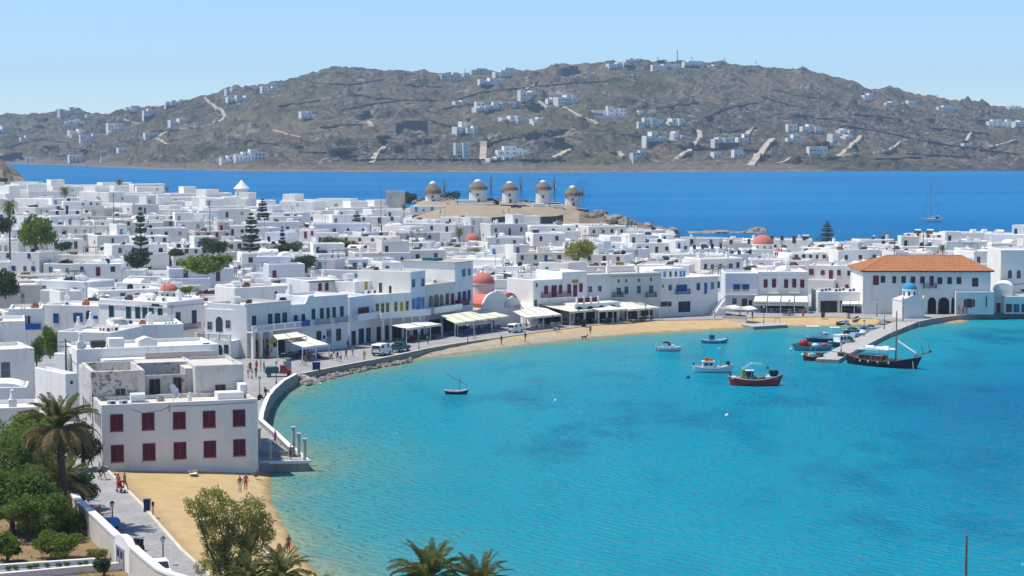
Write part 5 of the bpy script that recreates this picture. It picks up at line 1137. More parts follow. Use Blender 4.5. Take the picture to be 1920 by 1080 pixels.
def frond_mesh(seed, droop, mat, nl=26, curl=1.0):
    """one feather leaf along +x, length 1: arched rib with leaflets on both sides"""
    b = MB(); g = random.Random(seed); pts = []; x = z = 0; a = math.radians(droop); n_ = 12
    for i in range(n_+1):
        pts.append(Vector((x, 0, z))); x += math.cos(a)/n_; z += math.sin(a)/n_; a -= math.radians(9.5*curl)*(.5+i/n_)
    b.path(pts, [.013*(1-.8*i/n_) for i in range(n_+1)], 4)
    for k in range(nl):
        t = .14+.85*k/nl; i = min(n_-1, int(t*n_)); p = pts[i].lerp(pts[i+1], t*n_-i); d = (pts[i+1]-pts[i]).normalized(); L = .20*math.sin(math.pi*(.18+.78*t))**.7*g.uniform(.85, 1.1)
        for s_ in (-1, 1):
            dr = (d*1.0+Vector((0, s_*.75, -.12+g.uniform(-.15, .2)))).normalized(); w_ = d*.011
            b.quad(p-w_, p+w_, p+dr*L*.6+w_*.8+Vector((0, 0, .006)), p+dr*L-Vector((0, 0, L*.12)), p+dr*L*.6-w_*.8)
    return b.mesh('frond', mat)
FR = [[frond_mesh(k, dr, 'leaf_palm', 30, c_) for k in range(2)] for dr, c_ in ((80, .5), (58, .8), (34, .95))] + [[frond_mesh(9, 2, 'leaf_palm_dry', 30, .85), frond_mesh(10, 14, 'leaf_palm_dry', 30, .95)], [frond_mesh(11, -34, 'leaf_palm_dry', 26, .5)]]
def palm(label, base, top, Lf, n=46, dry=.3, rtrunk=.3, seed=1, group=None, low=True):
    t = thing('palm_tree', label, 'palm tree', base, 0, group); g = random.Random(seed); top = Vector(top)-Vector(base); b = MB(); K = 14; pr = None
    prof_ = []
    for i in range(K*2+1):
        q = i/(K*2); c = Vector((top.x*q**1.3, top.y*q**1.3, top.z*q)); prof_.append((c, rtrunk*(1.25-.45*q if q < .8 else .9+.5*(q-.8))*(1.07 if i % 2 else .95)))
    for (c0, r0), (c1, r1) in zip(prof_[:-1], prof_[1:]): b.tube(c0, c1, r0, r1, 10, caps=False)
    b.ball((top.x, top.y, top.z+rtrunk*.2), rtrunk*1.5, 10, 6); b.build('trunk', 'palm_bark', t)
    for k in range(n):
        u = k/n; a = k*2.39996+g.uniform(-.2, .2); tier = 0 if u < .22 else 1 if u < .5 else 2 if u < .8-dry*.4 else 3 if u < .93 or not low else 4
        me = g.choice(FR[tier]); o = put('frond', me, t, (top.x+.12*math.cos(a), top.y+.12*math.sin(a), top.z+.15*(1-u)), 0, None)
        s_ = Lf*g.uniform(.88, 1.12)*(.85 if tier == 0 else 1 if tier < 4 else .75); o.scale = (s_, s_, s_); o.rotation_euler = (g.uniform(-.25, .25), g.uniform(-.15, .15), a)
    return t
def far_palm(label, px, pyb, pyt, wpx, Y):
    k = 'fpalm'
    if k not in CROWN:
        b = MB(); g = random.Random(8)
        for i in range(46):
            a = i*2.4; el = math.radians(lerp(78, -38, i/46)); p = Vector((0, 0, 0)); L = g.uniform(.85, 1.1)/7; side = Vector((-math.sin(a), math.cos(a), 0)); e = el
            for q in range(7):
                d = Vector((math.cos(a)*math.cos(e), math.sin(a)*math.cos(e), math.sin(e))); w_ = .07*math.sin(math.pi*(.2+.75*q/7)); dn = Vector((0, 0, -.05))
                for s_ in (-1, 1):
                    b.quad(p, p+d*L, p+d*L*1.5+side*w_*s_+dn, p+d*L*.9+side*w_*s_*1.1+dn)
                p = p+d*L; e -= math.radians(15)
        CROWN[k] = b.mesh('crown', 'leaf_palm'); tb = MB(); tb.tube((0, 0, -.1), (0, 0, 1), .05, .04, 8); tb.ball((0, 0, 1), .06, 8, 5); CROWN['ftrunk'] = tb.mesh('trunk', 'palm_bark')
    x = XY(px, Y); zt, zb = PY(px, pyt, Y).z, PY(px, pyb, Y).z; r = wpx/2/FPX*Y; zg = tz(px, Y); zc = zt-r*.75; t = thing('palm_tree', label, 'palm tree', (x, Y, zg)); FOOT.append((x, Y, r*.6))
    put('crown', CROWN[k], t, (0, 0, zc-zg), px, (r, r, r)); h = zc-zg; put('trunk', CROWN['ftrunk'], t, None, 0, (r*1.6, r*1.6, h)); return t
# ---- trees standing in the town
pine('tall Norfolk pine with open tiers standing among white houses on the left', 265, 462, 388, 34, 480)
pine('dark full Norfolk pine beside the long grey garden wall', 472, 458, 399, 44, 520)
pine('thin Norfolk pine behind the broad olive-brown bushes', 670, 428, 396, 28, 640)
pine('greyish Norfolk pine directly behind the dark full one, highest on the slope', 494, 405, 372, 32, 655)
pine('small Norfolk pine peeping over a terrace roof right of the dark full one', 530, 460, 424, 20, 500)
pine('lone Norfolk pine silhouetted against the sea on the right skyline', 1550, 449, 415, 32, 610)
far_palm('tall dark palm at the far left above the round green tree', 20, 440, 369, 44, 470)
far_palm('dark bushy palm on the left skyline among flat roofs', 124, 366, 345, 30, 720); far_palm('little palm at the back edge of town against the sea', 226, 350, 332, 20, 840)
far_palm('tiny palm left of the pyramid-roofed house on the skyline', 402, 362, 349, 15, 840); far_palm('tiny palm on the skyline midway along the back of the town', 315, 360, 348, 13, 845)
far_palm('shaggy palm left of the small pink-domed chapel', 862, 460, 423, 26, 600); far_palm('low dark palm at the foot of the shaggy palm', 845, 472, 450, 26, 585); far_palm('sparse palm behind the town hall roof', 1766, 482, 455, 22, 470); far_palm('small dark palm left of the windmill road', 758, 392, 380, 16, 760)
T = [('big round green tree under the tall palm at the far left', 68, 452, 387, 84, 478, 'leaf_green', 1), ('dark shrubby tree at the left edge left of the round green tree', 8, 432, 398, 40, 500, 'leaf_dark', 2), ('bright green spreading tree behind the white terrace in mid town', 388, 506, 464, 112, 420, 'leaf_bright', 3), ('broad olive-brown tree in the middle of the town', 634, 474, 437, 76, 520, 'leaf_mixed', 4), ('olive green tree among roofs right of centre below the windmills', 1083, 482, 443, 70, 500, 'leaf_olive', 5),
    ('dark olive tree at the left edge above the balcony house', 10, 548, 490, 56, 352, 'leaf_dark', 1), ('dark low tree beneath the tall Norfolk pine', 258, 496, 458, 52, 440, 'leaf_dark', 3), ('dark green shrub mass left of the dark full pine', 400, 470, 440, 60, 500, 'leaf_dark', 4), ('dark green shrubs right of the dark full pine', 540, 474, 448, 50, 500, 'leaf_dark', 2), ('dark tree squeezed between roofs in mid town', 565, 502, 474, 60, 440, 'leaf_dark', 5),
    ('small yellow-green tree among roofs behind the low salmon dome', 347, 548, 533, 26, 352, 'leaf_bright', 2), ('dark green tree left of the leftmost windmill', 768, 379, 355, 36, 830, 'leaf_dark', 1), ('bushy green tree just right of the leftmost windmill', 842, 380, 353, 38, 830, 'leaf_dark', 2), ('brown-green scrubby trees below the lower mound wall', 968, 441, 412, 88, 700, 'leaf_mixed', 3), ('green scrub covering the slope right of the walled windmill yard', 1090, 419, 396, 60, 760, 'leaf_green', 4),
    ('little bush between the two middle windmills', 930, 385, 374, 14, 775, 'leaf_dark', 5), ('tiny bushy tree on the white roofs near the rocky point', 1285, 467, 449, 24, 560, 'leaf_green', 1), ('small dark tree on the left skyline beside white walls', 72, 357, 343, 24, 760, 'leaf_dark', 2), ('dark bush on the left slope below the headland', 5, 345, 328, 30, 800, 'leaf_dark', 3), ('green bush wedged behind the blue-shutter house', 1405, 508, 494, 26, 440, 'leaf_green', 2),
    ('green climber tree beside the lane near the blue doors', 92, 660, 598, 34, 292, 'leaf_bright', 4), ('leafy green shrub spilling down the lane beside the barred-window house', 66, 675, 620, 30, 285, 'leaf_bright', 5), ('low dark shrub in the mid left among the roofs', 118, 468, 450, 40, 470, 'leaf_dark', 5), ('dark shrub below the long garden wall', 330, 478, 462, 36, 500, 'leaf_dark', 1), ('green bush on a roof terrace right of the big olive tree', 1200, 498, 486, 22, 470, 'leaf_olive', 2)]
for lab, px, pb, pt, w_, Y, mt, k in T: tree('broad_tree' if w_ > 30 else 'bush', lab, px, pb, pt, w_, Y, mt, k, 'tree' if w_ > 30 else 'bush')
# ---- the garden in front
pb = P(123, 992, 1.9); pt_ = PY(110, 806, pb.y)
palm('tall shaggy palm with brown hanging fronds rising over the front garden', pb, (pt_.x, pb.y, pt_.z), 3.9, 70, .75, .34, 3)
pb2 = P(110, 968, 1.9); pt2 = PY(112, 912, pb2.y); palm('lower dry palm spreading behind the tall palm trunk in the front garden', pb2, (pt2.x, pb2.y, pt2.z), 3.7, 44, .8, .3, 5)
def garden(label, px, pyb, pyt, wpx, mat, seed, n=9000, leaf=.16, trunk=True, name='garden_tree', zb=1.9, nb=13, Y=None):
    if Y is None: Y = P(px, pyb, zb).y
    x = XY(px, Y); zt = PY(px, pyt, Y).z; r = wpx/2/FPX*Y; H = zt-zb; t = thing(name, label, 'tree' if H > 3 else 'bush', (x, Y, zb))
    B = [(a*r, b_*r, c*H*.62, d*r, e*r, f*H*.62) for a, b_, c, d, e, f in rand_blobs(seed, 1, .78 if trunk else .72, nb)]
    put('crown', crown('crown', B, n, leaf, mat, seed), t); g = MB(); g.tube((0, 0, -.2), (.1, 0, H*.3), .05*H**.7+.06, .04*H**.7+.04, 8); limbs(g, (.1, 0, H*.28), [(b_[0]*.8, b_[1]*.8, b_[2]) for b_ in B[1:8]], .04*H**.6, seed=seed); g.build('trunk', 'bark', t); return t
garden('tall dark green tree at the left edge of the front garden', 18, 950, 762, 120, 'leaf_green', 1, 12000, .17)
garden('dense green tree behind the tall palm in the front garden', 78, 905, 756, 110, 'leaf_green', 2, 12000, .17)
garden('dark leafy tree against the shuttered house wall', 150, 880, 768, 70, 'leaf_dark', 3, 7000, .16)
garden('bushy tree between the dry palm and the left picture edge', 40, 990, 880, 140, 'leaf_green', 4, 13000, .15)
garden('low mid-green tree beneath the tall palm fronds', 128, 955, 865, 90, 'leaf_dark', 5, 8000, .15)
garden('bright lemon-green round shrub at the foot of the tall palm', 100, 1046, 984, 96, 'leaf_bright', 6, 8000, .12, name='shrub', trunk=False)
garden('bright citrus tree on a crooked trunk at the left edge', 4, 1052, 986, 60, 'leaf_bright', 7, 5000, .12)
garden('small clipped green bush beside the garden path', 174, 1048, 1022, 40, 'leaf_olive', 8, 3000, .09, name='shrub', trunk=False)
garden('dark round bush on a short stem in front of the garden path', 186, 1080, 1036, 34, 'leaf_dark', 9, 3000, .09, name='shrub')
garden('leafy shrub hanging over the white garden wall', 148, 985, 935, 50, 'leaf_olive', 10, 3000, .12, name='shrub')
garden('tall bright green tree at the left edge, above the citrus tree', 14, 1000, 850, 130, 'leaf_green', 21, 12000, .16)
garden('mid-green tree behind the round lemon-green shrub', 62, 1010, 905, 120, 'leaf_green', 22, 10000, .15)
garden('yellow-green tree top beside the low white vaulted outbuilding', 45, 880, 745, 110, 'leaf_bright', 23, 9000, .17)
garden('green shrub filling the gap beneath the dry palm', 140, 1000, 950, 60, 'leaf_green', 24, 4000, .12, name='shrub', trunk=False)
# tamarisk on the sand
Yt = 153; zb = 1.3; t = thing('tamarisk_tree', 'feathery olive-green tamarisk tree with several thin stems standing on the sand', 'tree', (XY(424, Yt), Yt, zb))
def L(px, py, rpx, rz): v = PY(px, py, Yt); return (v.x-XY(424, Yt), (hash((px, py)) % 100-50)/45.0, v.z-zb, rpx/FPX*Yt, rpx/FPX*Yt*1.0, rz/FPX*Yt)
B = [L(395,945,34,30),(L(365,955,20,20)),L(430,950,22,22),L(470,960,32,32),L(493,985,22,26),L(455,995,36,34),L(405,1000,34,36),L(385,985,24,26),L(440,1035,40,34),L(405,1045,28,30),L(475,1020,28,26),L(425,1075,36,26),L(500,1005,16,16),L(352,940,9,9),L(410,922,14,9),L(380,1060,14,16)]
put('crown', crown('crown', B, 17000, .15, 'leaf_olive', 12, .28, .5), t); g = MB(); limbs(g, (0, 0, -.3), [(b_[0], b_[1], b_[2]) for b_ in B[:11]], .17, seed=6, bend=.5); g.build('trunk', 'bark', t)
def low_palm(label, px, py, Y, Lf, n, seed, zb=1.7):
    v = PY(px, py, Y); palm(label, (v.x, Y, zb), (v.x, Y, v.z), Lf, n, .0, .28, seed, low=False)
low_palm('green palm crown in front of the tamarisk at the bottom edge', 470, 1088, 133, 2.4, 34, 21); low_palm('green palm crown with upright fronds right of the tamarisk at the bottom edge', 528, 1083, 132, 2.7, 36, 22)
low_palm('full palm crown in the bottom centre over the water', 805, 1088, 108, 2.7, 44, 23, 3.5); low_palm('smaller palm crown with spiky fronds at bottom centre right of the fuller one', 902, 1100, 107, 2.3, 38, 24, 3.5)
garden('small pale olive bush at the bottom edge beside the shoreline', 603, 1110, 1050, 44, 'leaf_olive', 13, 3500, .09, Y=138, zb=1.5); garden('tip of a green bush at the bottom edge left of the full palm crown', 692, 1105, 1073, 34, 'leaf_bright', 14, 2000, .08, Y=116, zb=2)
# ---- white garden wall with the arched gate, low planting walls
gw = thing('garden_wall', 'thick whitewashed garden wall with wavy top running down beside the grey path', 'wall')
def wl(px, py, top): q = P(px, py, 1.9); return (q.x, q.y, PY(px, top, q.y).z)
A = [wl(136,968,921), wl(148,985,938), wl(170,1003,957), wl(190,1022,975), wl(210,1042,994), wl(222,1053,1005)]
b = MB(); b.wallrun([(v[0], v[1]) for v in A], .55, 1.0, [v[2]-.12 for v in A], 0); b.build('wall', 'dirty', gw); b = MB(); b.wallrun([(v[0], v[1]) for v in A], .68, [v[2]-.119 for v in A], [v[2]+.06 for v in A], 0); b.build('coping', 'cleanwhite', gw)
A2 = [wl(250,1076,1024), wl(275,1098,1046), wl(300,1122,1066), wl(318,1140,1074), wl(340,1160,1080), wl(370,1190,1094)]
b = MB(); b.wallrun([(v[0], v[1]) for v in A2], .55, 1.0, [v[2]-.12 for v in A2], 0); b.build('wall', 'dirty', gw); b = MB(); b.wallrun([(v[0], v[1]) for v in A2], .68, [v[2]-.119 for v in A2], [v[2]+.06 for v in A2], 0); b.build('coping', 'cleanwhite', gw)
q0, q1 = Vector(A[-1][:2]), Vector(A2[0][:2]); d = q1-q0; gt = thing('garden_gate', 'rounded white gateway with a grey door set in the garden wall', 'gate', (q0.x, q0.y, 1.7), math.atan2(d.y, d.x)); Wg = d.length; zt_ = PY(236, 998, q0.y-1).z-1.7
b = MB(); b.prof([(0, 0), (0, zt_-.9)] + [(Wg/2-Wg/2*math.cos(t), zt_-.9+.9*math.sin(t)) for t in np.linspace(.15, math.pi-.15, 10)] + [(Wg, zt_-.9), (Wg, 0)], -.3, .3); b.build('arch', 'front_white', gt)
for y_ in (.30, -.34): put('door', unit('door', 'greyp'), gt, (Wg*.42, y_ if y_ < 0 else .3, .1), 0 if y_ < 0 else math.pi, (Wg*.5, 1, zt_*.62))
for (a, c_, z_, lab) in (((0,1062),(178,1050),2.2,'low white planting kerb across the front garden, farther of the two'),((0,1078),(222,1058),2.25,'low white planting kerb across the front garden, nearer of the two')):
    p0, p1 = P(*a, z_), P(*c_, z_); t = thing('garden_kerb', lab, 'kerb'); b = MB(); b.wallrun([(p0.x-6, p0.y-.3), (p0.x, p0.y), (p1.x, p1.y)], .45, 1.2, z_+.15); b.build('kerb', 'cleanwhite', t)
b = MB(); p0, p1, p2, p3 = P(0,1062,1.98), P(180,1050,1.98), P(220,1056,1.98), P(0,1078,1.98); b.quad((p0.x-6, p0.y, 1.99), (p3.x-6, p3.y, 1.99), (p3.x, p3.y, 1.99), (p2.x, p2.y, 1.99), (p1.x, p1.y, 1.99), (p0.x, p0.y, 1.99)); b.build('garden_path', 'paving', kind='structure')
gb = MB(); gg = random.Random(2)
for i in range(1500):
    q = P(gg.uniform(0, 230), gg.uniform(985, 1100), 1.85)
    if NZ.noise(Vector((q.x*.5, q.y*.5, 0))) < .05: continue
    h_ = gg.uniform(.1, .28); a = gg.random()*6; dx, dy = math.cos(a)*.06, math.sin(a)*.06
    gb.quad((q.x-dx, q.y-dy, 1.85), (q.x+dx, q.y+dy, 1.85), (q.x+dx*.4+.05, q.y, 1.85+h_))
gb.build('grass', 'leaf_olive', kind='stuff')
for i in range(9):
    q = P(14+i*19+gg.uniform(-5, 5), 1069-i*1.2, 2.0); t = put('bush', bush_mesh('leaf_green', 1+i % 5), None, (q.x, q.y, 1.98), i, (.28, .28, .3)); tag(t, 'small green seedling planted between the two white garden kerbs', 'plant', 'seedlings between the garden kerbs')
# ================================================================== THE TOWN BEHIND THE WATERFRONT
ANCH = [(265,425,'the tall open Norfolk pine'),(472,430,'the dark full Norfolk pine'),(670,412,'the thin Norfolk pine'),(494,388,'the greyish Norfolk pine'),(1550,432,'the lone skyline pine'),(20,395,'the tall dark palm'),(124,355,'the dark skyline palm'),(226,341,'the back-edge palm'),(862,440,'the shaggy palm'),(68,420,'the big round tree'),(388,485,'the bright green tree'),(634,455,'the broad olive-brown tree'),(1083,462,'the big olive tree'),(10,520,'the left-edge olive tree'),(317,538,'the low salmon dome'),(886,444,'the small pink dome'),(1430,449,'the largest red dome'),(905,520,'the waterfront red dome'),(455,350,'the white pyramid roof'),(812,365,'the leftmost windmill'),(896,362,'the widest windmill'),(955,362,'the middle windmill'),(1018,366,'the tallest windmill'),(1073,370,'the rightmost windmill'),(742,370,'the square ruined tower'),(1180,415,'the rocky point'),(1360,437,'the dark reefs'),(1740,495,'the terracotta tile roof'),(1750,400,'the anchored yacht'),(250,575,'the green-shuttered corner house'),(410,600,'the arcade house'),(505,590,'the balustrade house'),(600,580,'the pale blue house'),(735,570,'the yellow windows'),(783,530,'the tall blue-door house'),(870,520,'the tallest waterfront house'),(1050,540,'the yellow sign board'),(1170,540,'the long grey waterfront house'),(1290,540,'the blue-balcony house'),(1390,540,'the blue-shutter house'),(1465,535,'the maroon-window house'),(140,590,'the blue-door house'),(565,490,'the dark mid-town tree'),(968,428,'the scrub under the mound'),(15,310,'the headland'),(1766,468,'the sparse palm'),(1885,450,'the right picture edge'),(258,480,'the low dark tree under the pine'),(540,460,'the dark shrubs'),(1285,458,'the tiny bushy tree'),(402,355,'the tiny skyline palm'),(60,590,'the balcony house'),(1905,520,'the big arched-window house'),(1620,540,'the low shop row')]
def relation(px, py, skip=0):
    L = sorted(ANCH, key=lambda a: math.hypot((a[0]-px), (a[1]-py)*1.8)); a = L[skip]; dx, dy = px-a[0], (py-a[1])*1.8; d = math.hypot(dx, dy)
    near = 'just ' if d < 45 else ('' if d < 110 else 'well ')
    if d < 14: return 'at ' + a[2]
    if abs(dx) > 2.2*abs(dy): r = 'left of' if dx < 0 else 'right of'
    elif abs(dy) > 2.2*abs(dx): r = 'behind' if dy < 0 else 'in front of'
    else: r = ('behind and ' if dy < 0 else 'in front and ') + ('left of' if dx < 0 else 'right of')
    return near + r + ' ' + a[2]
TINT = [('white', 'white', .48), ('cream', 'cream', .20), ('greywhite', 'grey-white', .10), ('bluewhite', 'bluish white', .10), ('lilac', 'pale lilac', .012), ('pink', 'pinkish white', .02), ('oldwall', 'weathered', .025), ('raw', 'bare grey', .045)]
WC = [('greyp', 'grey'), ('dkblue', 'dark blue'), ('brown', 'brown'), ('blue', 'blue'), ('teal', 'teal'), ('greyp', 'grey'), ('green', 'green'), ('maroon', 'maroon'), ('black', 'dark'), ('ltblue', 'light blue')]
g = random.Random(42)
SKY_TOP = [(-60,330),(0,332),(130,330),(250,336),(350,350),(550,364),(700,372),(760,387),(830,403),(1060,405),(1075,418),(1150,423),(1200,430),(1290,441),(1420,443),(1540,446),(1640,436),(1750,436),(1850,418),(1990,412)]
VIEWS = [(1430, 24, 560, 463), (886, 16, 610, 453), (1550, 14, 610, 452), (1083, 20, 500, 470), (388, 40, 420, 496), (68, 36, 478, 440), (265, 10, 480, 440), (472, 14, 520, 445)]
KEEP_OUT = [(1618, 1900, 380, 440), (1655, 1860, 440, 455)]
def free(x, y, r):
    for (a, b_, q) in FOOT:
        if (a-x)**2+(b_-y)**2 < (q+r)**2: return False
    return True
spots = []; Y = 338.0
while Y < 1090:
    step = 15.5+(Y-338)*.022; px = -200+g.uniform(0, 40)
    while px < 1985:
        Wd = g.uniform(8.5, 15.5)*(1 if Y < 600 else 1.15); w_px = Wd/Y*FPX; cx = px+w_px/2; yy = Y+g.uniform(-4, 4); px += w_px*g.uniform(.98, 1.22)
        f, c = interp(YF, cx)+ (6 if cx > 440 else -12), interp(YC, cx)-16
        if yy < f or yy > c: continue
        if cx < 95 and yy > 905: continue
        if 765 < cx < 1285 and yy > (700 if cx < 1060 else 735 if cx < 1110 else 728): continue
        if 820 < cx < 1062 and yy > 690: continue
        if any(a < cx < b_ and c0 < yy < c1 for a, b_, c0, c1 in KEEP_OUT): continue
        if not free(XY(cx, yy), yy+4, Wd*.42): continue
        spots.append((cx, yy, Wd)); FOOT.append((XY(cx, yy), yy+4, Wd*.40))
    Y += step
spots.sort(key=lambda s: (s[0] < -35, s[1])); spots += [(-130, 262, 13), (-112, 285, 12), (-150, 302, 14), (-92, 314, 12), (-142, 238, 12)]
print('TOWN SPOTS', len(spots))
LIMIT = 262; far_wall = MB()
PIECE = {}
def piece(kind):
    """shared roof pieces"""
    if kind in PIECE: return PIECE[kind]
    b = MB(); mats = ['cleanwhite']
    if kind == 'chimney': b.box(-.35, -.35, 0, .35, .35, 1.3); b.box(-.44, -.44, 1.3, .44, .44, 1.42); b.box(-.2, -.2, 1.42, .2, .2, 1.75); mats = ['white']
    elif kind == 'water_tank': b.tube((-.8, 0, .85), (.8, 0, .85), .55, .55, 12); b.box(-.6, -.4, 0, -.45, .4, .5); b.box(.45, -.4, 0, .6, .4, .5)
    elif kind == 'black_tank': b.tube((0, 0, 0), (0, 0, 1.1), .6, .55, 12); b.tube((0, 0, 1.1), (0, 0, 1.3), .4, .15, 10); mats = ['black']
    elif kind == 'solar_heater': b.prof([(-.9, 0), (.9, 0), (.9, 1.1), (.8, 1.2)], -.9, .9, 0); b.tube((.9, -1, 1.35), (.9, 1, 1.35), .26, .26, 10, 1); mats = ['glass', 'cleanwhite']
    elif kind == 'ac_unit': b.box(-.45, -.2, .1, .45, .2, .8); b.tube((.1, -.21, .45), (.1, -.23, .45), .26, .26, 10, 1); mats = ['cleanwhite', 'darkmetal']
    elif kind == 'aerial':
        b.tube((0, 0, 0), (0, 0, 3.6), .045, .03, 5)
        for k in range(4): b.box(-.55+k*.06, -.02, 3.4-k*.17, .55-k*.06, .02, 3.44-k*.17)
        mats = ['darkmetal']
    elif kind == 'satellite_dish':
        b.tube((0, 0, 0), (0, 0, .9), .05); b.lathe([(.02, 0), (.35, .05), (.6, .18)], 12)
        for k in range(len(b.v)-36, len(b.v)): x, y, z = b.v[k]; b.v[k] = (x, -z-.05, 1.0+y*.9)
    elif kind == 'roof_stores': b.box(-.9, -.5, 0, .3, .4, .7); b.box(.3, -.3, 0, .9, .5, 1.0, 0, .3); b.box(-.5, -.4, .7, .1, .2, 1.0, 0, -.3); mats = ['wood']
    elif kind == 'roof_pots':
        for k in range(4): b.tube((k*.5-.75, 0, 0), (k*.5-.75, 0, .45), .15, .21, 8); b.ball((k*.5-.75, 0, .65), .28, 6, 4, 1)
        mats = ['terracotta', 'leaf_green']
    elif kind == 'pergola':
        for x in (-1.6, 1.6):
            for y in (-1.1, 1.1): b.box(x-.06, y-.06, 0, x+.06, y+.06, 2.2)
        for k in range(8): b.box(-1.8, -1.2+k*.34, 2.2, 1.8, -1.12+k*.34, 2.3)
        mats = ['greywood']
    elif kind == 'washing_line':
        b.tube((-1.6, 0, 0), (-1.6, 0, 1.9), .04); b.tube((1.6, 0, 0), (1.6, 0, 1.9), .04); b.tube((-1.6, 0, 1.85), (1.6, 0, 1.85), .015, n=4)
        for k, w_ in enumerate((.7, .5, .8)): b.box(-1.3+k*.95, -.012, 1.85-w_*1.2, -1.3+k*.95+.7, .012, 1.85, 0)
    elif kind == 'roof_vault': b.prof([(-1.8, 0)]+[(-1.8*math.cos(t), .25+.9*math.sin(t)) for t in np.linspace(0, math.pi, 11)]+[(1.8, 0)], -2.2, 2.2); mats = ['white']
    PIECE[kind] = b.mesh(kind, mats); return PIECE[kind]
ROOFW = [('chimney', .24), ('water_tank', .14), ('black_tank', .07), ('solar_heater', .10), ('ac_unit', .12), ('aerial', .16), ('satellite_dish', .07), ('roof_stores', .08), ('roof_pots', .05), ('pergola', .04), ('washing_line', .04), ('roof_vault', .06)]
NAMEOF = {'chimney': 'a chimney', 'water_tank': 'a white tank', 'black_tank': 'a black tank', 'solar_heater': 'a solar heater', 'ac_unit': 'an air conditioner', 'aerial': 'a tall aerial', 'satellite_dish': 'a dish', 'roof_stores': 'stacked boxes', 'roof_pots': 'roof pots', 'pergola': 'a pergola', 'washing_line': 'hung washing', 'roof_vault': 'a vaulted roof'}
def pick(L): 
    r = g.random()*sum(x[-1] for x in L)
    for x in L:
        r -= x[-1]
        if r <= 0: return x
    return L[-1]
for si, (px, Y, Wd) in enumerate(spots):
    x = XY(px, Y); z0 = min(tz(px, Y), tz(px-20, Y), tz(px, Y+6)); an = (.35 if g.random() < .6 else -.38)+NZ.noise(Vector((x*.012, Y*.012, 2)))*.5+g.uniform(-.15, .15)
    D = g.uniform(6.5, 10.5); two = g.random() < (.45 if Y < 620 else .35); H = g.uniform(5.6, 6.9) if two else g.uniform(3.2, 4.3)
    if px > 1280 and Y > 520: H = g.uniform(3.6, 6.2)
    if proj((x, Y, z0+H))[1] < interp(SKY_TOP, px): H = min(H, 3.3); two = False
    if proj((x, Y, z0+H))[1] < interp(SKY_TOP, px): continue
    vw = [q for q in VIEWS if abs(px-q[0]) < q[1]+Wd/Y*FPX/2 and Y < q[2]]
    if any(proj((x, Y, z0+3.3))[1] < q[3] for q in vw): continue
    if any(proj((x, Y, z0+H+1.2))[1] < q[3] for q in vw): H = 3.3; two = False
    b = MB(); low = bool(vw) or proj((x, Y, z0+H+2.4))[1] < interp(SKY_TOP, px)
    b.block(-Wd/2, 0, Wd/2, D, -2.5, H, 0, 1, g.choice((.25, .3, .5)), g.uniform(.25, .7), g.choice((.08, .14, .2)))
    k = g.random(); extra = ''
    if k < .40 and not low:
        w2 = Wd*g.uniform(.3, .55); s_ = g.choice((-1, 1)); xa = -Wd/2 if s_ < 0 else Wd/2-w2; b.block(xa+.002, D*.25, xa+w2-.002, D-.05, H-.8, H+g.uniform(2.0, 2.8)); extra = 'upper room'; ux, uy, uh = xa, D*.25, H
    elif k < .68:
        w2 = Wd*g.uniform(.4, .7); s_ = g.choice((-1, 1)); xa = -Wd/2+.1 if s_ < 0 else Wd/2-w2-.1; dd = g.uniform(2.2, 4.2); b.block(xa, -dd, xa+w2, -.003, -2.5, H*g.uniform(.5, .78)); extra = 'lower wing'
    elif k < .82:
        w2 = g.uniform(3, 5); s_ = g.choice((-1, 1)); xa = Wd/2+.003 if s_ > 0 else -Wd/2-w2-.003; b.block(xa, 1.0, xa+w2, D*.8, -2.5, H*g.uniform(.6, .85)); extra = 'side wing'
    tint = pick(TINT); roofm = g.choice(('roof_white', 'roof_white', 'roof_white', 'roof_cream', 'roof_grey') if Y < 480 else ('roof_white', 'roof_white', 'roof_cream', 'white')); 
    if si >= LIMIT or px < -35:
        ca, sa = math.cos(an), math.sin(an); b0 = len(far_wall.v)
        for v in b.v: far_wall.v.append((x+v[0]*ca-v[1]*sa, Y+v[0]*sa+v[1]*ca, z0+v[2]))
        far_wall.f += [tuple(i+b0 for i in f) for f in b.f]; far_wall.m += [(0 if m_ == 0 else 1) for m_ in b.m]
        for q in range(3):
            wx, wz = g.uniform(-Wd*.4, Wd*.4), g.uniform(.9, H-1.6); c0 = len(far_wall.v); far_wall.box(wx-.4, -.05, wz, wx+.4, .02, wz+1.0, 2)
            for v in range(c0, len(far_wall.v)): X_ = far_wall.v[v]; far_wall.v[v] = (x+X_[0]*ca-X_[1]*sa, Y+X_[0]*sa+X_[1]*ca, z0+X_[2])
        continue
    t = put('house', None, None, (x, Y, z0), an); b.build('wall', [tint[0], roofm], t)
    wc = g.choice(WC); wc2 = g.choice(WC) if g.random() < .3 else wc; nw = 0; big = Y < 520
    for fl in range(2 if two else 1):
        zf = .2+fl*3.1; nn = g.choice((2, 3, 3, 4, 4, 5)) if Wd > 10 else g.choice((1, 2, 2, 3)); sl_ = [-Wd/2+Wd*(i+.5)/nn+g.uniform(-.3, .3) for i in range(nn)]; arr = g.random()
        for i, wx in enumerate(sl_):
            door = (arr < .5 and i == nn//2); st = ('farshut' if g.random() < .6 else 'far') if not big else (g.choice(('shut', 'pane', 'open', 'pane')) if not door else 'door')
            put('door' if door else 'window', unit(st, (wc2 if i % 2 else wc)[0]), t, (wx, 0 if extra != 'lower wing' or fl else 0, zf if door else zf+.9), 0, (1.0 if st == 'open' and 0 else g.uniform(.75, 1.05), 1, 2.05 if door else g.uniform(1.0, 1.45))); nw += 1
    for i in range(g.choice((1, 1, 2, 3))): put('window', unit('far', g.choice(WC)[0]), t, (-Wd/2, D*g.uniform(.25, .75), g.uniform(1.0, H-1.9)), -math.pi/2, (.75, 1, 1.0)); nw += 1
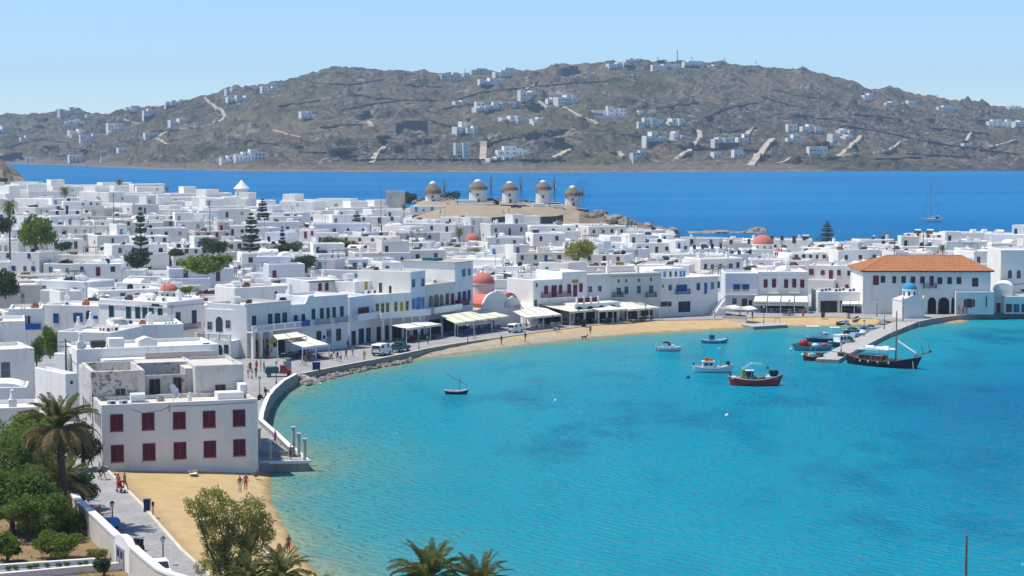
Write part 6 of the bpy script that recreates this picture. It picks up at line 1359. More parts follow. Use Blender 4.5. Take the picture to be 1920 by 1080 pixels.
    if extra == 'upper room': put('door', unit('farshut', wc[0]), t, (ux+1.2, uy, uh-.45), 0, (.85, 1, 1.9)); nw += 1
    rf = []
    for q in range(g.choice((2, 2, 3, 4)) if Y > 540 else g.choice((3, 4, 5, 6))):
        kd = pick(ROOFW)[0]
        if kd in ('roof_vault', 'pergola') and (extra == 'upper room' or kd in rf): kd = 'chimney'
        put(kd, piece(kd), t, (g.uniform(-Wd*.38, Wd*.38) if extra != 'upper room' else (g.uniform(.0, Wd*.4) if ux < 0 else g.uniform(-Wd*.4, 0)), g.uniform(D*.15, D*.7), H-.45), g.choice((0, .2, 1.57, -.3)), (1.0 if kd != 'aerial' else g.uniform(.6, 1.1),)*3); rf.append(kd)
    qx, qy = proj((x, Y, z0+H)); desc = f"{'two-storey' if two else 'low'} {tint[1]} house"
    f1 = NAMEOF[rf[0]]; w_ = f"with {wc[1]} openings"
    c = [f"{desc} {w_}, {relation(qx, qy)}", f"{desc} {w_} and {f1}, {relation(qx, qy)}"]
    if extra: c += [f"{desc} with {extra} and {f1}, {relation(qx, qy)}"]
    if len(rf) > 1: c += [f"{desc} with {f1} and {NAMEOF[rf[1]]}, {relation(qx, qy)}"]
    c += [f"{desc} {w_}, {relation(qx, qy, 1)}", f"{desc} with {f1}, {relation(qx, qy, 1)}", f"{desc} {w_}, {relation(qx, qy, 2)}", f"{desc} with {f1}, {relation(qx, qy, 2)}"]
    c = [q for q in c if len(q.split()) <= 16] + [f"{desc}, {relation(qx, qy)}", f"{desc}, {relation(qx, qy, 1)}"]
    tag(t, uniq(c), 'house', 'white flat-roofed houses of the town')
if far_wall.v: far_wall.build('far_houses', ['white', 'roof_white', 'greyp'], kind='stuff')
# ---- houses that stand out behind the front rows
def rear(label, xl, Yl, xr, Yr, pyt, depth, mats=W_, wins=(), z=None, ext=None):
    zt = PY(xl, pyt, Yl).z; z0 = tz((xl+xr)/2, (Yl+Yr)/2)-1.5 if z is None else z; B = Bld.at('house', label, xl, Yl, xr, Yr, z0, depth, group='white flat-roofed houses of the town'); B.b.block(0, 0, B.W, depth, 0, zt-z0); B.done(mats); B.H = zt-z0
    for a in wins: B.pix(*a)
    return B

for i in range(20):
    px = g.uniform(20, 1850); Y = g.uniform(430, 640); x = XY(px, Y); z0 = tz(px, Y); r = g.uniform(1.4, 2.6); H = g.uniform(4.2, 6.2); qx, qy = proj((x, Y, z0+H))
    if qy < interp(SKY_TOP, px)+12: continue
    mt, wd = g.choice((('leaf_green', 'green'), ('leaf_dark', 'dark green'), ('leaf_olive', 'olive green'), ('leaf_bright', 'bright green'))); t = put('courtyard_tree', None, None, (x, Y, z0)); k = 1+i % 5
    put('crown', bush_mesh(mt, k), t, (0, 0, H-2.6*r*.75-.3), i, (r, r, r*.95)); put('trunk', trunk0, t, None, i, (r*.7, r*.7, H*.6)); tag(t, uniq([f"small {wd} courtyard tree, {relation(qx, qy)}", f"small {wd} courtyard tree, {relation(qx, qy, 1)}"]), 'tree', 'small trees in the town courtyards')
# ================================================================== BOATS
def hull(L, Bm, H, sheer=.5, stern=.0, mats=('blue', 'maroon', 'cleanwhite', 'wood'), flare=.75, deck=.28, bowcurve=.0):
    """a planked hull, bow at +x: topsides, boot-top, rail, deck. stern 0 = pointed, up to 1 = square transom"""
    n = 20; b = MB(); rings = []
    for i in range(n+1):
        t = i/n*2-1; k = abs(t)
        w_ = (1-k**2.6) if t > 0 else (1-k**(2.6+3*stern))*(1-stern)+stern*(1-.18*k)
        w_ = max(w_, .012); z1 = H+sheer*(t*t*(1.15 if t > 0 else .75)); x = t*L/2; hw = Bm/2*w_; ov = .06*L*max(0, t)**3-.03*L*max(0, -t)**3*(1-stern)
        rings.append([(x-ov*.7, hw*.35, -.35), (x-ov*.3, hw*flare*.92, .02), (x-ov*.2, hw*flare, .12), (x+ov, hw, z1-.13), (x+ov, hw*1.03, z1-.12), (x+ov, hw*1.03, z1), (x+ov, max(.004, hw-.09), z1), (x+ov*.5, max(.003, hw-.11), z1-deck)])
    q = len(rings[0])
    for s_ in (1, -1):
        b0 = len(b.v)
        for r in rings: b.v += [(x, y*s_, z) for x, y, z in r]
        for i in range(n):
            for j in range(q-1):
                f = (b0+i*q+j, b0+i*q+j+1, b0+(i+1)*q+j+1, b0+(i+1)*q+j); b.f.append(f if s_ < 0 else f[::-1]); b.m.append((1, 1, 0, 2, 2, 2, 3)[j])
    for i in range(n):
        a, c = i*q+q-1, (i+1)*q+q-1; o = q*(n+1); b.f.append((a, c, o+c, o+a)); b.m.append(3)
    if stern:
        r = rings[0]
        for j in range(q-1): b.quad((r[j][0], r[j][1], r[j][2]), (r[j][0], -r[j][1], r[j][2]), (r[j+1][0], -r[j+1][1], r[j+1][2]), (r[j+1][0], r[j+1][1], r[j+1][2]), m=0 if j < 4 else 2)
    return b, mats
def boat(name, label, px0, px1, pyw, L=None, cat='boat', dy=0, group=None, z=0.0, **k):
    """stern at px0, bow at px1 on the water"""
    a, c = P(px0, pyw, z), P(px1, pyw+dy, z); d = c-a; Lr = d.length*.97; mid = (a+c)/2
    t = thing(name, label, cat, (mid.x, mid.y, z), math.atan2(d.y, d.x), group)
    kk = dict(L=Lr, Bm=Lr*.34, H=.55, sheer=.35); kk.update(k); b, m = hull(**kk); b.build('hull', list(m), t, smooth=False); t['len'] = Lr; return t, Lr
def add(t, name, mats, f, loc=None):
    b = MB(); f(b); return b.build(name, mats, t, loc=loc)
# 1 light blue fishing boat
t, L = boat('fishing_boat', 'small light blue double-ended boat with blue wheelhouse lying farthest out of the anchored four', 1314, 1364, 643.5, mats=('turq', 'dkblue', 'cleanwhite', 'cleanwhite'), H=.55, sheer=.35)
add(t, 'wheelhouse', ['ltblue', 'glass', 'turq'], lambda b: (b.box(-.9, -.45, .35, .05, .45, 1.45), b.box(-1.0, -.52, 1.45, .15, .52, 1.55, 2), b.box(-.7, -.47, .95, -.15, -.451, 1.3, 1), b.box(.051, -.3, .95, .07, .3, 1.3, 1)))
add(t, 'mast', 'turq', lambda b: b.tube((-.5, 0, 1.5), (-.5, 0, 2.4), .03)); add(t, 'engine_box', 'cleanwhite', lambda b: b.box(.5, -.3, .3, 1.2, .3, .6)); add(t, 'stem_post', 'turq', lambda b: b.box(L/2-.03, -.05, .7, L/2+.1, .05, 1.25))
# 2 white motor boat
t, L = boat('motor_boat', 'white motor boat with red canopy and outboard engine anchored off the beach', 1232, 1277, 658, stern=.9, H=.6, sheer=.22, Bm=1.8, mats=('cleanwhite', 'teal', 'cleanwhite', 'cleanwhite'))
add(t, 'cuddy', ['cleanwhite', 'glass'], lambda b: (b.prof([(-.3, .5), (1.6, .55), (.9, .95), (.3, 1.05), (-.2, 1.0)], -.6, .6, 0), b.prof([(-.2, 1.0), (.35, 1.03), (.1, 1.4), (-.3, 1.45)], -.58, .58, 1)))
add(t, 'canopy', 'red', lambda b: b.prof([(-1.1, 1.35), (.15, 1.42), (.1, 1.5), (-.4, 1.72), (-1.1, 1.55)], -.62, .62)); add(t, 'outboard', ['cleanwhite', 'black'], lambda b: (b.box(-L/2-.35, -.2, .5, -L/2+.0, .2, 1.15), b.box(-L/2-.25, -.08, -.3, -L/2-.08, .08, .5, 1)))
add(t, 'windscreen_post', 'cleanwhite', lambda b: (b.tube((-1.1, -.6, .5), (-1.1, -.6, 1.4), .03), b.tube((-1.1, .6, .5), (-1.1, .6, 1.4), .03)))
# 3 white fishing boat with mast
t, L = boat('fishing_boat', 'white wooden fishing boat with tall mast and orange boxes on its wheelhouse roof', 1298, 1373, 698, H=.75, sheer=.55, mats=('cleanwhite', 'turq', 'cleanwhite', 'cream'))
add(t, 'wheelhouse', ['cleanwhite', 'glass', 'lilac'], lambda b: (b.box(-1.5, -.62, .5, .2, .62, 1.65), b.box(-1.65, -.75, 1.65, .35, .75, 1.77), b.box(-1.3, -.64, 1.1, -.65, -.621, 1.5, 1), b.box(-.5, -.64, 1.1, 0, -.621, 1.5, 1), b.box(.201, -.4, 1.1, .22, .4, 1.5, 1), b.box(.25, -.5, .5, 1.1, .5, 1.0, 2)))
add(t, 'life_raft_box', 'orange', lambda b: (b.box(-1.2, -.3, 1.77, -.55, .3, 2.3), b.box(-.45, -.25, 1.77, .1, .25, 2.15)))
m_ = add(t, 'mast', 'greyp', lambda b: b.tube((1.3, 0, .5), (1.3, 0, 4.6), .05, .03)); add(m_, 'spreader', 'greyp', lambda b: (b.tube((.9, 0, 3.6), (1.6, 0, 3.6), .03), b.tube((.1, 0, 1.9), (2.4, 0, 1.6), .03))); add(m_, 'radar', 'cleanwhite', lambda b: b.box(.9, -.2, 3.62, 1.4, .2, 3.8))
add(t, 'winch', 'brown', lambda b: (b.box(L/2-.9, -.35, 1.2, L/2-.3, .35, 1.55), b.tube((L/2-.6, -.45, 1.6), (L/2-.6, .45, 1.6), .2))); add(t, 'net_heap', 'pink', lambda b: b.ball((.8, 0, .75), .55, 9, 5, 0, .5)); add(t, 'stern_post', 'brown', lambda b: b.box(-L/2-.05, -.08, .9, -L/2+.18, .08, 1.55)); add(t, 'pole', 'greyp', lambda b: b.tube((-2.2, 0, .7), (-2.2, 0, 2.4), .025))
# 4 dark red fishing boat
t, L = boat('fishing_boat', 'dark red wooden fishing boat heaped with nets, with a yellow upright and teal wheelhouse', 1367, 1464, 722.5, H=1.0, sheer=.62, Bm=2.7, mats=('boatred', 'red', 'cleanwhite', 'wood'))
add(t, 'wheelhouse', ['teal', 'glass', 'cleanwhite'], lambda b: (b.box(-1.4, -.6, .7, -.3, .6, 2.15), b.box(-1.5, -.7, 2.15, -.2, .7, 2.25, 2), b.box(-1.15, -.62, 1.5, -.55, -.601, 2.0, 1), b.box(-.301, -.4, 1.5, -.28, .4, 2.0, 1)))
add(t, 'upright', 'yellow', lambda b: (b.box(-1.95, -.8, .8, -1.55, -.5, 2.4), b.box(-1.95, -.85, .7, -.6, -.62, 1.15))); add(t, 'awning_frame', 'cleanwhite', lambda b: (b.path([(-1.9, -.7, 2.4), (-.6, -.7, 3.3), (1.1, -.7, 3.15)], .035), b.path([(-1.9, .7, 2.4), (-.6, .7, 3.3), (1.1, .7, 3.15)], .035), b.tube((1.1, -.7, 1.0), (1.1, -.7, 3.15), .03), b.tube((-.6, -.7, 1.0), (-.6, -.7, 3.3), .03), b.tube((-.6, -.7, 3.3), (-.6, .7, 3.3), .03)))
rb = random.Random(9)
for k, (mt, nm) in enumerate((('cleanwhite', 'net_heap'), ('orange', 'net_heap'), ('cream', 'net_heap'), ('ltblue', 'fish_crate'), ('yellow', 'net_heap'), ('brown', 'net_heap'), ('cleanwhite', 'fish_crate'), ('ltblue', 'fish_crate'))):
    x = -3.1+k*.85; add(t, nm, mt, (lambda b, x=x: b.ball((x, rb.uniform(-.4, .3), 1.0+.12*abs(x)*.3), .48, 9, 5, 0, .7)) if nm == 'net_heap' else (lambda b, x=x: (b.box(x-.45, -.75, .95, x+.3, -.1, 1.35, 0, .2), b.box(x-.3, -.1, .95, x+.4, .5, 1.5, 0, -.3))))
add(t, 'winch', 'black', lambda b: (b.tube((L/2-1.3, -.5, 1.95), (L/2-1.3, .5, 1.95), .34, n=10), b.tube((L/2-.6, -.3, 1.95), (L/2-.6, .4, 1.95), .34, n=10), b.box(L/2-1.5, -.3, 1.3, L/2-.4, .3, 1.7))); add(t, 'mast', 'greyp', lambda b: b.tube((1.7, .3, .9), (1.7, .3, 2.8), .03)); add(t, 'flag', 'red', lambda b: b.box(1.72, .29, 2.4, 2.1, .31, 2.7))
add(t, 'mooring_line', 'darkmetal', lambda b: b.tube((L/2+.1, 0, 1.5), (L/2+2.6, -1.6, 0), .03, n=5)); add(t, 'stern_post', 'wood', lambda b: b.box(-L/2-.08, -.08, 1.2, -L/2+.2, .08, 1.85))
# 5 dark blue sailing caique by the pier
t, L = boat('sailing_caique', 'large dark blue wooden sailing caique with bowsprit and white deck awning alongside the pier', 1586, 1722, 681, dy=11.5, H=1.0, sheer=.95, Bm=3.4, mats=('navyhull', 'black', 'wood', 'terracotta'), deck=.35)
add(t, 'bowsprit', 'wood', lambda b: (b.tube((L/2-.6, 0, 2.0), (L/2+2.6, 0, 3.0), .14, .06), b.tube((L/2+1.0, 0, 2.4), (L/2+.6, 0, 3.7), .05), b.tube((L/2+2.2, 0, 2.9), (L/2+1.9, 0, 4.2), .05), b.ball((L/2+2.2, 0, 3.0), .25, 7, 5)))
m_ = add(t, 'mast', 'brown', lambda b: b.tube((2.6, 0, .6), (2.6, 0, 9.0), .13, .08)); add(m_, 'ratlines', 'greyp', lambda b: [b.tube((2.6-.9*(1-k/12)-.1, -1.2*(1-k/12), 1.3+k*.5), (2.6+.7*(1-k/12)+.1, -1.2*(1-k/12), 1.3+k*.5), .018, n=4) for k in range(12)] + [b.tube((2.6-1.0, -1.3, 1.2), (2.6, -.1, 8.2), .02, n=4), b.tube((2.6+.8, -1.3, 1.2), (2.6, -.1, 8.2), .02, n=4), b.tube((2.6-1.0, 1.3, 1.2), (2.6, .1, 8.2), .02, n=4), b.tube((L/2+2.5, 0, 3.0), (2.6, 0, 8.6), .02, n=4)])
add(t, 'boom', 'cleanwhite', lambda b: (b.tube((2.9, 0, 4.2), (L/2-.4, .2, 2.5), .16, .13), b.tube((2.4, 0, 2.8), (-4.6, 0, 2.4), .09)))
add(t, 'deck_cabin', ['wood', 'glass', 'cleanwhite'], lambda b: (b.box(-3.6, -1.0, .7, .6, 1.0, 1.75), b.box(-3.75, -1.1, 1.75, .75, 1.1, 1.85, 2), [b.box(-3.3+k*.95, -1.02, 1.15, -2.65+k*.95, -1.001, 1.6, 1) for k in range(4)]))
add(t, 'deck_awning', 'cleanwhite', lambda b: (b.prof([(-4.4, 2.5), (1.9, 2.75), (1.9, 2.85), (-1.2, 3.0), (-4.4, 2.62)], -1.35, 1.35), b.tube((-2.6, -.6, 3.0), (-1.0, -.6, 3.05), .28, n=8), b.tube((.1, .2, 3.0), (1.2, .2, 3.0), .26, n=8)))
for x in (-4.2, -1.2, 1.7): add(t, 'awning_post', 'greyp', lambda b, x=x: (b.tube((x, -1.25, .8), (x, -1.25, 2.6), .04), b.tube((x, 1.25, .8), (x, 1.25, 2.6), .04)))
add(t, 'bulwark_rail', 'wood', lambda b: [b.tube((-L/2+.6+k*.75, -1.5*(1-abs(-L/2+.6+k*.75)**2.6/(L/2)**2.6), 1.0), (-L/2+.6+k*.75, -1.5*(1-abs(-L/2+.6+k*.75)**2.6/(L/2)**2.6), 1.75), .035, n=5) for k in range(14)]); add(t, 'deck_cargo', 'terracotta', lambda b: (b.box(.9, -.9, .75, 2.2, .9, 1.2), b.box(3.0, -.8, .75, 4.4, .8, 1.25)))
add(t, 'stern_davit', 'greywood', lambda b: b.tube((-L/2+.4, 0, 1.6), (-L/2-3.2, 0, 1.75), .06)); add(t, 'anchor_chain', 'cleanwhite', lambda b: (b.tube((L/2-.7, -.35, 1.75), (L/2-.1, -1.0, -.1), .03, n=5), b.tube((L/2-.5, .1, 1.8), (L/2+1.2, -.6, 2.4), .02, n=4)))
for x in (-3, -1.5, .2, 2.2): add(t, 'fender', 'cleanwhite', lambda b, x=x: b.ball((x, -1.66, .8), .14, 7, 5, 0, 1.4))
# 6 boats moored left of the pier
t, L = boat('fishing_boat', 'short orange-decked boat with cluttered gear at the end of the pier', 1506, 1540, 676, H=.75, sheer=.45, Bm=1.7, mats=('maroon', 'brown', 'orange', 'yellow'))
add(t, 'engine_box', ['cleanwhite', 'ltblue'], lambda b: (b.box(-.6, -.4, .5, .2, .4, 1.2), b.box(.3, -.3, .5, .9, .3, .95, 1))); add(t, 'pole', 'greyp', lambda b: (b.tube((-.4, 0, 1), (-.3, 0, 2.3), .04), b.tube((.4, 0, 1), (.6, 0, 2.1), .03))); add(t, 'life_ring', 'orange', lambda b: b.tube((-1.2, -.3, 1.2), (-1.25, -.38, 1.2), .35, n=10)); add(t, 'buoy', 'cleanwhite', lambda b: b.ball((-1.6, -.2, 1.0), .25, 8, 5))
t, L = boat('fishing_boat', 'turquoise boat with orange-tipped bow and heap of red nets moored off the pier', 1560, 1488, 657, H=.7, sheer=.5, Bm=2.1, mats=('turq', 'teal', 'orange', 'ltblue'))
add(t, 'net_heap', 'red', lambda b: (b.ball((1.6, 0, 1.3), .8, 10, 6, 0, .85), b.ball((.8, .1, 1.0), .5, 8, 5))); add(t, 'net_heap', 'pink', lambda b: b.ball((-.4, 0, .9), .6, 9, 5, 0, .6)); add(t, 'net_heap', 'red', lambda b: b.ball((-2.0, 0, .95), .6, 9, 5, 0, .6)); add(t, 'bow_flag', 'orange', lambda b: b.box(L/2-.9, -.55, .75, L/2-.15, -.45, 1.2))
t, L = boat('excursion_boat', 'dark blue open boat under two white sun roofs behind the turquoise boat', 1512, 1590, 641, H=.8, sheer=.3, stern=.4, Bm=2.3, mats=('dkblue', 'dkblue', 'cleanwhite', 'greyp'))
add(t, 'sun_roof', 'cleanwhite', lambda b: (b.box(-L/2-.1, -1.0, 2.75, -L/2+2.2, 1.0, 2.85), [b.tube((-L/2+x, y, .6), (-L/2+x, y, 2.75), .03) for x in (.1, 2.0) for y in (-.9, .9)])); add(t, 'sun_roof', 'cleanwhite', lambda b: (b.box(.5, -.95, 2.55, 2.2, .95, 2.65), [b.tube((x, y, .6), (x, y, 2.55), .03) for x in (.6, 2.1) for y in (-.85, .85)]))
add(t, 'console', ['cleanwhite', 'ltblue'], lambda b: (b.box(-1.1, -.6, .6, .1, .6, 1.7), b.ball((-.3, -.6, 1.5), .3, 8, 5, 1))); add(t, 'locker', 'cleanwhite', lambda b: (b.box(2.4, -.6, .6, 3.2, .6, 1.1),))
t, L = boat('cabin_boat', 'white cabin boat with three dark windows and teal hull tied to the pier', 1556, 1602, 651, dy=-4, H=.8, sheer=.4, stern=.5, Bm=2.0, mats=('teal', 'teal', 'cleanwhite', 'cleanwhite'))
add(t, 'cabin', ['cleanwhite', 'glass'], lambda b: (b.box(-1.4, -.8, .6, 1.1, .8, 1.95), b.box(-1.5, -.9, 1.95, 1.2, .9, 2.08), [b.box(-1.2+k*.8, -.82, 1.15, -.6+k*.8, -.801, 1.75, 1) for k in range(3)])); add(t, 'life_ring', 'red', lambda b: b.tube((.1, -.3, 2.4), (.1, -.4, 2.4), .3, n=10)); add(t, 'tarpaulin', 'green', lambda b: b.prof([(1.2, .8), (2.1, .9), (1.9, 1.4), (1.3, 1.7)], -.7, .7))
t, L = boat('motor_boat', 'white motor boat with red underside moored near the middle of the pier', 1598, 1640, 632, dy=-5, H=.65, sheer=.25, stern=.8, Bm=1.8, mats=('cleanwhite', 'red', 'cleanwhite', 'cleanwhite')); add(t, 'cuddy', ['cleanwhite', 'glass'], lambda b: (b.prof([(-.4, .55), (1.5, .6), (.7, 1.1), (-.3, 1.25)], -.6, .6), b.prof([(-.35, 1.24), (.3, 1.15), (.1, 1.5), (-.4, 1.55)], -.55, .55, 1)))
t, L = boat('motor_boat', 'slim white speedboat with blue cushions moored nearest the beach at the pier', 1602, 1656, 621, dy=-3, H=.6, sheer=.2, stern=.8, Bm=1.8, mats=('cleanwhite', 'greyp', 'cleanwhite', 'cleanwhite')); add(t, 'windscreen', 'glass', lambda b: b.prof([(.2, .7), (1.0, .6), (.5, 1.1)], -.6, .6)); add(t, 'cushions', 'ltblue', lambda b: (b.box(-1.9, -.5, .5, -1.2, .5, .95), b.box(-.9, -.5, .5, -.3, .5, .9)))
t, L = boat('motor_boat', 'dark-hulled boat with grey outboard squeezed between white boats at the pier', 1584, 1612, 626, dy=-3, H=.65, sheer=.25, stern=.7, Bm=1.5, mats=('dkblue', 'black', 'cleanwhite', 'greyp')); add(t, 'tarpaulin', 'green', lambda b: b.prof([(-.8, .6), (1.0, .6), (.8, .9), (0, 1.15), (-.7, .9)], -.55, .55))
# small craft
t, L = boat('dinghy', 'bright blue dinghy floating beside the low concrete jetty', 1418.5, 1434, 615, H=.45, sheer=.15, stern=.6, Bm=1.0, mats=('turq', 'ltblue', 'turq', 'ltblue')); add(t, 'thwart', 'ltblue', lambda b: b.box(-.15, -.42, .3, .1, .42, .35))
for (x0, x1, y, dy, lab, ms) in [(1568, 1581, 608, -1, 'dark wooden dinghy with white bow pulled up on the sand near the pier', ('brown', 'black', 'cleanwhite', 'greywood')), (1582, 1592, 607, 1.5, 'white and blue dinghy pulled up on the sand beside the dark one', ('cleanwhite', 'ltblue', 'ltblue', 'greyp')), (1598, 1609, 600, -3, 'white dinghy with brown keel tilted on the sand near the paving', ('cleanwhite', 'brown', 'cleanwhite', 'wood'))]:
    t, L = boat('dinghy', lab, x0, x1, y, dy=dy, z=.85, H=.5, sheer=.25, stern=.5, Bm=.95, mats=ms); q = beach_hit((x0+x1)/2, y, .5); t.location = q; t.rotation_euler.x = .25; add(t, 'thwart', 'wood', lambda b: b.box(-.12, -.4, .3, .08, .4, .34))
t, L = boat('small_sailing_boat', 'small black-hulled boat with bare mast and slanting yard alone in the bay', 834, 877, 739, H=.5, sheer=.22, stern=.3, Bm=1.25, mats=('black', 'black', 'cleanwhite', 'cleanwhite')); m_ = add(t, 'mast', 'greywood', lambda b: b.tube((.5, 0, .2), (.5, 0, 2.5), .055, .045)); add(m_, 'yard', 'greywood', lambda b: b.tube((-1.4, .05, 2.85), (1.7, .05, 1.2), .045)); add(t, 'thwart', 'wood', lambda b: (b.box(-.6, -.5, .35, -.4, .5, .4), b.box(.4, -.5, .35, .6, .5, .4)))
t, L = boat('yacht', 'white sailing yacht with bare mast anchored on the open sea behind the town', 1766, 1729, 416, H=1.45, sheer=.25, stern=.6, Bm=2.9, mats=('cleanwhite', 'dkblue', 'cleanwhite', 'cleanwhite'))
add(t, 'cabin', ['cleanwhite', 'glass'], lambda b: (b.prof([(-1.6, .9), (2.6, 1.0), (2.0, 1.5), (-1.4, 1.7)], -.85, .85), b.box(-1.0, -.87, 1.2, 1.5, -.851, 1.4, 1))); m_ = add(t, 'mast', 'greyp', lambda b: b.tube((.9, 0, 1), (.9, 0, 16.5), .17, .12, 6)); add(m_, 'boom', 'cleanwhite', lambda b: b.tube((.9, 0, 2.4), (-3.6, 0, 2.6), .17)); add(m_, 'rigging', 'darkmetal', lambda b: (b.tube((4.4, 0, 1.2), (.9, 0, 16.2), .03, n=4), b.tube((-4.4, 0, 1.2), (.9, 0, 16.2), .03, n=4), b.tube((.9, -1.2, 10), (.9, 1.2, 10), .03, n=4))); add(t, 'sprayhood', 'dkblue', lambda b: b.prof([(-2.9, 1.2), (-1.5, 1.5), (-1.7, 2.2), (-2.8, 2.1)], -.9, .9))
for px, py, mt, lab, r in [(1290, 709, 'black', 'small dark mooring buoy left of the white and red fishing boats', .28), (1363, 781, 'cleanwhite', 'white mooring buoy floating in the middle of the bay', .26), (1041, 753, 'cleanwhite', 'tiny pale buoy in the bay right of the small black boat', .2), (1483, 656, 'cleanwhite', 'white buoy just left of the turquoise boat', .22)]:
    q = P(px, py, 0); b = MB(); b.ball((0, 0, .12), r, 12, 8); b.tube((0, 0, r), (0, 0, r+.2), .05); tag(b.build('mooring_buoy', mt, None, True, (q.x, q.y, 0)), lab, 'buoy')
# ================================================================== AWNINGS AND CAFES
chair = MB()
for x in (-.2, .2):
    for y in (-.2, .2): chair.box(x-.02, y-.02, 0, x+.02, y+.02, .45 if y < 0 else .9)
chair.box(-.22, -.22, .43, .22, .22, .47); 
for k in range(3): chair.box(-.2, .19, .58+k*.11, .2, .21, .65+k*.11)
tab = MB(); tab.box(-.4, -.4, .72, .4, .4, .76); tab.tube((0, 0, 0), (0, 0, .72), .04, n=6); tab.box(-.25, -.25, 0, .25, .25, .04)
CH = {c: chair.mesh('cafe_chair', c) for c in ('blue', 'brown', 'cleanwhite', 'wood', 'dkblue', 'greyp')}; TB = {c: tab.mesh('cafe_table', c) for c in ('wood', 'blue', 'cleanwhite', 'greyp')}
def awning(label, bl, br, fr, fl, zb, zf, n, mat='canvas', posts=3, chairs=None, cn=12, seats='', valance=True, gap=.07, sides=True):
    BL, BR, FR_, FL = P(*bl, zb), P(*br, zb), P(*fr, zf), P(*fl, zf); t = thing('awning', label, 'awning', (FL.x, FL.y, QZ)); o = Vector((FL.x, FL.y, QZ)); BL, BR, FR_, FL = BL-o, BR-o, FR_-o, FL-o
    for k in range(n):
        a, c = (k+gap/2)/n, (k+1-gap/2)/n; b = MB(); q = [FL.lerp(FR_, a), FL.lerp(FR_, c), BL.lerp(BR, c), BL.lerp(BR, a)]; dn = Vector((0, 0, -.05)); m4 = [(q[0]+q[3])/2+dn*2, (q[1]+q[2])/2+dn*2]
        b.quad(q[0], q[1], m4[1], m4[0]); b.quad(m4[0], m4[1], q[2], q[3]); b.quad(q[0]+dn, m4[0]+dn, m4[1]+dn, q[1]+dn); b.quad(m4[0]+dn, q[3]+dn, q[2]+dn, m4[1]+dn); b.quad(q[0], q[0]+dn, q[1]+dn, q[1])
        if valance: b.quad(q[0], q[0]+Vector((0, 0, -.35)), q[1]+Vector((0, 0, -.35)), q[1])
        b.build('canopy_panel', mat, t)
    for k in range(posts):
        p = FL.lerp(FR_, k/(posts-1)); b = MB(); b.box(p.x-.07, p.y-.07+.15, 0, p.x+.07, p.y+.07+.15, p.z-.06); b.build('post', 'cleanwhite', t)
    b = MB(); b.tube(FL+Vector((0, .1, -.12)), FR_+Vector((0, .1, -.12)), .05, n=6); b.tube(BL+Vector((0, 0, -.12)), BR+Vector((0, 0, -.12)), .05, n=6)
    for k in range(n+1): b.tube(FL.lerp(FR_, k/n)+Vector((0, .1, -.12)), BL.lerp(BR, k/n)+Vector((0, 0, -.12)), .035, n=5)
    b.build('frame', 'darkmetal', t)
    g_ = random.Random(sum(map(ord, label)))
    if chairs:
        for k in range(cn):
            u, v = (k+.5)/cn, g_.uniform(.08, .85); p = o+FL.lerp(FR_, u).lerp(BL.lerp(BR, u), v); p.z = QZ; tg = put('cafe_table', TB[chairs[1]], None, p, g_.uniform(-.3, .3)); tag(tg, 'small square ' + seats + ' table', 'table', 'tables: ' + seats)
            for s_ in range(3): a = g_.uniform(0, 6.28); ct = put('cafe_chair', CH[chairs[0]], None, p+Vector((.62*math.cos(a), .62*math.sin(a), 0)), a-math.pi/2); tag(ct, 'slat-backed ' + seats + ' chair', 'chair', 'chairs: ' + seats)
    return t
awning('sloping two-panel cream awning in front of the balustrade house', (513,629), (563,623.5), (617,645), (567,651), 4.5, 3.4, 2, posts=3, chairs=('dkblue', 'greyp'), cn=12, seats='dark café under the balustrade-house awning')
awning('upper cream awning strip against the balustrade house above the sloping one', (511,628), (558,622), (574,630), (520,637), 5.0, 4.5, 2, posts=2, valance=False)
awning('two-panel cream awning in front of the yellow window house', (733,610), (801,601.5), (829,607), (762,616), 4.1, 3.6, 2, posts=4, chairs=('brown', 'wood'), cn=12, seats='brown taverna under the yellow-window awning')
awning('wide yellowish five-panel awning below the tallest house', (824,592), (912,579), (956,592), (853,606), 4.6, 3.6, 5, 'canvas_yellow', 4, ('blue', 'blue'), 14, 'blue taverna left of the domed church')
awning('low white awning strip hung in front of the yellowish five-panel awning', (855,603), (918,597), (921,602), (858,608.5), 3.4, 3.0, 2, posts=3)
awning('cream four-panel awning in front of the red-domed church', (961,584), (1013,572), (1053,589), (985,595.5), 4.4, 3.5, 4, posts=3, chairs=('cleanwhite', 'cleanwhite'), cn=10, seats='white café in front of the domed church')
awning('small upper cream awning between church and sign house', (974,566), (990,563), (1004,575), (982,579), 5.0, 4.4, 1, posts=2)
awning('long yellowish striped awning below the sign house', (1010,570), (1072,565.5), (1121,580), (1069,584.5), 4.8, 3.7, 6, 'canvas_yellow', 3, ('wood', 'wood'), 10, 'wooden taverna below the sign house')
awning('cream awning in the middle of the long row below the sign house arches', (1073,568), (1128,569), (1176,579), (1123,582), 4.6, 3.7, 4, posts=3, chairs=('wood', 'cleanwhite'), cn=9, seats='pale-topped taverna under the middle awning')
awning('cream awning at the right end of the row below the long grey house', (1128,566), (1198,566), (1238,576), (1176,580.5), 4.6, 3.5, 5, posts=4, chairs=('brown', 'cleanwhite'), cn=10, seats='brown café below the long grey house')
awning('single sloping cream awning beside the outside staircase', (1304,559), (1331,557), (1352,567.5), (1327,571), 4.2, 3.1, 2, posts=2, chairs=('brown', 'wood'), cn=5, seats='corner café beside the outside staircase')
awning('broad white awning across the front of the maroon-window house', (1415,554.5), (1515,555), (1515.5,566), (1412,565), 4.3, 3.4, 4, posts=5, chairs=('greyp', 'greyp'), cn=12, seats='grey café below the maroon-window house')
awning('lower white awning strip below the broad one on the maroon-window house', (1413,566.5), (1514.5,567.5), (1514.5,570.5), (1412.5,569.5), 3.2, 2.9, 4, posts=2)
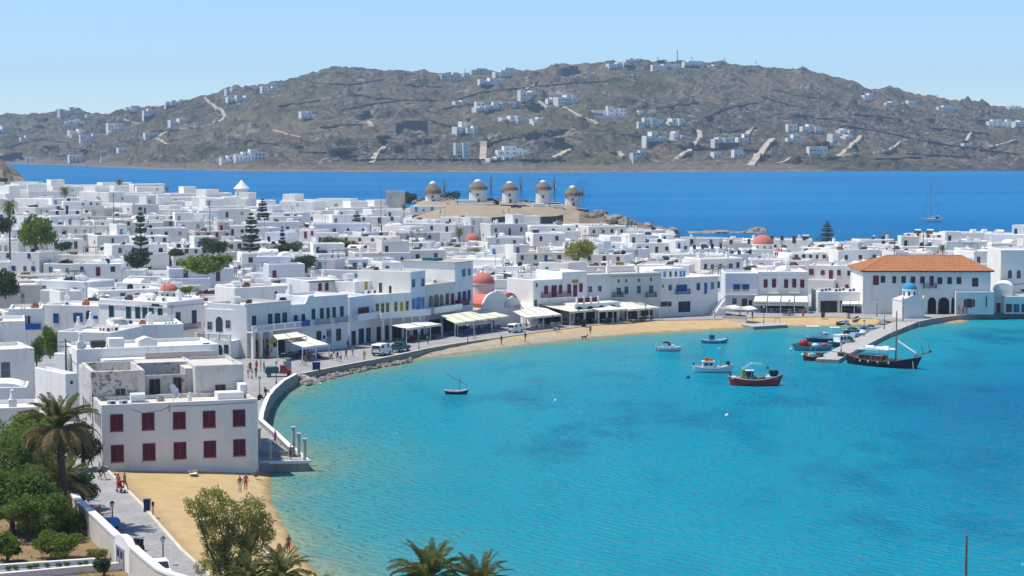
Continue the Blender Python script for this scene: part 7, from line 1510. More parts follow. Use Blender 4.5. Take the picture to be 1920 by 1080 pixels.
awning('cream awning at the left end of the low shop row', (1535.5,555.5), (1578,555.5), (1577,564.5), (1533,564.5), 4.1, 3.3, 2, posts=3, chairs=('wood', 'wood'), cn=5, seats='shop-row café under the left awning')
awning('longer white awning in the middle of the low shop row', (1582,556), (1627,556), (1626,570), (1578,570), 4.1, 3.0, 3, posts=3, chairs=('brown', 'greyp'), cn=6, seats='shop-row café under the middle awning')
awning('white awning at the right end of the shop row next to the town hall', (1629,556), (1670,556), (1672,570), (1627,570), 4.1, 3.0, 3, posts=3, chairs=('dkblue', 'wood'), cn=6, seats='shop-row café beside the town hall')
awning('white flat awning over the small shop at the right picture edge', (1888,551), (1935,551), (1935,558.5), (1883,558.5), 4.3, 3.8, 2, posts=3)
# beach kiosk
a0 = P(1354, 602, .72); a1 = P(1399, 605, .72); d = a1-a0; t = thing('beach_kiosk', 'cream canvas-roofed kiosk with stone counter standing on the sand', 'kiosk', (a0.x, a0.y, .72), math.atan2(d.y, d.x)); Wk = d.length
b = MB(); b.box(0, 0, -.2, Wk, .3, 1.0); b.box(0, .3, -.2, .3, 2.8, 1.0); b.build('counter', 'roof_cream', t); b = MB(); b.box(-.05, -.1, 1.0, Wk+.05, .4, 1.08); b.build('counter_top', 'cleanwhite', t)
for x in (.1, Wk/2, Wk-.1):
    for y in (.1, 2.7): b = MB(); b.tube((x, y, .0), (x, y, 2.5), .05); b.build('post', 'cleanwhite', t)
for x0, x1 in ((-.7, Wk*.48), (Wk*.52, Wk+.6)): b = MB(); b.prof([(x0, 2.45), (x1, 2.45), (x1-.2, 2.6), ((x0+x1)/2, 3.05), (x0+.2, 2.6)], -.4, 3.2); b.build('canopy', 'canvas', t)
for k in range(4): b = MB(); b.box(.5+k*1.1, .8, 0, 1.2+k*1.1, 1.5, 1.3); b.build('fridge', ('brown', 'cleanwhite', 'wood', 'greyp')[k], t)
# shop at the right edge, vaulted chapel-like house, big white house
h = wf('corner_shop', 'low white shop with blue posters and red window frames at the right edge', 1884, 401, 1945, 401, 4.6, 6)
for x, c_ in ((.9, 'red'), (2.4, 'ltblue'), (4.0, 'blue'), (5.4, 'red')): h.open(x, .3, 1.2, 1.7, 'pane', c_)
h = wf('big_white_house', 'tall white house with two arched upper windows at the right edge', 1876, 412, 1990, 412, 13.4, 12); h.pix(1770, 514, 34, 72, 'arch', 'greyp', **Z8); h.pix(1845, 514, 34, 72, 'arch', 'greyp', **Z8)
g = MB(); g.box(-.15, -.15, h.H-.6, h.W, .0, h.H-.35); h.part('cornice', g, 'greywhite'); g = MB(); g.path([(.2, -.05, 5.2), (2.2, -.06, 5.0), (4.2, -.05, 5.3), (7, -.05, 5.1)], .05); h.part('cable', g, 'darkmetal'); h.open(5.2, 3.6, 2.2, .6, 'far', 'greyp', name='sign')
B = Bld.at('vaulted_house', 'white house with smooth rounded barrel roof between town hall and right edge', 1863, 404, 1897, 403, QZ, 8); B.b.box(0, 0, 0, B.W, 8, 4.7); B.done(); g = MB(); g.prof([(-.2, 4.6)] + [(B.W/2-(B.W/2+.2)*math.cos(t_), 4.6+1.5*math.sin(t_)) for t_ in np.linspace(0, math.pi, 13)] + [(B.W+.2, 4.6)], -.4, 8); B.part('vaulted_roof', g, 'white'); B.open(1.0, 0, .8, 2.0, 'door', 'maroon')
# ================================================================== STREET FURNITURE
def lamp(px, pyb, pyt, label, z=QZ, arms=1, mat='darkmetal'):
    q = P(px, pyb, z); H = PY(px, pyt, q.y).z-z; t = thing('street_lamp', label, 'street lamp', (q.x, q.y, z), 0, 'street lamps along the waterfront')
    b = MB(); b.tube((0, 0, 0), (0, 0, .5), .12, .09); b.tube((0, 0, .5), (0, 0, H-.55), .055, .045); b.build('post', mat, t); b = MB(); b.lathe([(.05, H-.58), (.15, H-.5), (.21, H-.15), (.19, H-.13)], 8, 1); b.lathe([(.26, H-.14), (.1, H), (.01, H+.08)], 8); b.build('lantern', [mat, 'cleanwhite'], t); return t
for a in [(518,721,678,'lamp post beside the red three-wheeled truck'),(487,745,706,'lamp post left of the truck, by the shuttered house corner'),(211,986,940,'lamp post on the grey path nearer the shuttered house'),(306,1058,1006,'lamp post on the grey path nearest the garden gate'),(785.5,655,616,'lamp post on the quay in front of the yellow-window awning'),(877,644,605,'lamp post at the start of the pebble beach'),(1085,611,580,'lamp post before the long striped awning'),(1210,603,570,'lamp post at the right end of the long awning row'),(1432,606,572,'lamp post on the jetty'),(1480,593,562,'lamp post before the broad white awning'),(1620,631,600,'lamp post halfway along the pier'),(1658,617,585,'lamp post at the landward end of the pier'),(1644,593,561,'lamp post before the shop row'),(1693,602,569,'lamp post left of the blue-domed chapel'),(1577,660,641,'short lamp near the outer end of the pier')]: lamp(a[0], a[1], a[2], a[3], 1.95 if a[0] < 310 else (.68 if 1570 < a[0] < 1630 or a[0] == 1432 else QZ))
def column(px, pyb, pyt, label, z):
    q = P(px, pyb, z); H = PY(px, pyt, q.y).z-z; t = thing('column', label, 'column', (q.x, q.y, z), 0, 'bare concrete columns on the quay platform'); b = MB(); b.tube((0, 0, -.3), (0, 0, H-.15), .19, .19, 14); b.build('shaft', 'roof_grey', t); b = MB(); b.box(-.25, -.25, H-.15, .25, .25, H); b.build('cap', 'greywhite', t)
column(550.5, 842, 800, 'bare concrete column farthest of three on the platform edge', 1.4); column(560.5, 853, 812, 'bare concrete column in the middle of three on the platform edge', 1.2); column(571.5, 864, 822, 'bare concrete column at the outer corner of the platform', 1.1); column(507, 866, 825, 'bare concrete column at the front inner side of the platform', 1.05); column(486, 848, 804, 'bare concrete column against the shuttered house wall', 1.3)
def pole(label, px, pyb, pyt, z, r=.14, arms=True, Y=None, name='power_pole'):
    q = P(px, pyb, z) if Y is None else Vector((XY(px, Y), Y, z)); H = PY(px, pyt, q.y).z-z; t = thing(name, label, 'pole', (q.x, q.y, z)); b = MB(); b.tube((0, 0, -.5), (0, 0, H), r, r*.7, 8); b.build('post', 'greywood', t)
    if arms:
        for k in range(2): b = MB(); b.box(-.7, -.05, H-.4-k*.6, .7, .05, H-.3-k*.6); b.build('crossarm', 'greywood', t)
    return t, H
pl, H = pole('tall wooden power pole rising between the lane and the shuttered house', 125, 756, 636, 1.9, .17); b = MB()
for k in range(2): b.path([(0, 0, H-.3-k*.6), (-4, 2, H-1.2-k*.5), (-9, 6, H-1.0-k*.3), (-15, 12, H+.3-k*.3)], .025, 4)
b.path([(0, 0, H-.5), (.6, 1, H-3), (1.6, 2, 4.2)], .035, 4); b.build('cable', 'darkmetal', pl)
pole('wooden mast pole rising from the slope at the bottom right corner', 1820, 1120, 1004, 2.0, .10, False, 108, 'mast_pole')
for px, Y, pyt, lab in [(1465,520,450,'wooden power pole among roofs right of the largest red dome'),(1676,430,448,'dark power pole behind the shop row'),(1730,470,428,'tall thin power pole behind the town hall roof'),(715,640,353,'thin pole against the sea left of the square ruined tower'),(395,560,375,'wooden pole among the houses in the left of the town'),(215,560,362,'wooden pole with wires among the houses at far left'),(1402,401,572,'plain pole on the jetty corner')]: pole(lab, px, 0, pyt, tz(px, Y) if px != 1402 else 0.8, .12, px != 715, Y)
q = P(972, 607, QZ); t = thing('flagpole', 'white flagpole with small blue and white striped flag in front of the church', 'flagpole', (q.x, q.y, QZ)); Hf = PY(972, 560, q.y).z-QZ; b = MB(); b.tube((0, 0, 0), (0, 0, Hf), .05, .035); b.build('pole', 'cleanwhite', t); b = MB()
for k in range(9): b.quad((-.05-.0, 0, Hf-.5-k*.13), (-1.0, -.15, Hf-1.3-k*.13), (-1.0, -.15, Hf-1.43-k*.13), (-.05, 0, Hf-.63-k*.13), m=k % 2)
b.build('flag', ['blue', 'cleanwhite'], t)
def bin_(px, py, z, label, mat, h=1.0, w_=.5, name='waste_bin', cat='bin'):
    q = P(px, py, z); t = thing(name, label, cat, (q.x, q.y, z)); b = MB(); b.prof([(-w_*.42, .08), (w_*.42, .08), (w_*.5, h*.9), (-w_*.5, h*.9)], -w_*.45, w_*.45); b.build('body', mat, t); b = MB(); b.box(-w_*.53, -w_*.5, h*.9, w_*.53, w_*.5, h); b.build('lid', mat, t); b = MB(); b.tube((-w_*.4, -w_*.46, .08), (-w_*.4, w_*.46, .08), .08, n=8); b.build('wheel', 'rubber', t)
bin_(276, 958, 1.95, 'blue wheeled bin at the edge of the small beach', 'dkblue', 1.1, .6); bin_(590, 694, QZ, 'dark blue wheeled bin on the quay, left of two', 'dkblue', 1.2, .65); bin_(596, 694.5, QZ, 'dark blue wheeled bin on the quay, right of two', 'dkblue', 1.25, .7); bin_(1543, 596, QZ, 'dark bin in front of the low shop row', 'darkmetal', 1.1, .7); bin_(1591, 596, QZ, 'small grey bin near the dinghies on the paving', 'greyp', .8, .5); bin_(1094, 612, QZ, 'black drink cooler box in front of the striped awning', 'black', 1.2, .9, 'cooler_box', 'cooler'); bin_(1506, 593, QZ, 'yellow-orange post box before the broad white awning', 'orange', 1.2, .45, 'post_box', 'post box')
q = P(287, 967, 1.9); t = thing('signpost', 'thin dark post beside the blue bin on the small beach', 'post', (q.x, q.y, 1.7)); b = MB(); b.tube((0, 0, 0), (0, 0, 1.5), .05); b.build('post', 'darkmetal', t); b = MB(); b.box(-.12, -.04, 1.1, .12, -.02, 1.5); b.build('plate', 'darkmetal', t)
q = P(539, 701, QZ); t = thing('notice_board', 'dark framed notice board standing behind the red truck', 'sign', (q.x, q.y, QZ), .3); b = MB(); b.tube((-.5, 0, 0), (-.5, 0, 1.9), .05); b.tube((.5, 0, 0), (.5, 0, 1.9), .05); b.build('post', 'darkmetal', t); b = MB(); b.box(-.6, -.05, .5, .6, .05, 1.9); b.build('panel', 'greyp', t)
q = P(516, 669, QZ); t = thing('pedestal', 'small white stepped monument base in front of the balustrade house', 'monument', (q.x, q.y, QZ)); b = MB(); b.box(-.9, -.9, 0, .9, .9, .35); b.box(-.6, -.6, .35, .6, .6, .8); b.prof([(-.45, .8), (.45, .8), (.3, 1.6), (-.3, 1.6)], -.4, .4); b.build('base', 'cleanwhite', t)
for i, (px, py, m1, m2, lab) in enumerate([(668,640,'blue','red','clothes rack of blue and red garments at the souvenir shop'),(677,643,'turq','red','round green and red display drum outside the souvenir shop'),(686,638,'violet','cleanwhite','clothes rack of violet garments at the souvenir shop'),(694,637,'blue','greyp','rack of dark blue goods against the souvenir shop'),(708,636,'cleanwhite','brown','white postcard stand left of the brown taverna')]):
    q = P(px, py, QZ); t = thing('display_rack', lab, 'rack', (q.x, q.y, QZ), .9); b = MB(); b.tube((-.5, 0, 0), (-.5, 0, 1.6), .03); b.tube((.5, 0, 0), (.5, 0, 1.6), .03); b.tube((-.5, 0, 1.6), (.5, 0, 1.6), .03); b.build('frame', 'greyp', t)
    for k in range(5): b = MB(); b.box(-.45+k*.19, -.2, .5+.1*(k % 2), -.3+k*.19, .2, 1.55); b.build('garment', m1 if k % 3 else m2, t)
for i in range(5):
    q = P(1470+i*4.2, 592, QZ); t = thing('bicycle', ('bicycle at the left end of the parked row before the broad white awning', 'second bicycle from the left in the row before the broad awning', 'middle bicycle of the row before the broad white awning', 'second bicycle from the right in the row before the broad awning', 'bicycle at the right end of the parked row before the broad awning')[i], 'bicycle', (q.x, q.y, QZ), 1.1, 'bicycles parked before the broad white awning')
    for x in (-.5, .5):
        b = MB(); L_ = [Vector((x+.33*math.cos(a), 0, .34+.33*math.sin(a))) for a in np.linspace(0, 2*math.pi, 15)]; b.path(L_, .025, 5); [b.tube((x, 0, .34), p, .006, n=3) for p in L_[::2]]; b.build('wheel', 'rubber', t)
    b = MB(); b.path([(-.5, 0, .34), (-.15, 0, .85), (.35, 0, .85), (.5, 0, .34)], .025); b.path([(-.5, 0, .34), (0, 0, .32), (.35, 0, .8)], .025); b.tube((-.15, 0, .85), (0, 0, .32), .025); b.build('frame', ('red', 'blue', 'greyp', 'ltblue', 'black')[i], t); b = MB(); b.box(-.28, -.06, .92, -.05, .06, .98); b.build('saddle', 'black', t); b = MB(); b.tube((.34, -.25, 1.0), (.34, .25, 1.0), .02); b.tube((.35, 0, .8), (.34, 0, 1.0), .02); b.build('handlebar', 'black', t)
# ================================================================== VEHICLES
def wheels(t, xs, hw, r=.31):
    for x in xs:
        for s_ in (-1, 1):
            b = MB(); b.tube((x, s_*(hw-.2), r), (x, s_*hw, r), r, r, 16); w_ = b.build('wheel', 'rubber', t); b = MB(); b.tube((x, s_*(hw-.02), r), (x, s_*(hw+.012), r), r*.6, r*.55, 12); b.build('rim', 'metal', w_)
def van(label, px, py, ang, mat, z=QZ, name='van'):
    q = P(px, py, z); t = thing(name, label, 'van', (q.x, q.y, z), ang); b = MB(); hw = .85
    b.prof([(-2.2, .35), (2.1, .35), (2.2, .6), (2.15, .95), (1.65, 1.1), (.95, 1.85), (.7, 1.92), (-2.0, 1.92), (-2.2, 1.75)], -hw, hw); b.build('body', mat, t)
    b = MB(); b.quad((1.66, -.72, 1.14), (1.66, .72, 1.14), (1.02, .68, 1.82), (1.02, -.68, 1.82)); 
    for k in range(len(b.v)): b.v[k] = (b.v[k][0]+.03, b.v[k][1], b.v[k][2]+.03)
    b.build('windscreen', 'glass', t); b = MB(); b.box(-2.235, -.7, 1.2, -2.2, .7, 1.7); b.build('rear_window', 'glass', t)
    for s_ in (-1, 1):
        b = MB(); y = s_*(hw+.008); b.prof([(.35, 1.2), (1.35, 1.2), (.9, 1.75), (.35, 1.78)], min(y, s_*hw), max(y, s_*hw)); b.prof([(-1.9, 1.22), (-.9, 1.22), (-.9, 1.74), (-1.9, 1.74)], min(y, s_*hw), max(y, s_*hw)); b.build('side_window', 'glass', t)
        b = MB(); b.box(-2.23, s_*.7-.1, .8, -2.2, s_*.7+.1, 1.15); b.build('tail_light', 'red', t); b = MB(); b.box(2.16, s_*.62-.14, .72, 2.22, s_*.62+.14, .92); b.build('headlight', 'cleanwhite', t)
    b = MB(); b.box(-2.32, -.8, .35, -2.2, .8, .58); b.box(2.19, -.8, .32, 2.3, .8, .58); b.build('bumper', 'darkmetal', t); wheels(t, (-1.35, 1.35), hw+.02); return t
def pxdir(x0, y0, x1, y1, z=QZ): a, c = P(x0, y0, z), P(x1, y1, z); return math.atan2(c.y-a.y, c.x-a.x)
qa = pxdir(700, 675, 800, 654)
van('white delivery van parked on the quay behind the dark pickup', 716, 665.5, qa+.05, 'cleanwhite'); van('small white van parked in front of the church awning', 967, 623, qa-.1, 'cleanwhite').scale = (.78, .85, .85)
q = P(750, 659, QZ); t = thing('pickup_truck', 'dark teal pickup truck parked in front of the white van', 'pickup', (q.x, q.y, QZ), qa); b = MB(); b.prof([(-2.3, .4), (2.2, .4), (2.25, .9), (1.0, 1.0), (.5, 1.6), (-.5, 1.62), (-.6, 1.0), (-2.3, 1.0)], -.85, .85); b.build('body', 'teal', t); b = MB(); b.box(-2.15, -.7, .98, -.65, .7, 1.08); b.box(-2.0, -.6, 1.08, -.9, .5, 1.35); b.build('load_bed', 'darkmetal', t)
for s_ in (-1, 1): b = MB(); y = s_*.86; b.prof([(-.4, 1.05), (.85, 1.05), (.45, 1.52), (-.4, 1.52)], min(y, s_*.85), max(y, s_*.85)); b.build('side_window', 'glass', t)
b = MB(); b.box(-.63, -.65, 1.1, -.6, .65, 1.5); b.build('rear_window', 'glass', t); wheels(t, (-1.4, 1.4), .88, .36)
q = P(521, 706, QZ); t = thing('cargo_tricycle', 'red three-wheeled truck carrying a blue-grey covered load beside the quay parapet', 'truck', (q.x, q.y, QZ), pxdir(499, 706, 545, 705)); b = MB(); b.prof([(.3, .5), (1.5, .45), (2.0, .55), (1.95, .95), (1.4, 1.05), (1.1, 1.65), (.35, 1.68)], -.65, .65); b.build('cab', 'red', t); b = MB(); b.quad((1.47, -.55, 1.06), (1.47, .55, 1.06), (1.16, .5, 1.6), (1.16, -.5, 1.6)); b.prof([(.45, 1.05), (1.2, 1.05), (1.0, 1.55), (.45, 1.58)], -.662, -.65); b.build('window', 'glass', t)
b = MB(); b.box(-1.9, -.75, .55, .2, .75, .7); b.build('load_bed', 'wood', t); b = MB(); b.prof([(-1.85, .7), (.1, .7), (.1, 1.35), (-.3, 1.5), (-1.7, 1.45), (-1.85, 1.3)], -.7, .7); b.build('cargo', 'teal', t); wheels(t, (-1.3, ), .72, .3); b = MB(); b.tube((1.6, -.08, .28), (1.6, .08, .28), .28, .28, 14); b.build('wheel', 'rubber', t)
def car(label, x, y, z, ang, mat, s_=1.0, simple=False):
    t = thing('parked_car', label, 'car', (x, y, z), ang, 'cars parked by the windmills' if simple else None); t.scale = (s_,)*3
    if 'car' not in CROWN or not simple:
        b = MB(); b.prof([(-2.0, .3), (2.0, .3), (2.05, .7), (1.1, .88), (.5, 1.38), (-.9, 1.42), (-1.7, .95), (-2.05, .85)], -.82, .82); me = b.mesh('body', mat)
        b = MB(); b.prof([(-.75, .95), (.9, .93), (.42, 1.32), (-.8, 1.34)], -.832, .832); b.prof([(1.12, .92), (.56, 1.36), (.6, 1.37), (1.16, .93)], -.7, .7); b.prof([(-1.68, 1.0), (-.95, 1.42), (-1.0, 1.44), (-1.73, 1.02)], -.7, .7); CROWN['car'] = b.mesh('windows', 'glass')
    else: b = MB(); b.prof([(-2.0, .3), (2.0, .3), (2.05, .7), (1.1, .88), (.5, 1.38), (-.9, 1.42), (-1.7, .95), (-2.05, .85)], -.82, .82); me = b.mesh('body', mat)
    put('body', me, t); put('windows', CROWN['car'], t); wheels(t, (-1.25, 1.25), .84); return t
q = P(297, 1080, 1.95); car('white car with yellow plate parked half hidden behind the garden wall', q.x, q.y, 1.95, pxdir(340, 1030, 395, 1080, 1.95), 'cleanwhite', .9)
cg = random.Random(6)
for px, py, Y, mt, lab in [(783,380.5,812,'cleanwhite','white car left of the leftmost windmill'),(794,380.5,818,'greyp','grey car touching the leftmost windmill'),(833,380.5,812,'cleanwhite','white car right of the leftmost windmill'),(845,381,815,'greyp','silver car beneath the round bush by the leftmost windmill'),(922,380.5,812,'dkblue','dark car behind the low wall between the two middle windmills'),(934,380,818,'cleanwhite','white car behind the low wall left of the middle windmill'),(976,380,816,'cleanwhite','white car right of the middle windmill'),(986,380.5,820,'black','black car between the middle and tallest windmills'),(997,381,816,'cleanwhite','white car left of the tallest windmill'),(1040,381,822,'cleanwhite','white car right of the tallest windmill'),
    (836,411,728,'black','black car parked at the foot of the dry mound'),(846,412,727,'dkblue','dark blue car parked at the foot of the dry mound'),(856,412,728,'black','dark car at the right end of the group below the mound'),(946,413,708,'dkblue','blue car below the lower retaining wall'),(1034,419,715,'black','dark car under the right end of the lower wall'),(1048,420,712,'cleanwhite','white car under the right end of the lower wall'),(968,401,752,'maroon','red car parked on the lower mound')]: v = PY(px, py+1.5, Y); car(lab, v.x, Y, max(v.z, tz(px, Y)-.1), cg.uniform(-.3, .3), mt, 1, True)
def motorbike(label, px, py, mat, ang, z=1.95):
    q = P(px, py, z); t = thing('motor_scooter', label, 'scooter', (q.x, q.y, z), ang)
    for x in (-.6, .6): b = MB(); b.tube((x, -.06, .25), (x, .06, .25), .25, .25, 12); b.build('wheel', 'rubber', t)
    b = MB(); b.prof([(-.75, .4), (.1, .35), (.45, .3), (.55, .9), (.42, .95), (.3, .5), (-.1, .5), (-.2, .75), (-.8, .7)], -.15, .15); b.build('body', mat, t); b = MB(); b.box(-.75, -.13, .75, -.1, .13, .85); b.build('saddle', 'black', t); b = MB(); b.tube((.45, -.3, 1.05), (.45, .3, 1.05), .025); b.tube((.5, 0, .9), (.45, 0, 1.05), .03); b.build('handlebar', 'black', t)
motorbike('red motor scooter parked against the garden wall on the path', 180, 972, 'red', -.9); motorbike('black motor scooter parked behind the garden gate', 261, 1030, 'black', -.9); motorbike('dark motor scooter standing at the corner by the curved parapet', 493, 752, 'black', .6, QZ)
q = P(208, 994, 1.95); t = thing('covered_trailer', 'small trailer under bright blue tarpaulin behind the garden wall', 'trailer', (q.x, q.y, 1.95), -.9); b = MB(); b.prof([(-.9, .45), (.9, .45), (.85, .95), (.3, 1.12), (-.6, 1.05), (-.9, .9)], -.5, .5); b.build('tarpaulin', 'ltblue', t); wheels(t, (0,), .55, .25)
# ================================================================== PEOPLE
def body(pose):
    V = {'pel': (0, 0, .95), 'waist': (0, 0, 1.1), 'chest': (0, 0, 1.32), 'neck': (0, .0, 1.47), 'head': (0, -.015, 1.60), 'top': (0, .005, 1.72)}
    for s_, n_ in ((-1, 'l'), (1, 'r')):
        V['hip'+n_] = (.095*s_, 0, .90); V['knee'+n_] = (.10*s_, -.02, .50); V['ank'+n_] = (.10*s_, .01, .09); V['toe'+n_] = (.11*s_, -.15, .035)
        V['sho'+n_] = (.17*s_, 0, 1.40); V['elb'+n_] = (.235*s_, .03, 1.13); V['wri'+n_] = (.25*s_, -.05, .90); V['fin'+n_] = (.25*s_, -.08, .80)
    if pose == 'walk':
        V['kneel'] = (-.10, -.17, .53); V['ankl'] = (-.10, -.24, .12); V['toel'] = (-.11, -.40, .07); V['kneer'] = (.10, .05, .50); V['ankr'] = (.10, .27, .14); V['toer'] = (.11, .16, .035); V['elbl'] = (-.235, .12, 1.15); V['wril'] = (-.24, .16, .92); V['finl'] = (-.24, .15, .82); V['elbr'] = (.235, -.06, 1.14); V['wrir'] = (.23, -.24, .98); V['finr'] = (.22, -.31, .92)
    if pose == 'sit':
        for k in V: V[k] = (V[k][0], V[k][1]+.1, V[k][2]-.83)
        for s_, n_ in ((-1, 'l'), (1, 'r')): V['knee'+n_] = (.13*s_, -.38, .48); V['ank'+n_] = (.12*s_, -.60, .08); V['toe'+n_] = (.12*s_, -.76, .04); V['hip'+n_] = (.1*s_, .05, .10); V['elb'+n_] = (.25*s_, -.1, .34); V['wri'+n_] = (.18*s_, -.32, .42); V['fin'+n_] = (.14*s_, -.40, .44)
    if pose == 'carry': V['elbr'] = (.24, .0, 1.15); V['wrir'] = (.2, -.24, 1.2); V['finr'] = (.16, -.33, 1.22)
    if pose == 'lie':
        for k in V: V[k] = (V[k][0], .9-V[k][2], .12+max(-.02, -V[k][1]*.5))
    E = [('pel', 'waist'), ('waist', 'chest'), ('chest', 'neck'), ('neck', 'head'), ('head', 'top')] + [(a+n_, b_+n_) for n_ in 'lr' for a, b_ in (('hip', 'knee'), ('knee', 'ank'), ('ank', 'toe'), ('sho', 'elb'), ('elb', 'wri'), ('wri', 'fin'))] + [('pel', 'hip'+n_) for n_ in 'lr'] + [('chest', 'sho'+n_) for n_ in 'lr']
    RD = {'pel': .135, 'waist': .12, 'chest': .15, 'neck': .058, 'head': .098, 'top': .075, 'hip': .10, 'knee': .062, 'ank': .042, 'toe': .035, 'sho': .068, 'elb': .043, 'wri': .03, 'fin': .028}
    names = list(V); me = bpy.data.meshes.new('person'); me.from_pydata([V[k] for k in names], [(names.index(a), names.index(b_)) for a, b_ in E], []); o = bpy.data.objects.new('person', me); COL.objects.link(o)
    md = o.modifiers.new('skin', 'SKIN'); sv = me.skin_vertices[0].data
    for i, k in enumerate(names): r = RD.get(k, RD.get(k[:-1])); sv[i].radius = (r, r*.8 if k in ('chest', 'pel', 'waist') else r); sv[i].use_root = (k == 'pel')
    o.modifiers.new('sub', 'SUBSURF').levels = 1
    dg = bpy.context.evaluated_depsgraph_get(); m2 = bpy.data.meshes.new_from_object(o.evaluated_get(dg)); bpy.data.objects.remove(o)
    reg = {'top': 3, 'head': 0, 'neck': 0}; part_of = []
    for a, b_ in E: part_of.append((Vector(V[a]), Vector(V[b_]), a, b_))
    for k in ('skin', 'shirt', 'shorts', 'hair', 'shoes'): m2.materials.append(MAT['cleanwhite'])
    def region(p):
        best, q = 9, None
        for a, b_, na, nb_ in part_of:
            d = b_-a; t_ = max(0, min(1, (p-a).dot(d)/d.length_squared)); L_ = (p-a-d*t_).length
            if L_ < best: best, q = L_, (na, nb_, t_)
        na, nb_, t_ = q
        if nb_ == 'top': return 3 if t_ > .1 else 0
        if nb_ == 'head': return 3 if (p-Vector(V['head'])).dot(Vector((0, 1, 0)) if pose != 'lie' else Vector((0, 0, 1))) > .02 and t_ > .5 else 0
        if nb_ == 'neck': return 1 if t_ < .75 else 0
        if na[:3] == 'hip': return 2
        if na[:3] == 'kne' and t_ < .02: return 2
        if nb_[:3] == 'hip' or (na, nb_) == ('pel', 'waist'): return 2 if t_ < .6 or nb_[:3] == 'hip' else 1
        if nb_ == 'chest' or nb_[:3] == 'sho': return 1
        if na[:3] == 'sho': return 1 if t_ < .55 else 0
        if nb_[:3] == 'toe': return 4
        return 0
    m2.polygons.foreach_set('material_index', [region(f.center) for f in m2.polygons]); m2.polygons.foreach_set('use_smooth', [True]*len(m2.polygons)); m2.name = 'person'; return m2
BODY = {k: body(k) for k in ('stand', 'walk', 'sit', 'carry', 'lie')}
plain('skin', (.45, .27, .18), rough=.6, var=.08); plain('skin_tan', (.30, .165, .10), rough=.6, var=.08); plain('hair_dark', (.02, .015, .012), rough=.6); plain('hair_fair', (.28, .19, .09), rough=.6); plain('straw', (.55, .44, .24), rough=.9)
CL = {'pink': (.55, .12, .25), 'magenta': (.55, .02, .25), 'red': (.45, .03, .03), 'white': (.75, .75, .75), 'black': (.025, .025, .03), 'navy': (.02, .03, .09), 'brown': (.13, .08, .05), 'grey': (.28, .28, .30), 'turquoise': (.05, .40, .45), 'yellow': (.55, .40, .08), 'green': (.05, .28, .15), 'blue': (.05, .13, .40), 'orange': (.55, .2, .05), 'beige': (.45, .38, .28)}
for k, c in CL.items(): plain('cloth_'+k, c, rough=.85, var=.12, scale=14)
pr_ = random.Random(12)
def person(px, py, pose, top, bot, where, z=QZ, ang=None, hat=None, s_=1.0, skin=None):
    q = beach_hit(px, py, z) if z < 1.8 and z not in (QZ, 1.05) else P(px, py, z); o = put('person', BODY[pose], None, (q.x, q.y, z), pr_.uniform(0, 6.28) if ang is None else ang); o.scale = (s_,)*3
    ms = [skin or pr_.choice(('skin', 'skin_tan')), 'cloth_'+top if top else (skin or 'skin_tan'), 'cloth_'+bot, pr_.choice(('hair_dark', 'hair_dark', 'hair_fair')), 'rubber']
    for i, m_ in enumerate(ms): o.material_slots[i].link = 'OBJECT'; o.material_slots[i].material = MAT[m_]
    vb = {'stand': 'standing', 'walk': 'walking', 'sit': 'sitting', 'carry': 'standing', 'lie': 'lying'}[pose]
    tag(o, f"person in {top+' top, ' if top else ''}{bot} {'trousers' if pose == 'walk' and top else 'shorts' if top else 'swimwear'} {vb} {where}", 'person')
    if hat: b = MB(); b.lathe([(.24, 1.68), (.13, 1.70), (.11, 1.80), (.02, 1.82)], 12); b.build('sun_hat', hat, o)
    return o
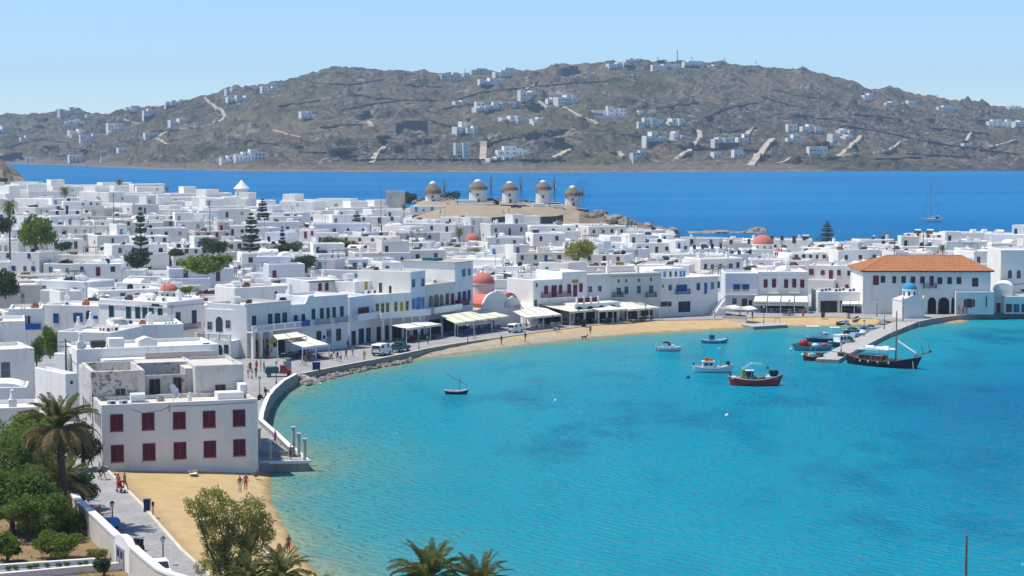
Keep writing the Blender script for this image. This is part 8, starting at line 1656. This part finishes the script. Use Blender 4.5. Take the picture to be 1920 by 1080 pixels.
for a in [(222,920,'walk','pink','grey','pushing the red pushchair on the path',1.95),(234,919,'walk','brown','brown','beside the red pushchair on the path',1.95),(193,898,'walk','turquoise','red','on the path at the shuttered house corner',1.95),(170,878,'walk','navy','navy','at the far end of the garden path',1.95),(162,902,'stand','grey','black','under the dry palm at the path edge',1.95),(172,938,'stand','white','black','beside the garden wall end on the path',1.95),(450,934,'stand',None,'white','on the sand behind the tamarisk',1.0),(461,931,'stand','pink','red','on the sand behind the tamarisk',1.0),
    (275,881,'sit','beige','black','against the shuttered house, left of four',1.25),(284,881,'sit','grey','navy','against the shuttered house, second of four',1.25),(315,881.5,'sit','pink','red','against the shuttered house, third of four',1.2),(323,881.5,'sit',None,'red','against the shuttered house, last of four',1.2),(480,899,'sit',None,'black','on the sand edge below the platform',.5),(362,891,'lie',None,'beige','on a towel on the small beach',1.1),(519,1050,'sit','pink','red','on the sand right of the tamarisk',.9),(526,1049,'sit',None,'navy','on the sand between two friends right of the tamarisk',.85),(541,1047,'stand',None,'red','at the water edge right of the tamarisk',.7),
    (516,834,'walk','magenta','navy','down the quay toward the platform steps',1.6),(545,862,'stand',None,'black','on the quay platform',1.05),(498,737,'sit','black','black','on the curved white parapet',1.81),(465,708,'stand','white','navy','in the group left of the red truck',QZ),(472,711,'stand','orange','white','nearest in the group left of the red truck',QZ),(480,708,'stand','navy','green','in the group left of the red truck',QZ),(469,699,'stand','black','navy','behind the group left of the truck',QZ),(481,696,'stand','red','red','amid the group left of the truck',QZ),(489,695,'stand','brown','beige','beside the group left of the truck',QZ),(495,698,'stand','black','black','touching the rear of the red truck',QZ),
    (566,686,'walk','pink','white','past the dark café awning',QZ),(573,686,'walk','red','blue','past the dark café awning',QZ),(621,677,'walk','white','black','leading the strolling row on the quay',QZ),(626,669,'walk','grey','navy','behind the strolling row on the quay',QZ),(633,678,'walk','navy','blue','in the strolling row on the quay',QZ),(639,680,'walk','white','navy','in the strolling row on the quay',QZ),(649,674,'walk','brown','red','in the strolling row on the quay',QZ),(661,670,'walk','turquoise','turquoise','right of the strolling row on the quay',QZ),(683,677,'stand','yellow','yellow','alone near the quay edge',QZ),(652,656,'walk','black','black','before the narrow maroon-shutter house',QZ),(498,670,'walk','red','black','beside the stairs under the balustrade balcony',QZ),
    (802,647,'walk','green','black','past the yellow-window awning',QZ),(890,637,'walk','blue','grey','past the five-panel awning',QZ),(940,647,'walk','black','brown','on the pebble beach, left of two',.35),(985,642,'walk','black','black','on the pebble beach, right of two',.4),(1107,630,'stand',None,'black','at the water near the dog',.5),(1040,620,'sit','grey','navy','on the beach kerb, left of a pair',QZ),(1044.5,620,'sit','white','grey','on the beach kerb, right of a pair',QZ),(1006,621,'walk','red','black','before the church awning',QZ),(987,617,'walk','white','red','beside the white café before the church',QZ),(1084,609,'walk','grey','navy','beside the lamp before the striped awning',QZ),(1248,590,'walk','black','grey','right of the long awning row',QZ),(1182,602,'stand','blue','navy','before the right end of the awning row',QZ),(1194,601,'stand','orange','brown','before the right end of the awning row',QZ),
    (1782,588,'walk','brown','red','before the town hall arches',QZ),(1797,590,'walk','black','grey','before the town hall wing',QZ),(1806,590,'stand','pink','navy','in a knot of people before the town hall',QZ),(1812,590,'stand','black','red','in a knot of people before the town hall',QZ),(1888,584,'walk','black','black','before the corner shop',QZ),(1866,579,'stand','red','red','between the town hall and the vaulted house',QZ),(1387,603,'stand','red','black','at the beach kiosk counter',1.2),(1340,598,'stand','black','green','left of the beach kiosk',QZ),(1411,603,'stand','maroon' if 0 else 'brown','black','right of the beach kiosk',1.2)]: person(*a)
for px, py, Y, top, bot, wh in [(858,389,765,'black','black','on the wall below the widest windmill'),(834,402,735,'black','navy','on the lower dry mound, right of two'),(826,401,735,'red','black','on the lower dry mound, left of two'),(943,401.5,740,'grey','black','in the middle of the dry mound'),(954,401,741,'brown','black','right of another person on the dry mound')]:
    v = PY(px, py, Y); o = person(px, py, 'stand', top, bot, wh, v.z); o.location = (v.x, Y, max(v.z, tz(px, Y)))
q = P(187, 899, 1.95); person(187, 899, 'walk', 'white', 'black', 'in a sun hat on the garden path', 1.95, None, 'straw')
# pushchair, towel, dog
q = P(226.5, 923, 1.95); t = thing('pushchair', 'red pushchair pushed along the grey path', 'pushchair', (q.x, q.y, 1.95), -.9); b = MB(); b.prof([(-.3, .4), (.35, .45), (.4, .6), (-.1, .6), (-.25, 1.05), (-.35, 1.0)], -.22, .22); b.build('seat', 'red', t); b = MB(); b.prof([(-.38, .8), (-.28, 1.12), (.15, 1.15), (.2, 1.0), (-.2, .95)], -.24, .24); b.build('hood', 'red', t)
for x in (-.3, .35):
    for y in (-.22, .22): b = MB(); b.tube((x, y-.03, .14), (x, y+.03, .14), .14, .14, 10); b.build('wheel', 'rubber', t)
b = MB(); b.path([(-.3, -.22, .14), (-.1, -.22, .5), (-.5, -.22, 1.05)], .02); b.path([(-.3, .22, .14), (-.1, .22, .5), (-.5, .22, 1.05), (-.5, -.22, 1.05)], .02); b.build('handle', 'darkmetal', t)
for px, py, z, mt, lab, a in [(362,891.5,1.08,'cleanwhite','pale beach towel under the person lying on the small beach',.2),(505,1046,.85,'pink','pink and white beach towel on the sand right of the tamarisk',.4)]:
    q = beach_hit(px, py, z); b = MB(); b.box(-.38, -.9, 0, .38, .9, .03); tag(b.build('beach_towel', mt, None, False, (q.x, q.y, z), a), lab, 'towel')
q = P(1095, 635, .25); t = thing('dog', 'dark dog wading at the edge of the long beach', 'dog', (q.x, q.y, .05), .3)
V = [(0, 0, .55), (.35, 0, .57), (-.35, 0, .55), (.55, 0, .72), (.68, 0, .80), (.85, 0, .75), (-.52, 0, .6), (-.75, 0, .78)]; E = [(0, 1), (0, 2), (1, 3), (3, 4), (4, 5), (2, 6), (6, 7)]; Rd = [.14, .16, .13, .09, .095, .05, .04, .02]
for s_ in (-1, 1):
    k = len(V); V += [(.33, .1*s_, .42), (.35, .1*s_, .22), (.36, .1*s_, .02), (-.33, .1*s_, .42), (-.24, .1*s_, .3), (-.36, .1*s_, .18), (-.34, .1*s_, .02)]; E += [(1, k), (k, k+1), (k+1, k+2), (2, k+3), (k+3, k+4), (k+4, k+5), (k+5, k+6)]; Rd += [.07, .035, .03, .085, .06, .035, .03]
    V += [(.66, .07*s_, .9)]; E += [(4, len(V)-1)]; Rd += [.03]
me = bpy.data.meshes.new('body'); me.from_pydata(V, E, []); o = bpy.data.objects.new('body', me); COL.objects.link(o); o.modifiers.new('skin', 'SKIN')
for i, r in enumerate(Rd): me.skin_vertices[0].data[i].radius = (r, r); me.skin_vertices[0].data[i].use_root = (i == 0)
o.modifiers.new('sub', 'SUBSURF').levels = 1; m2 = bpy.data.meshes.new_from_object(o.evaluated_get(bpy.context.evaluated_depsgraph_get())); bpy.data.objects.remove(o); m2.materials.append(MAT['brown']); put('body', m2, t)
# ================================================================== HOUSES ON THE FAR HILLS
HANCH = [(405,212,'the zigzag pale track'),(513,247,'the short branching track'),(907,285,'the straight white drive'),(1052,291,'the tan walled drive'),(1428,286,'the wide steep track'),(1407,246,'the short steep track'),(1592,277,'the curved lower-right track'),(1300,272,'the forking track'),(1088,218,'the long diagonal track'),(990,166,'the hilltop track'),(1270,112,'the tall mast'),(1664,165,'the rocky knoll'),(650,130,'the left summit'),(1820,260,'the little right-hand lane'),(300,255,'the white lane bends'),(693,233,'the small pale yard'),(707,293,'the shore track'),(1120,125,'the hilltop'),(20,300,'the left shore'),(1750,315,'the dark cliffs'),(240,225,'the ridge lane')]
VILLAS = [(8,250,26,14,0),(48,262,20,8,0),(136,215,50,14,3),(82,229,18,8,1),(142,232,40,9,0),(174,222,24,7,0),(224,245,42,14,0),(147,252,36,10,0),(180,260,60,9,0),(283,218,28,14,0),(254,209,38,11,0),(326,198,30,10,0),(337,235,40,13,0),(448,192,48,13,0),(434,172,18,6,0),(512,174,42,12,0),(286,258,28,9,0),(143,303,26,12,0),(58,303,18,9,0),(229,286,14,9,0),(197,304,16,10,0),(582,222,34,13,0),(470,300,62,20,0),(440,300,50,8,0),(855,152,62,16,3),(925,159,60,13,0),(948,145,44,18,0),(905,140,44,12,3),(1068,136,42,12,1),(1160,129,46,12,0),(1182,119,20,10,0),(1250,129,60,9,0),(1003,181,64,11,0),(1070,196,60,18,0),(1040,193,30,10,0),(866,196,28,8,0),(935,205,86,14,0),(905,209,36,9,0),(965,231,62,14,0),(1145,217,68,18,0),(1202,217,9,10,0),(1220,237,52,16,0),(1272,236,46,14,0),(1230,265,46,18,0),(1272,262,34,16,0),(868,250,30,22,0),(888,252,22,16,0),(775,242,64,16,2),(684,222,30,14,1),(868,296,26,28,3),(965,290,66,16,0),(950,300,70,6,0),(1045,280,66,22,1),(748,285,24,12,2),(780,272,22,12,2),(803,270,18,10,2),(20,300,46,14,1),(1302,124,44,10,0),(1340,126,24,5,0),(1487,247,22,14,0),(1523,249,38,16,0),(1495,267,40,15,0),(1358,268,52,10,0),(1395,266,24,15,0),(1346,297,18,12,0),(1385,295,18,14,0),(1586,252,32,11,0),(1566,267,16,16,0),(1546,277,36,12,1),(1592,262,28,9,0),(1536,292,42,17,0),(1500,303,36,10,1),(1629,188,22,13,0),(1708,203,30,14,0),(1778,208,46,10,0),(1672,196,24,6,0),(1876,238,52,14,0),(1912,236,24,10,0),(1815,278,18,9,0),(1903,203,36,5,0),(1300,282,64,14,2),(1200,292,30,10,3),(1010,228,30,8,0),(1055,250,60,8,1),(1005,258,70,12,1),(1000,205,40,14,1)]
VM = {0: ('white', 'roof_white', 'white'), 1: ('darkstone', 'roof_grey', 'dark stone'), 2: ('rust', 'rust', 'rust-brown'), 3: ('greywhite', 'roof_cream', 'pale grey')}
vg = random.Random(77); plain('rust', (.16, .10, .085), rough=1, var=.3, scale=.5)
def hrel(px, py, skip=0):
    L = sorted(HANCH, key=lambda a: math.hypot(a[0]-px, (a[1]-py)*1.5)); a = L[skip]; dx, dy = px-a[0], (py-a[1])*1.5; d = math.hypot(dx, dy); near = 'just ' if d < 35 else ('' if d < 90 else 'well ')
    if d < 9: return 'at ' + a[2]
    r = ('left of' if dx < 0 else 'right of') if abs(dx) > 2.2*abs(dy) else ('above' if dy < 0 else 'below') if abs(dy) > 2.2*abs(dx) else ('above and ' if dy < 0 else 'below and ')+('left of' if dx < 0 else 'right of')
    return near+r+' '+a[2]
for px, py, wp, hp, st in VILLAS:
    q = hill_hit(px, py); k = q.y/FPX; Wd, H = wp*k, hp*k; z0 = q.z-1.0; t = put('villa', None, None, (q.x, q.y, z0), vg.uniform(.25, .75)); m1, m2_, word = VM[st]
    n_ = max(1, min(5, int(round(Wd/9)))); x = -Wd/2; hs = []
    for i in range(n_):
        w_ = Wd/n_*vg.uniform(.8, 1.0) if n_ > 1 else Wd; h_ = H*vg.choice((.55, .75, 1.0)) if n_ > 1 else H
        if n_ > 1 and i == n_//2: h_ = H
        y_ = vg.uniform(-3, 3) if n_ > 1 else 0; dp = vg.uniform(7, 11); b = MB(); b.block(x, y_, x+w_, y_+dp, -12, h_+1, 0, 1, .4, .4, .12); wo = b.build('wall', [m1, m2_], t); x += w_+ .02+ (Wd/n_-w_)*.5
        for fl in range(2 if h_ > 9 else 1):
            nw = max(1, int(w_/4.2))
            for j in range(nw):
                if vg.random() < .85:
                    ww = vg.uniform(1.2, 2.2); b = MB(); b.box(-ww/2, -.08, 0, ww/2, .05, 1.9); xx = x-w_+w_*(j+.5)/nw-.02; b.build('window', 'dark' if st != 1 else 'black', wo, loc=(min(max(xx, x-w_+ww), x-ww), y_, 2.2+fl*4.2))
        hs.append(h_)
    if st == 0 and wp > 24 and vg.random() < .7: b = MB(); b.box(-Wd*.55, -9, -9, Wd*.5, -4, 1.0); b.build('terrace', m1 if vg.random() < .4 else 'darkstone', t)
    if st == 1: b = MB(); b.box(-Wd*.5, -5, -8, Wd*.5, -.5, H*.45); b.build('terrace', 'darkstone', t)
    kind = {1: 'single-block', 2: 'two-block', 3: 'three-block', 4: 'four-block', 5: 'long many-block'}[n_]; tall = 'tall ' if H > 22 else ''
    tag(t, uniq([f"{word} {tall}{kind} villa on far slope, {hrel(px, py)}", f"{word} {tall}{kind} villa on far slope, {hrel(px, py, 1)}", f"{word} {tall}{kind} villa on far slope, {hrel(px, py, 2)}"]), 'villa', 'villas on the far hillside')
# masts on the ridge
for px, pyb, pyt, lab, r in [(1270,118,95,'tall lattice mast standing on the hilltop among white houses',.9),(1233,118,104,'thin mast on the hilltop left of the tall one',.5),(1196,112,106,'short mast above the hilltop villa',.4),(1297,116,104,'thin mast right of the tall hilltop mast',.4),(1358,122,108,'thin mast on the ridge right of the hilltop houses',.4),(1418,126,112,'lone thin mast on the right ridge',.4),(1757,182,172,'small power pylon on the low right ridge',.5),(872,136,124,'thin mast on the ridge left of the hilltop compound',.4)]:
    q = hill_hit(px, interp(RIDGE, px)+3); H = (pyb-pyt)*q.y/FPX+6; t = thing('mast', lab, 'mast', (q.x, q.y, q.z-5)); b = MB(); b.tube((0, 0, 0), (0, 0, H), r, r*.5, 5); b.build('post', 'darkmetal', t); b = MB(); b.box(-2.2, -.2, H*.8, 2.2, .2, H*.8+.5); b.build('crossarm', 'darkmetal', t)
# dark scrub trees dotted on the slopes
sg = random.Random(31)
for px, py, wp in [(95,280,34),(160,285,26),(75,240,26),(250,213,18),(700,300,16),(1190,190,20),(1240,118,26),(1180,127,24),(1225,130,20),(1330,222,26),(1440,292,12),(1210,200,16),(880,225,18),(720,262,40),(640,290,60),(560,278,24),(1650,222,20),(1745,225,20),(1098,292,22),(1150,288,18),(1560,300,34)]:
    q = hill_hit(px, py); r = wp/2*q.y/FPX; t = put('bush', None, None, (q.x, q.y, q.z-1)); put('crown', bush_mesh('leaf_dark', 1+sg.randrange(5)), t, None, sg.random()*6, (r, r*.8, r*.42)); tag(t, uniq([f"dark green scrub clump on far slope, {hrel(px, py)}", f"dark green scrub clump on far slope, {hrel(px, py, 1)}"]), 'bush', 'scrub clumps on the far hillside')

for px, py, L_, dy in [(60,262,70,6),(190,236,60,-8),(430,262,90,10),(600,240,80,-6),(660,180,90,8),(760,160,70,5),(830,205,60,-9),(560,285,90,6),(1150,250,60,10),(1230,205,80,-12),(1480,215,110,14),(1600,215,90,10),(1740,240,110,12),(1820,225,90,8),(1450,170,80,16),(1350,250,70,-8),(1640,300,90,-4),(520,200,80,-10),(1700,290,120,6),(960,195,70,-8)]:
    pl = drape([(px+L_*k/6, py+dy*k/6+(NZ.noise(Vector((px*.1, k*.8, 0)))*5)) for k in range(7)], 1); b = MB(); b.wallrun([(q.x, q.y) for q in pl], 1.6, [drop(q.x, q.y)-1.5 for q in pl], [drop(q.x, q.y)+1.8 for q in pl])
    tag(b.build('stone_wall', 'dry_wall'), uniq([f"dark dry stone wall across the far slope, {hrel(px+L_/2, py+dy/2)}", f"dark dry stone wall across the far slope, {hrel(px+L_/2, py+dy/2, 1)}"]), 'wall')
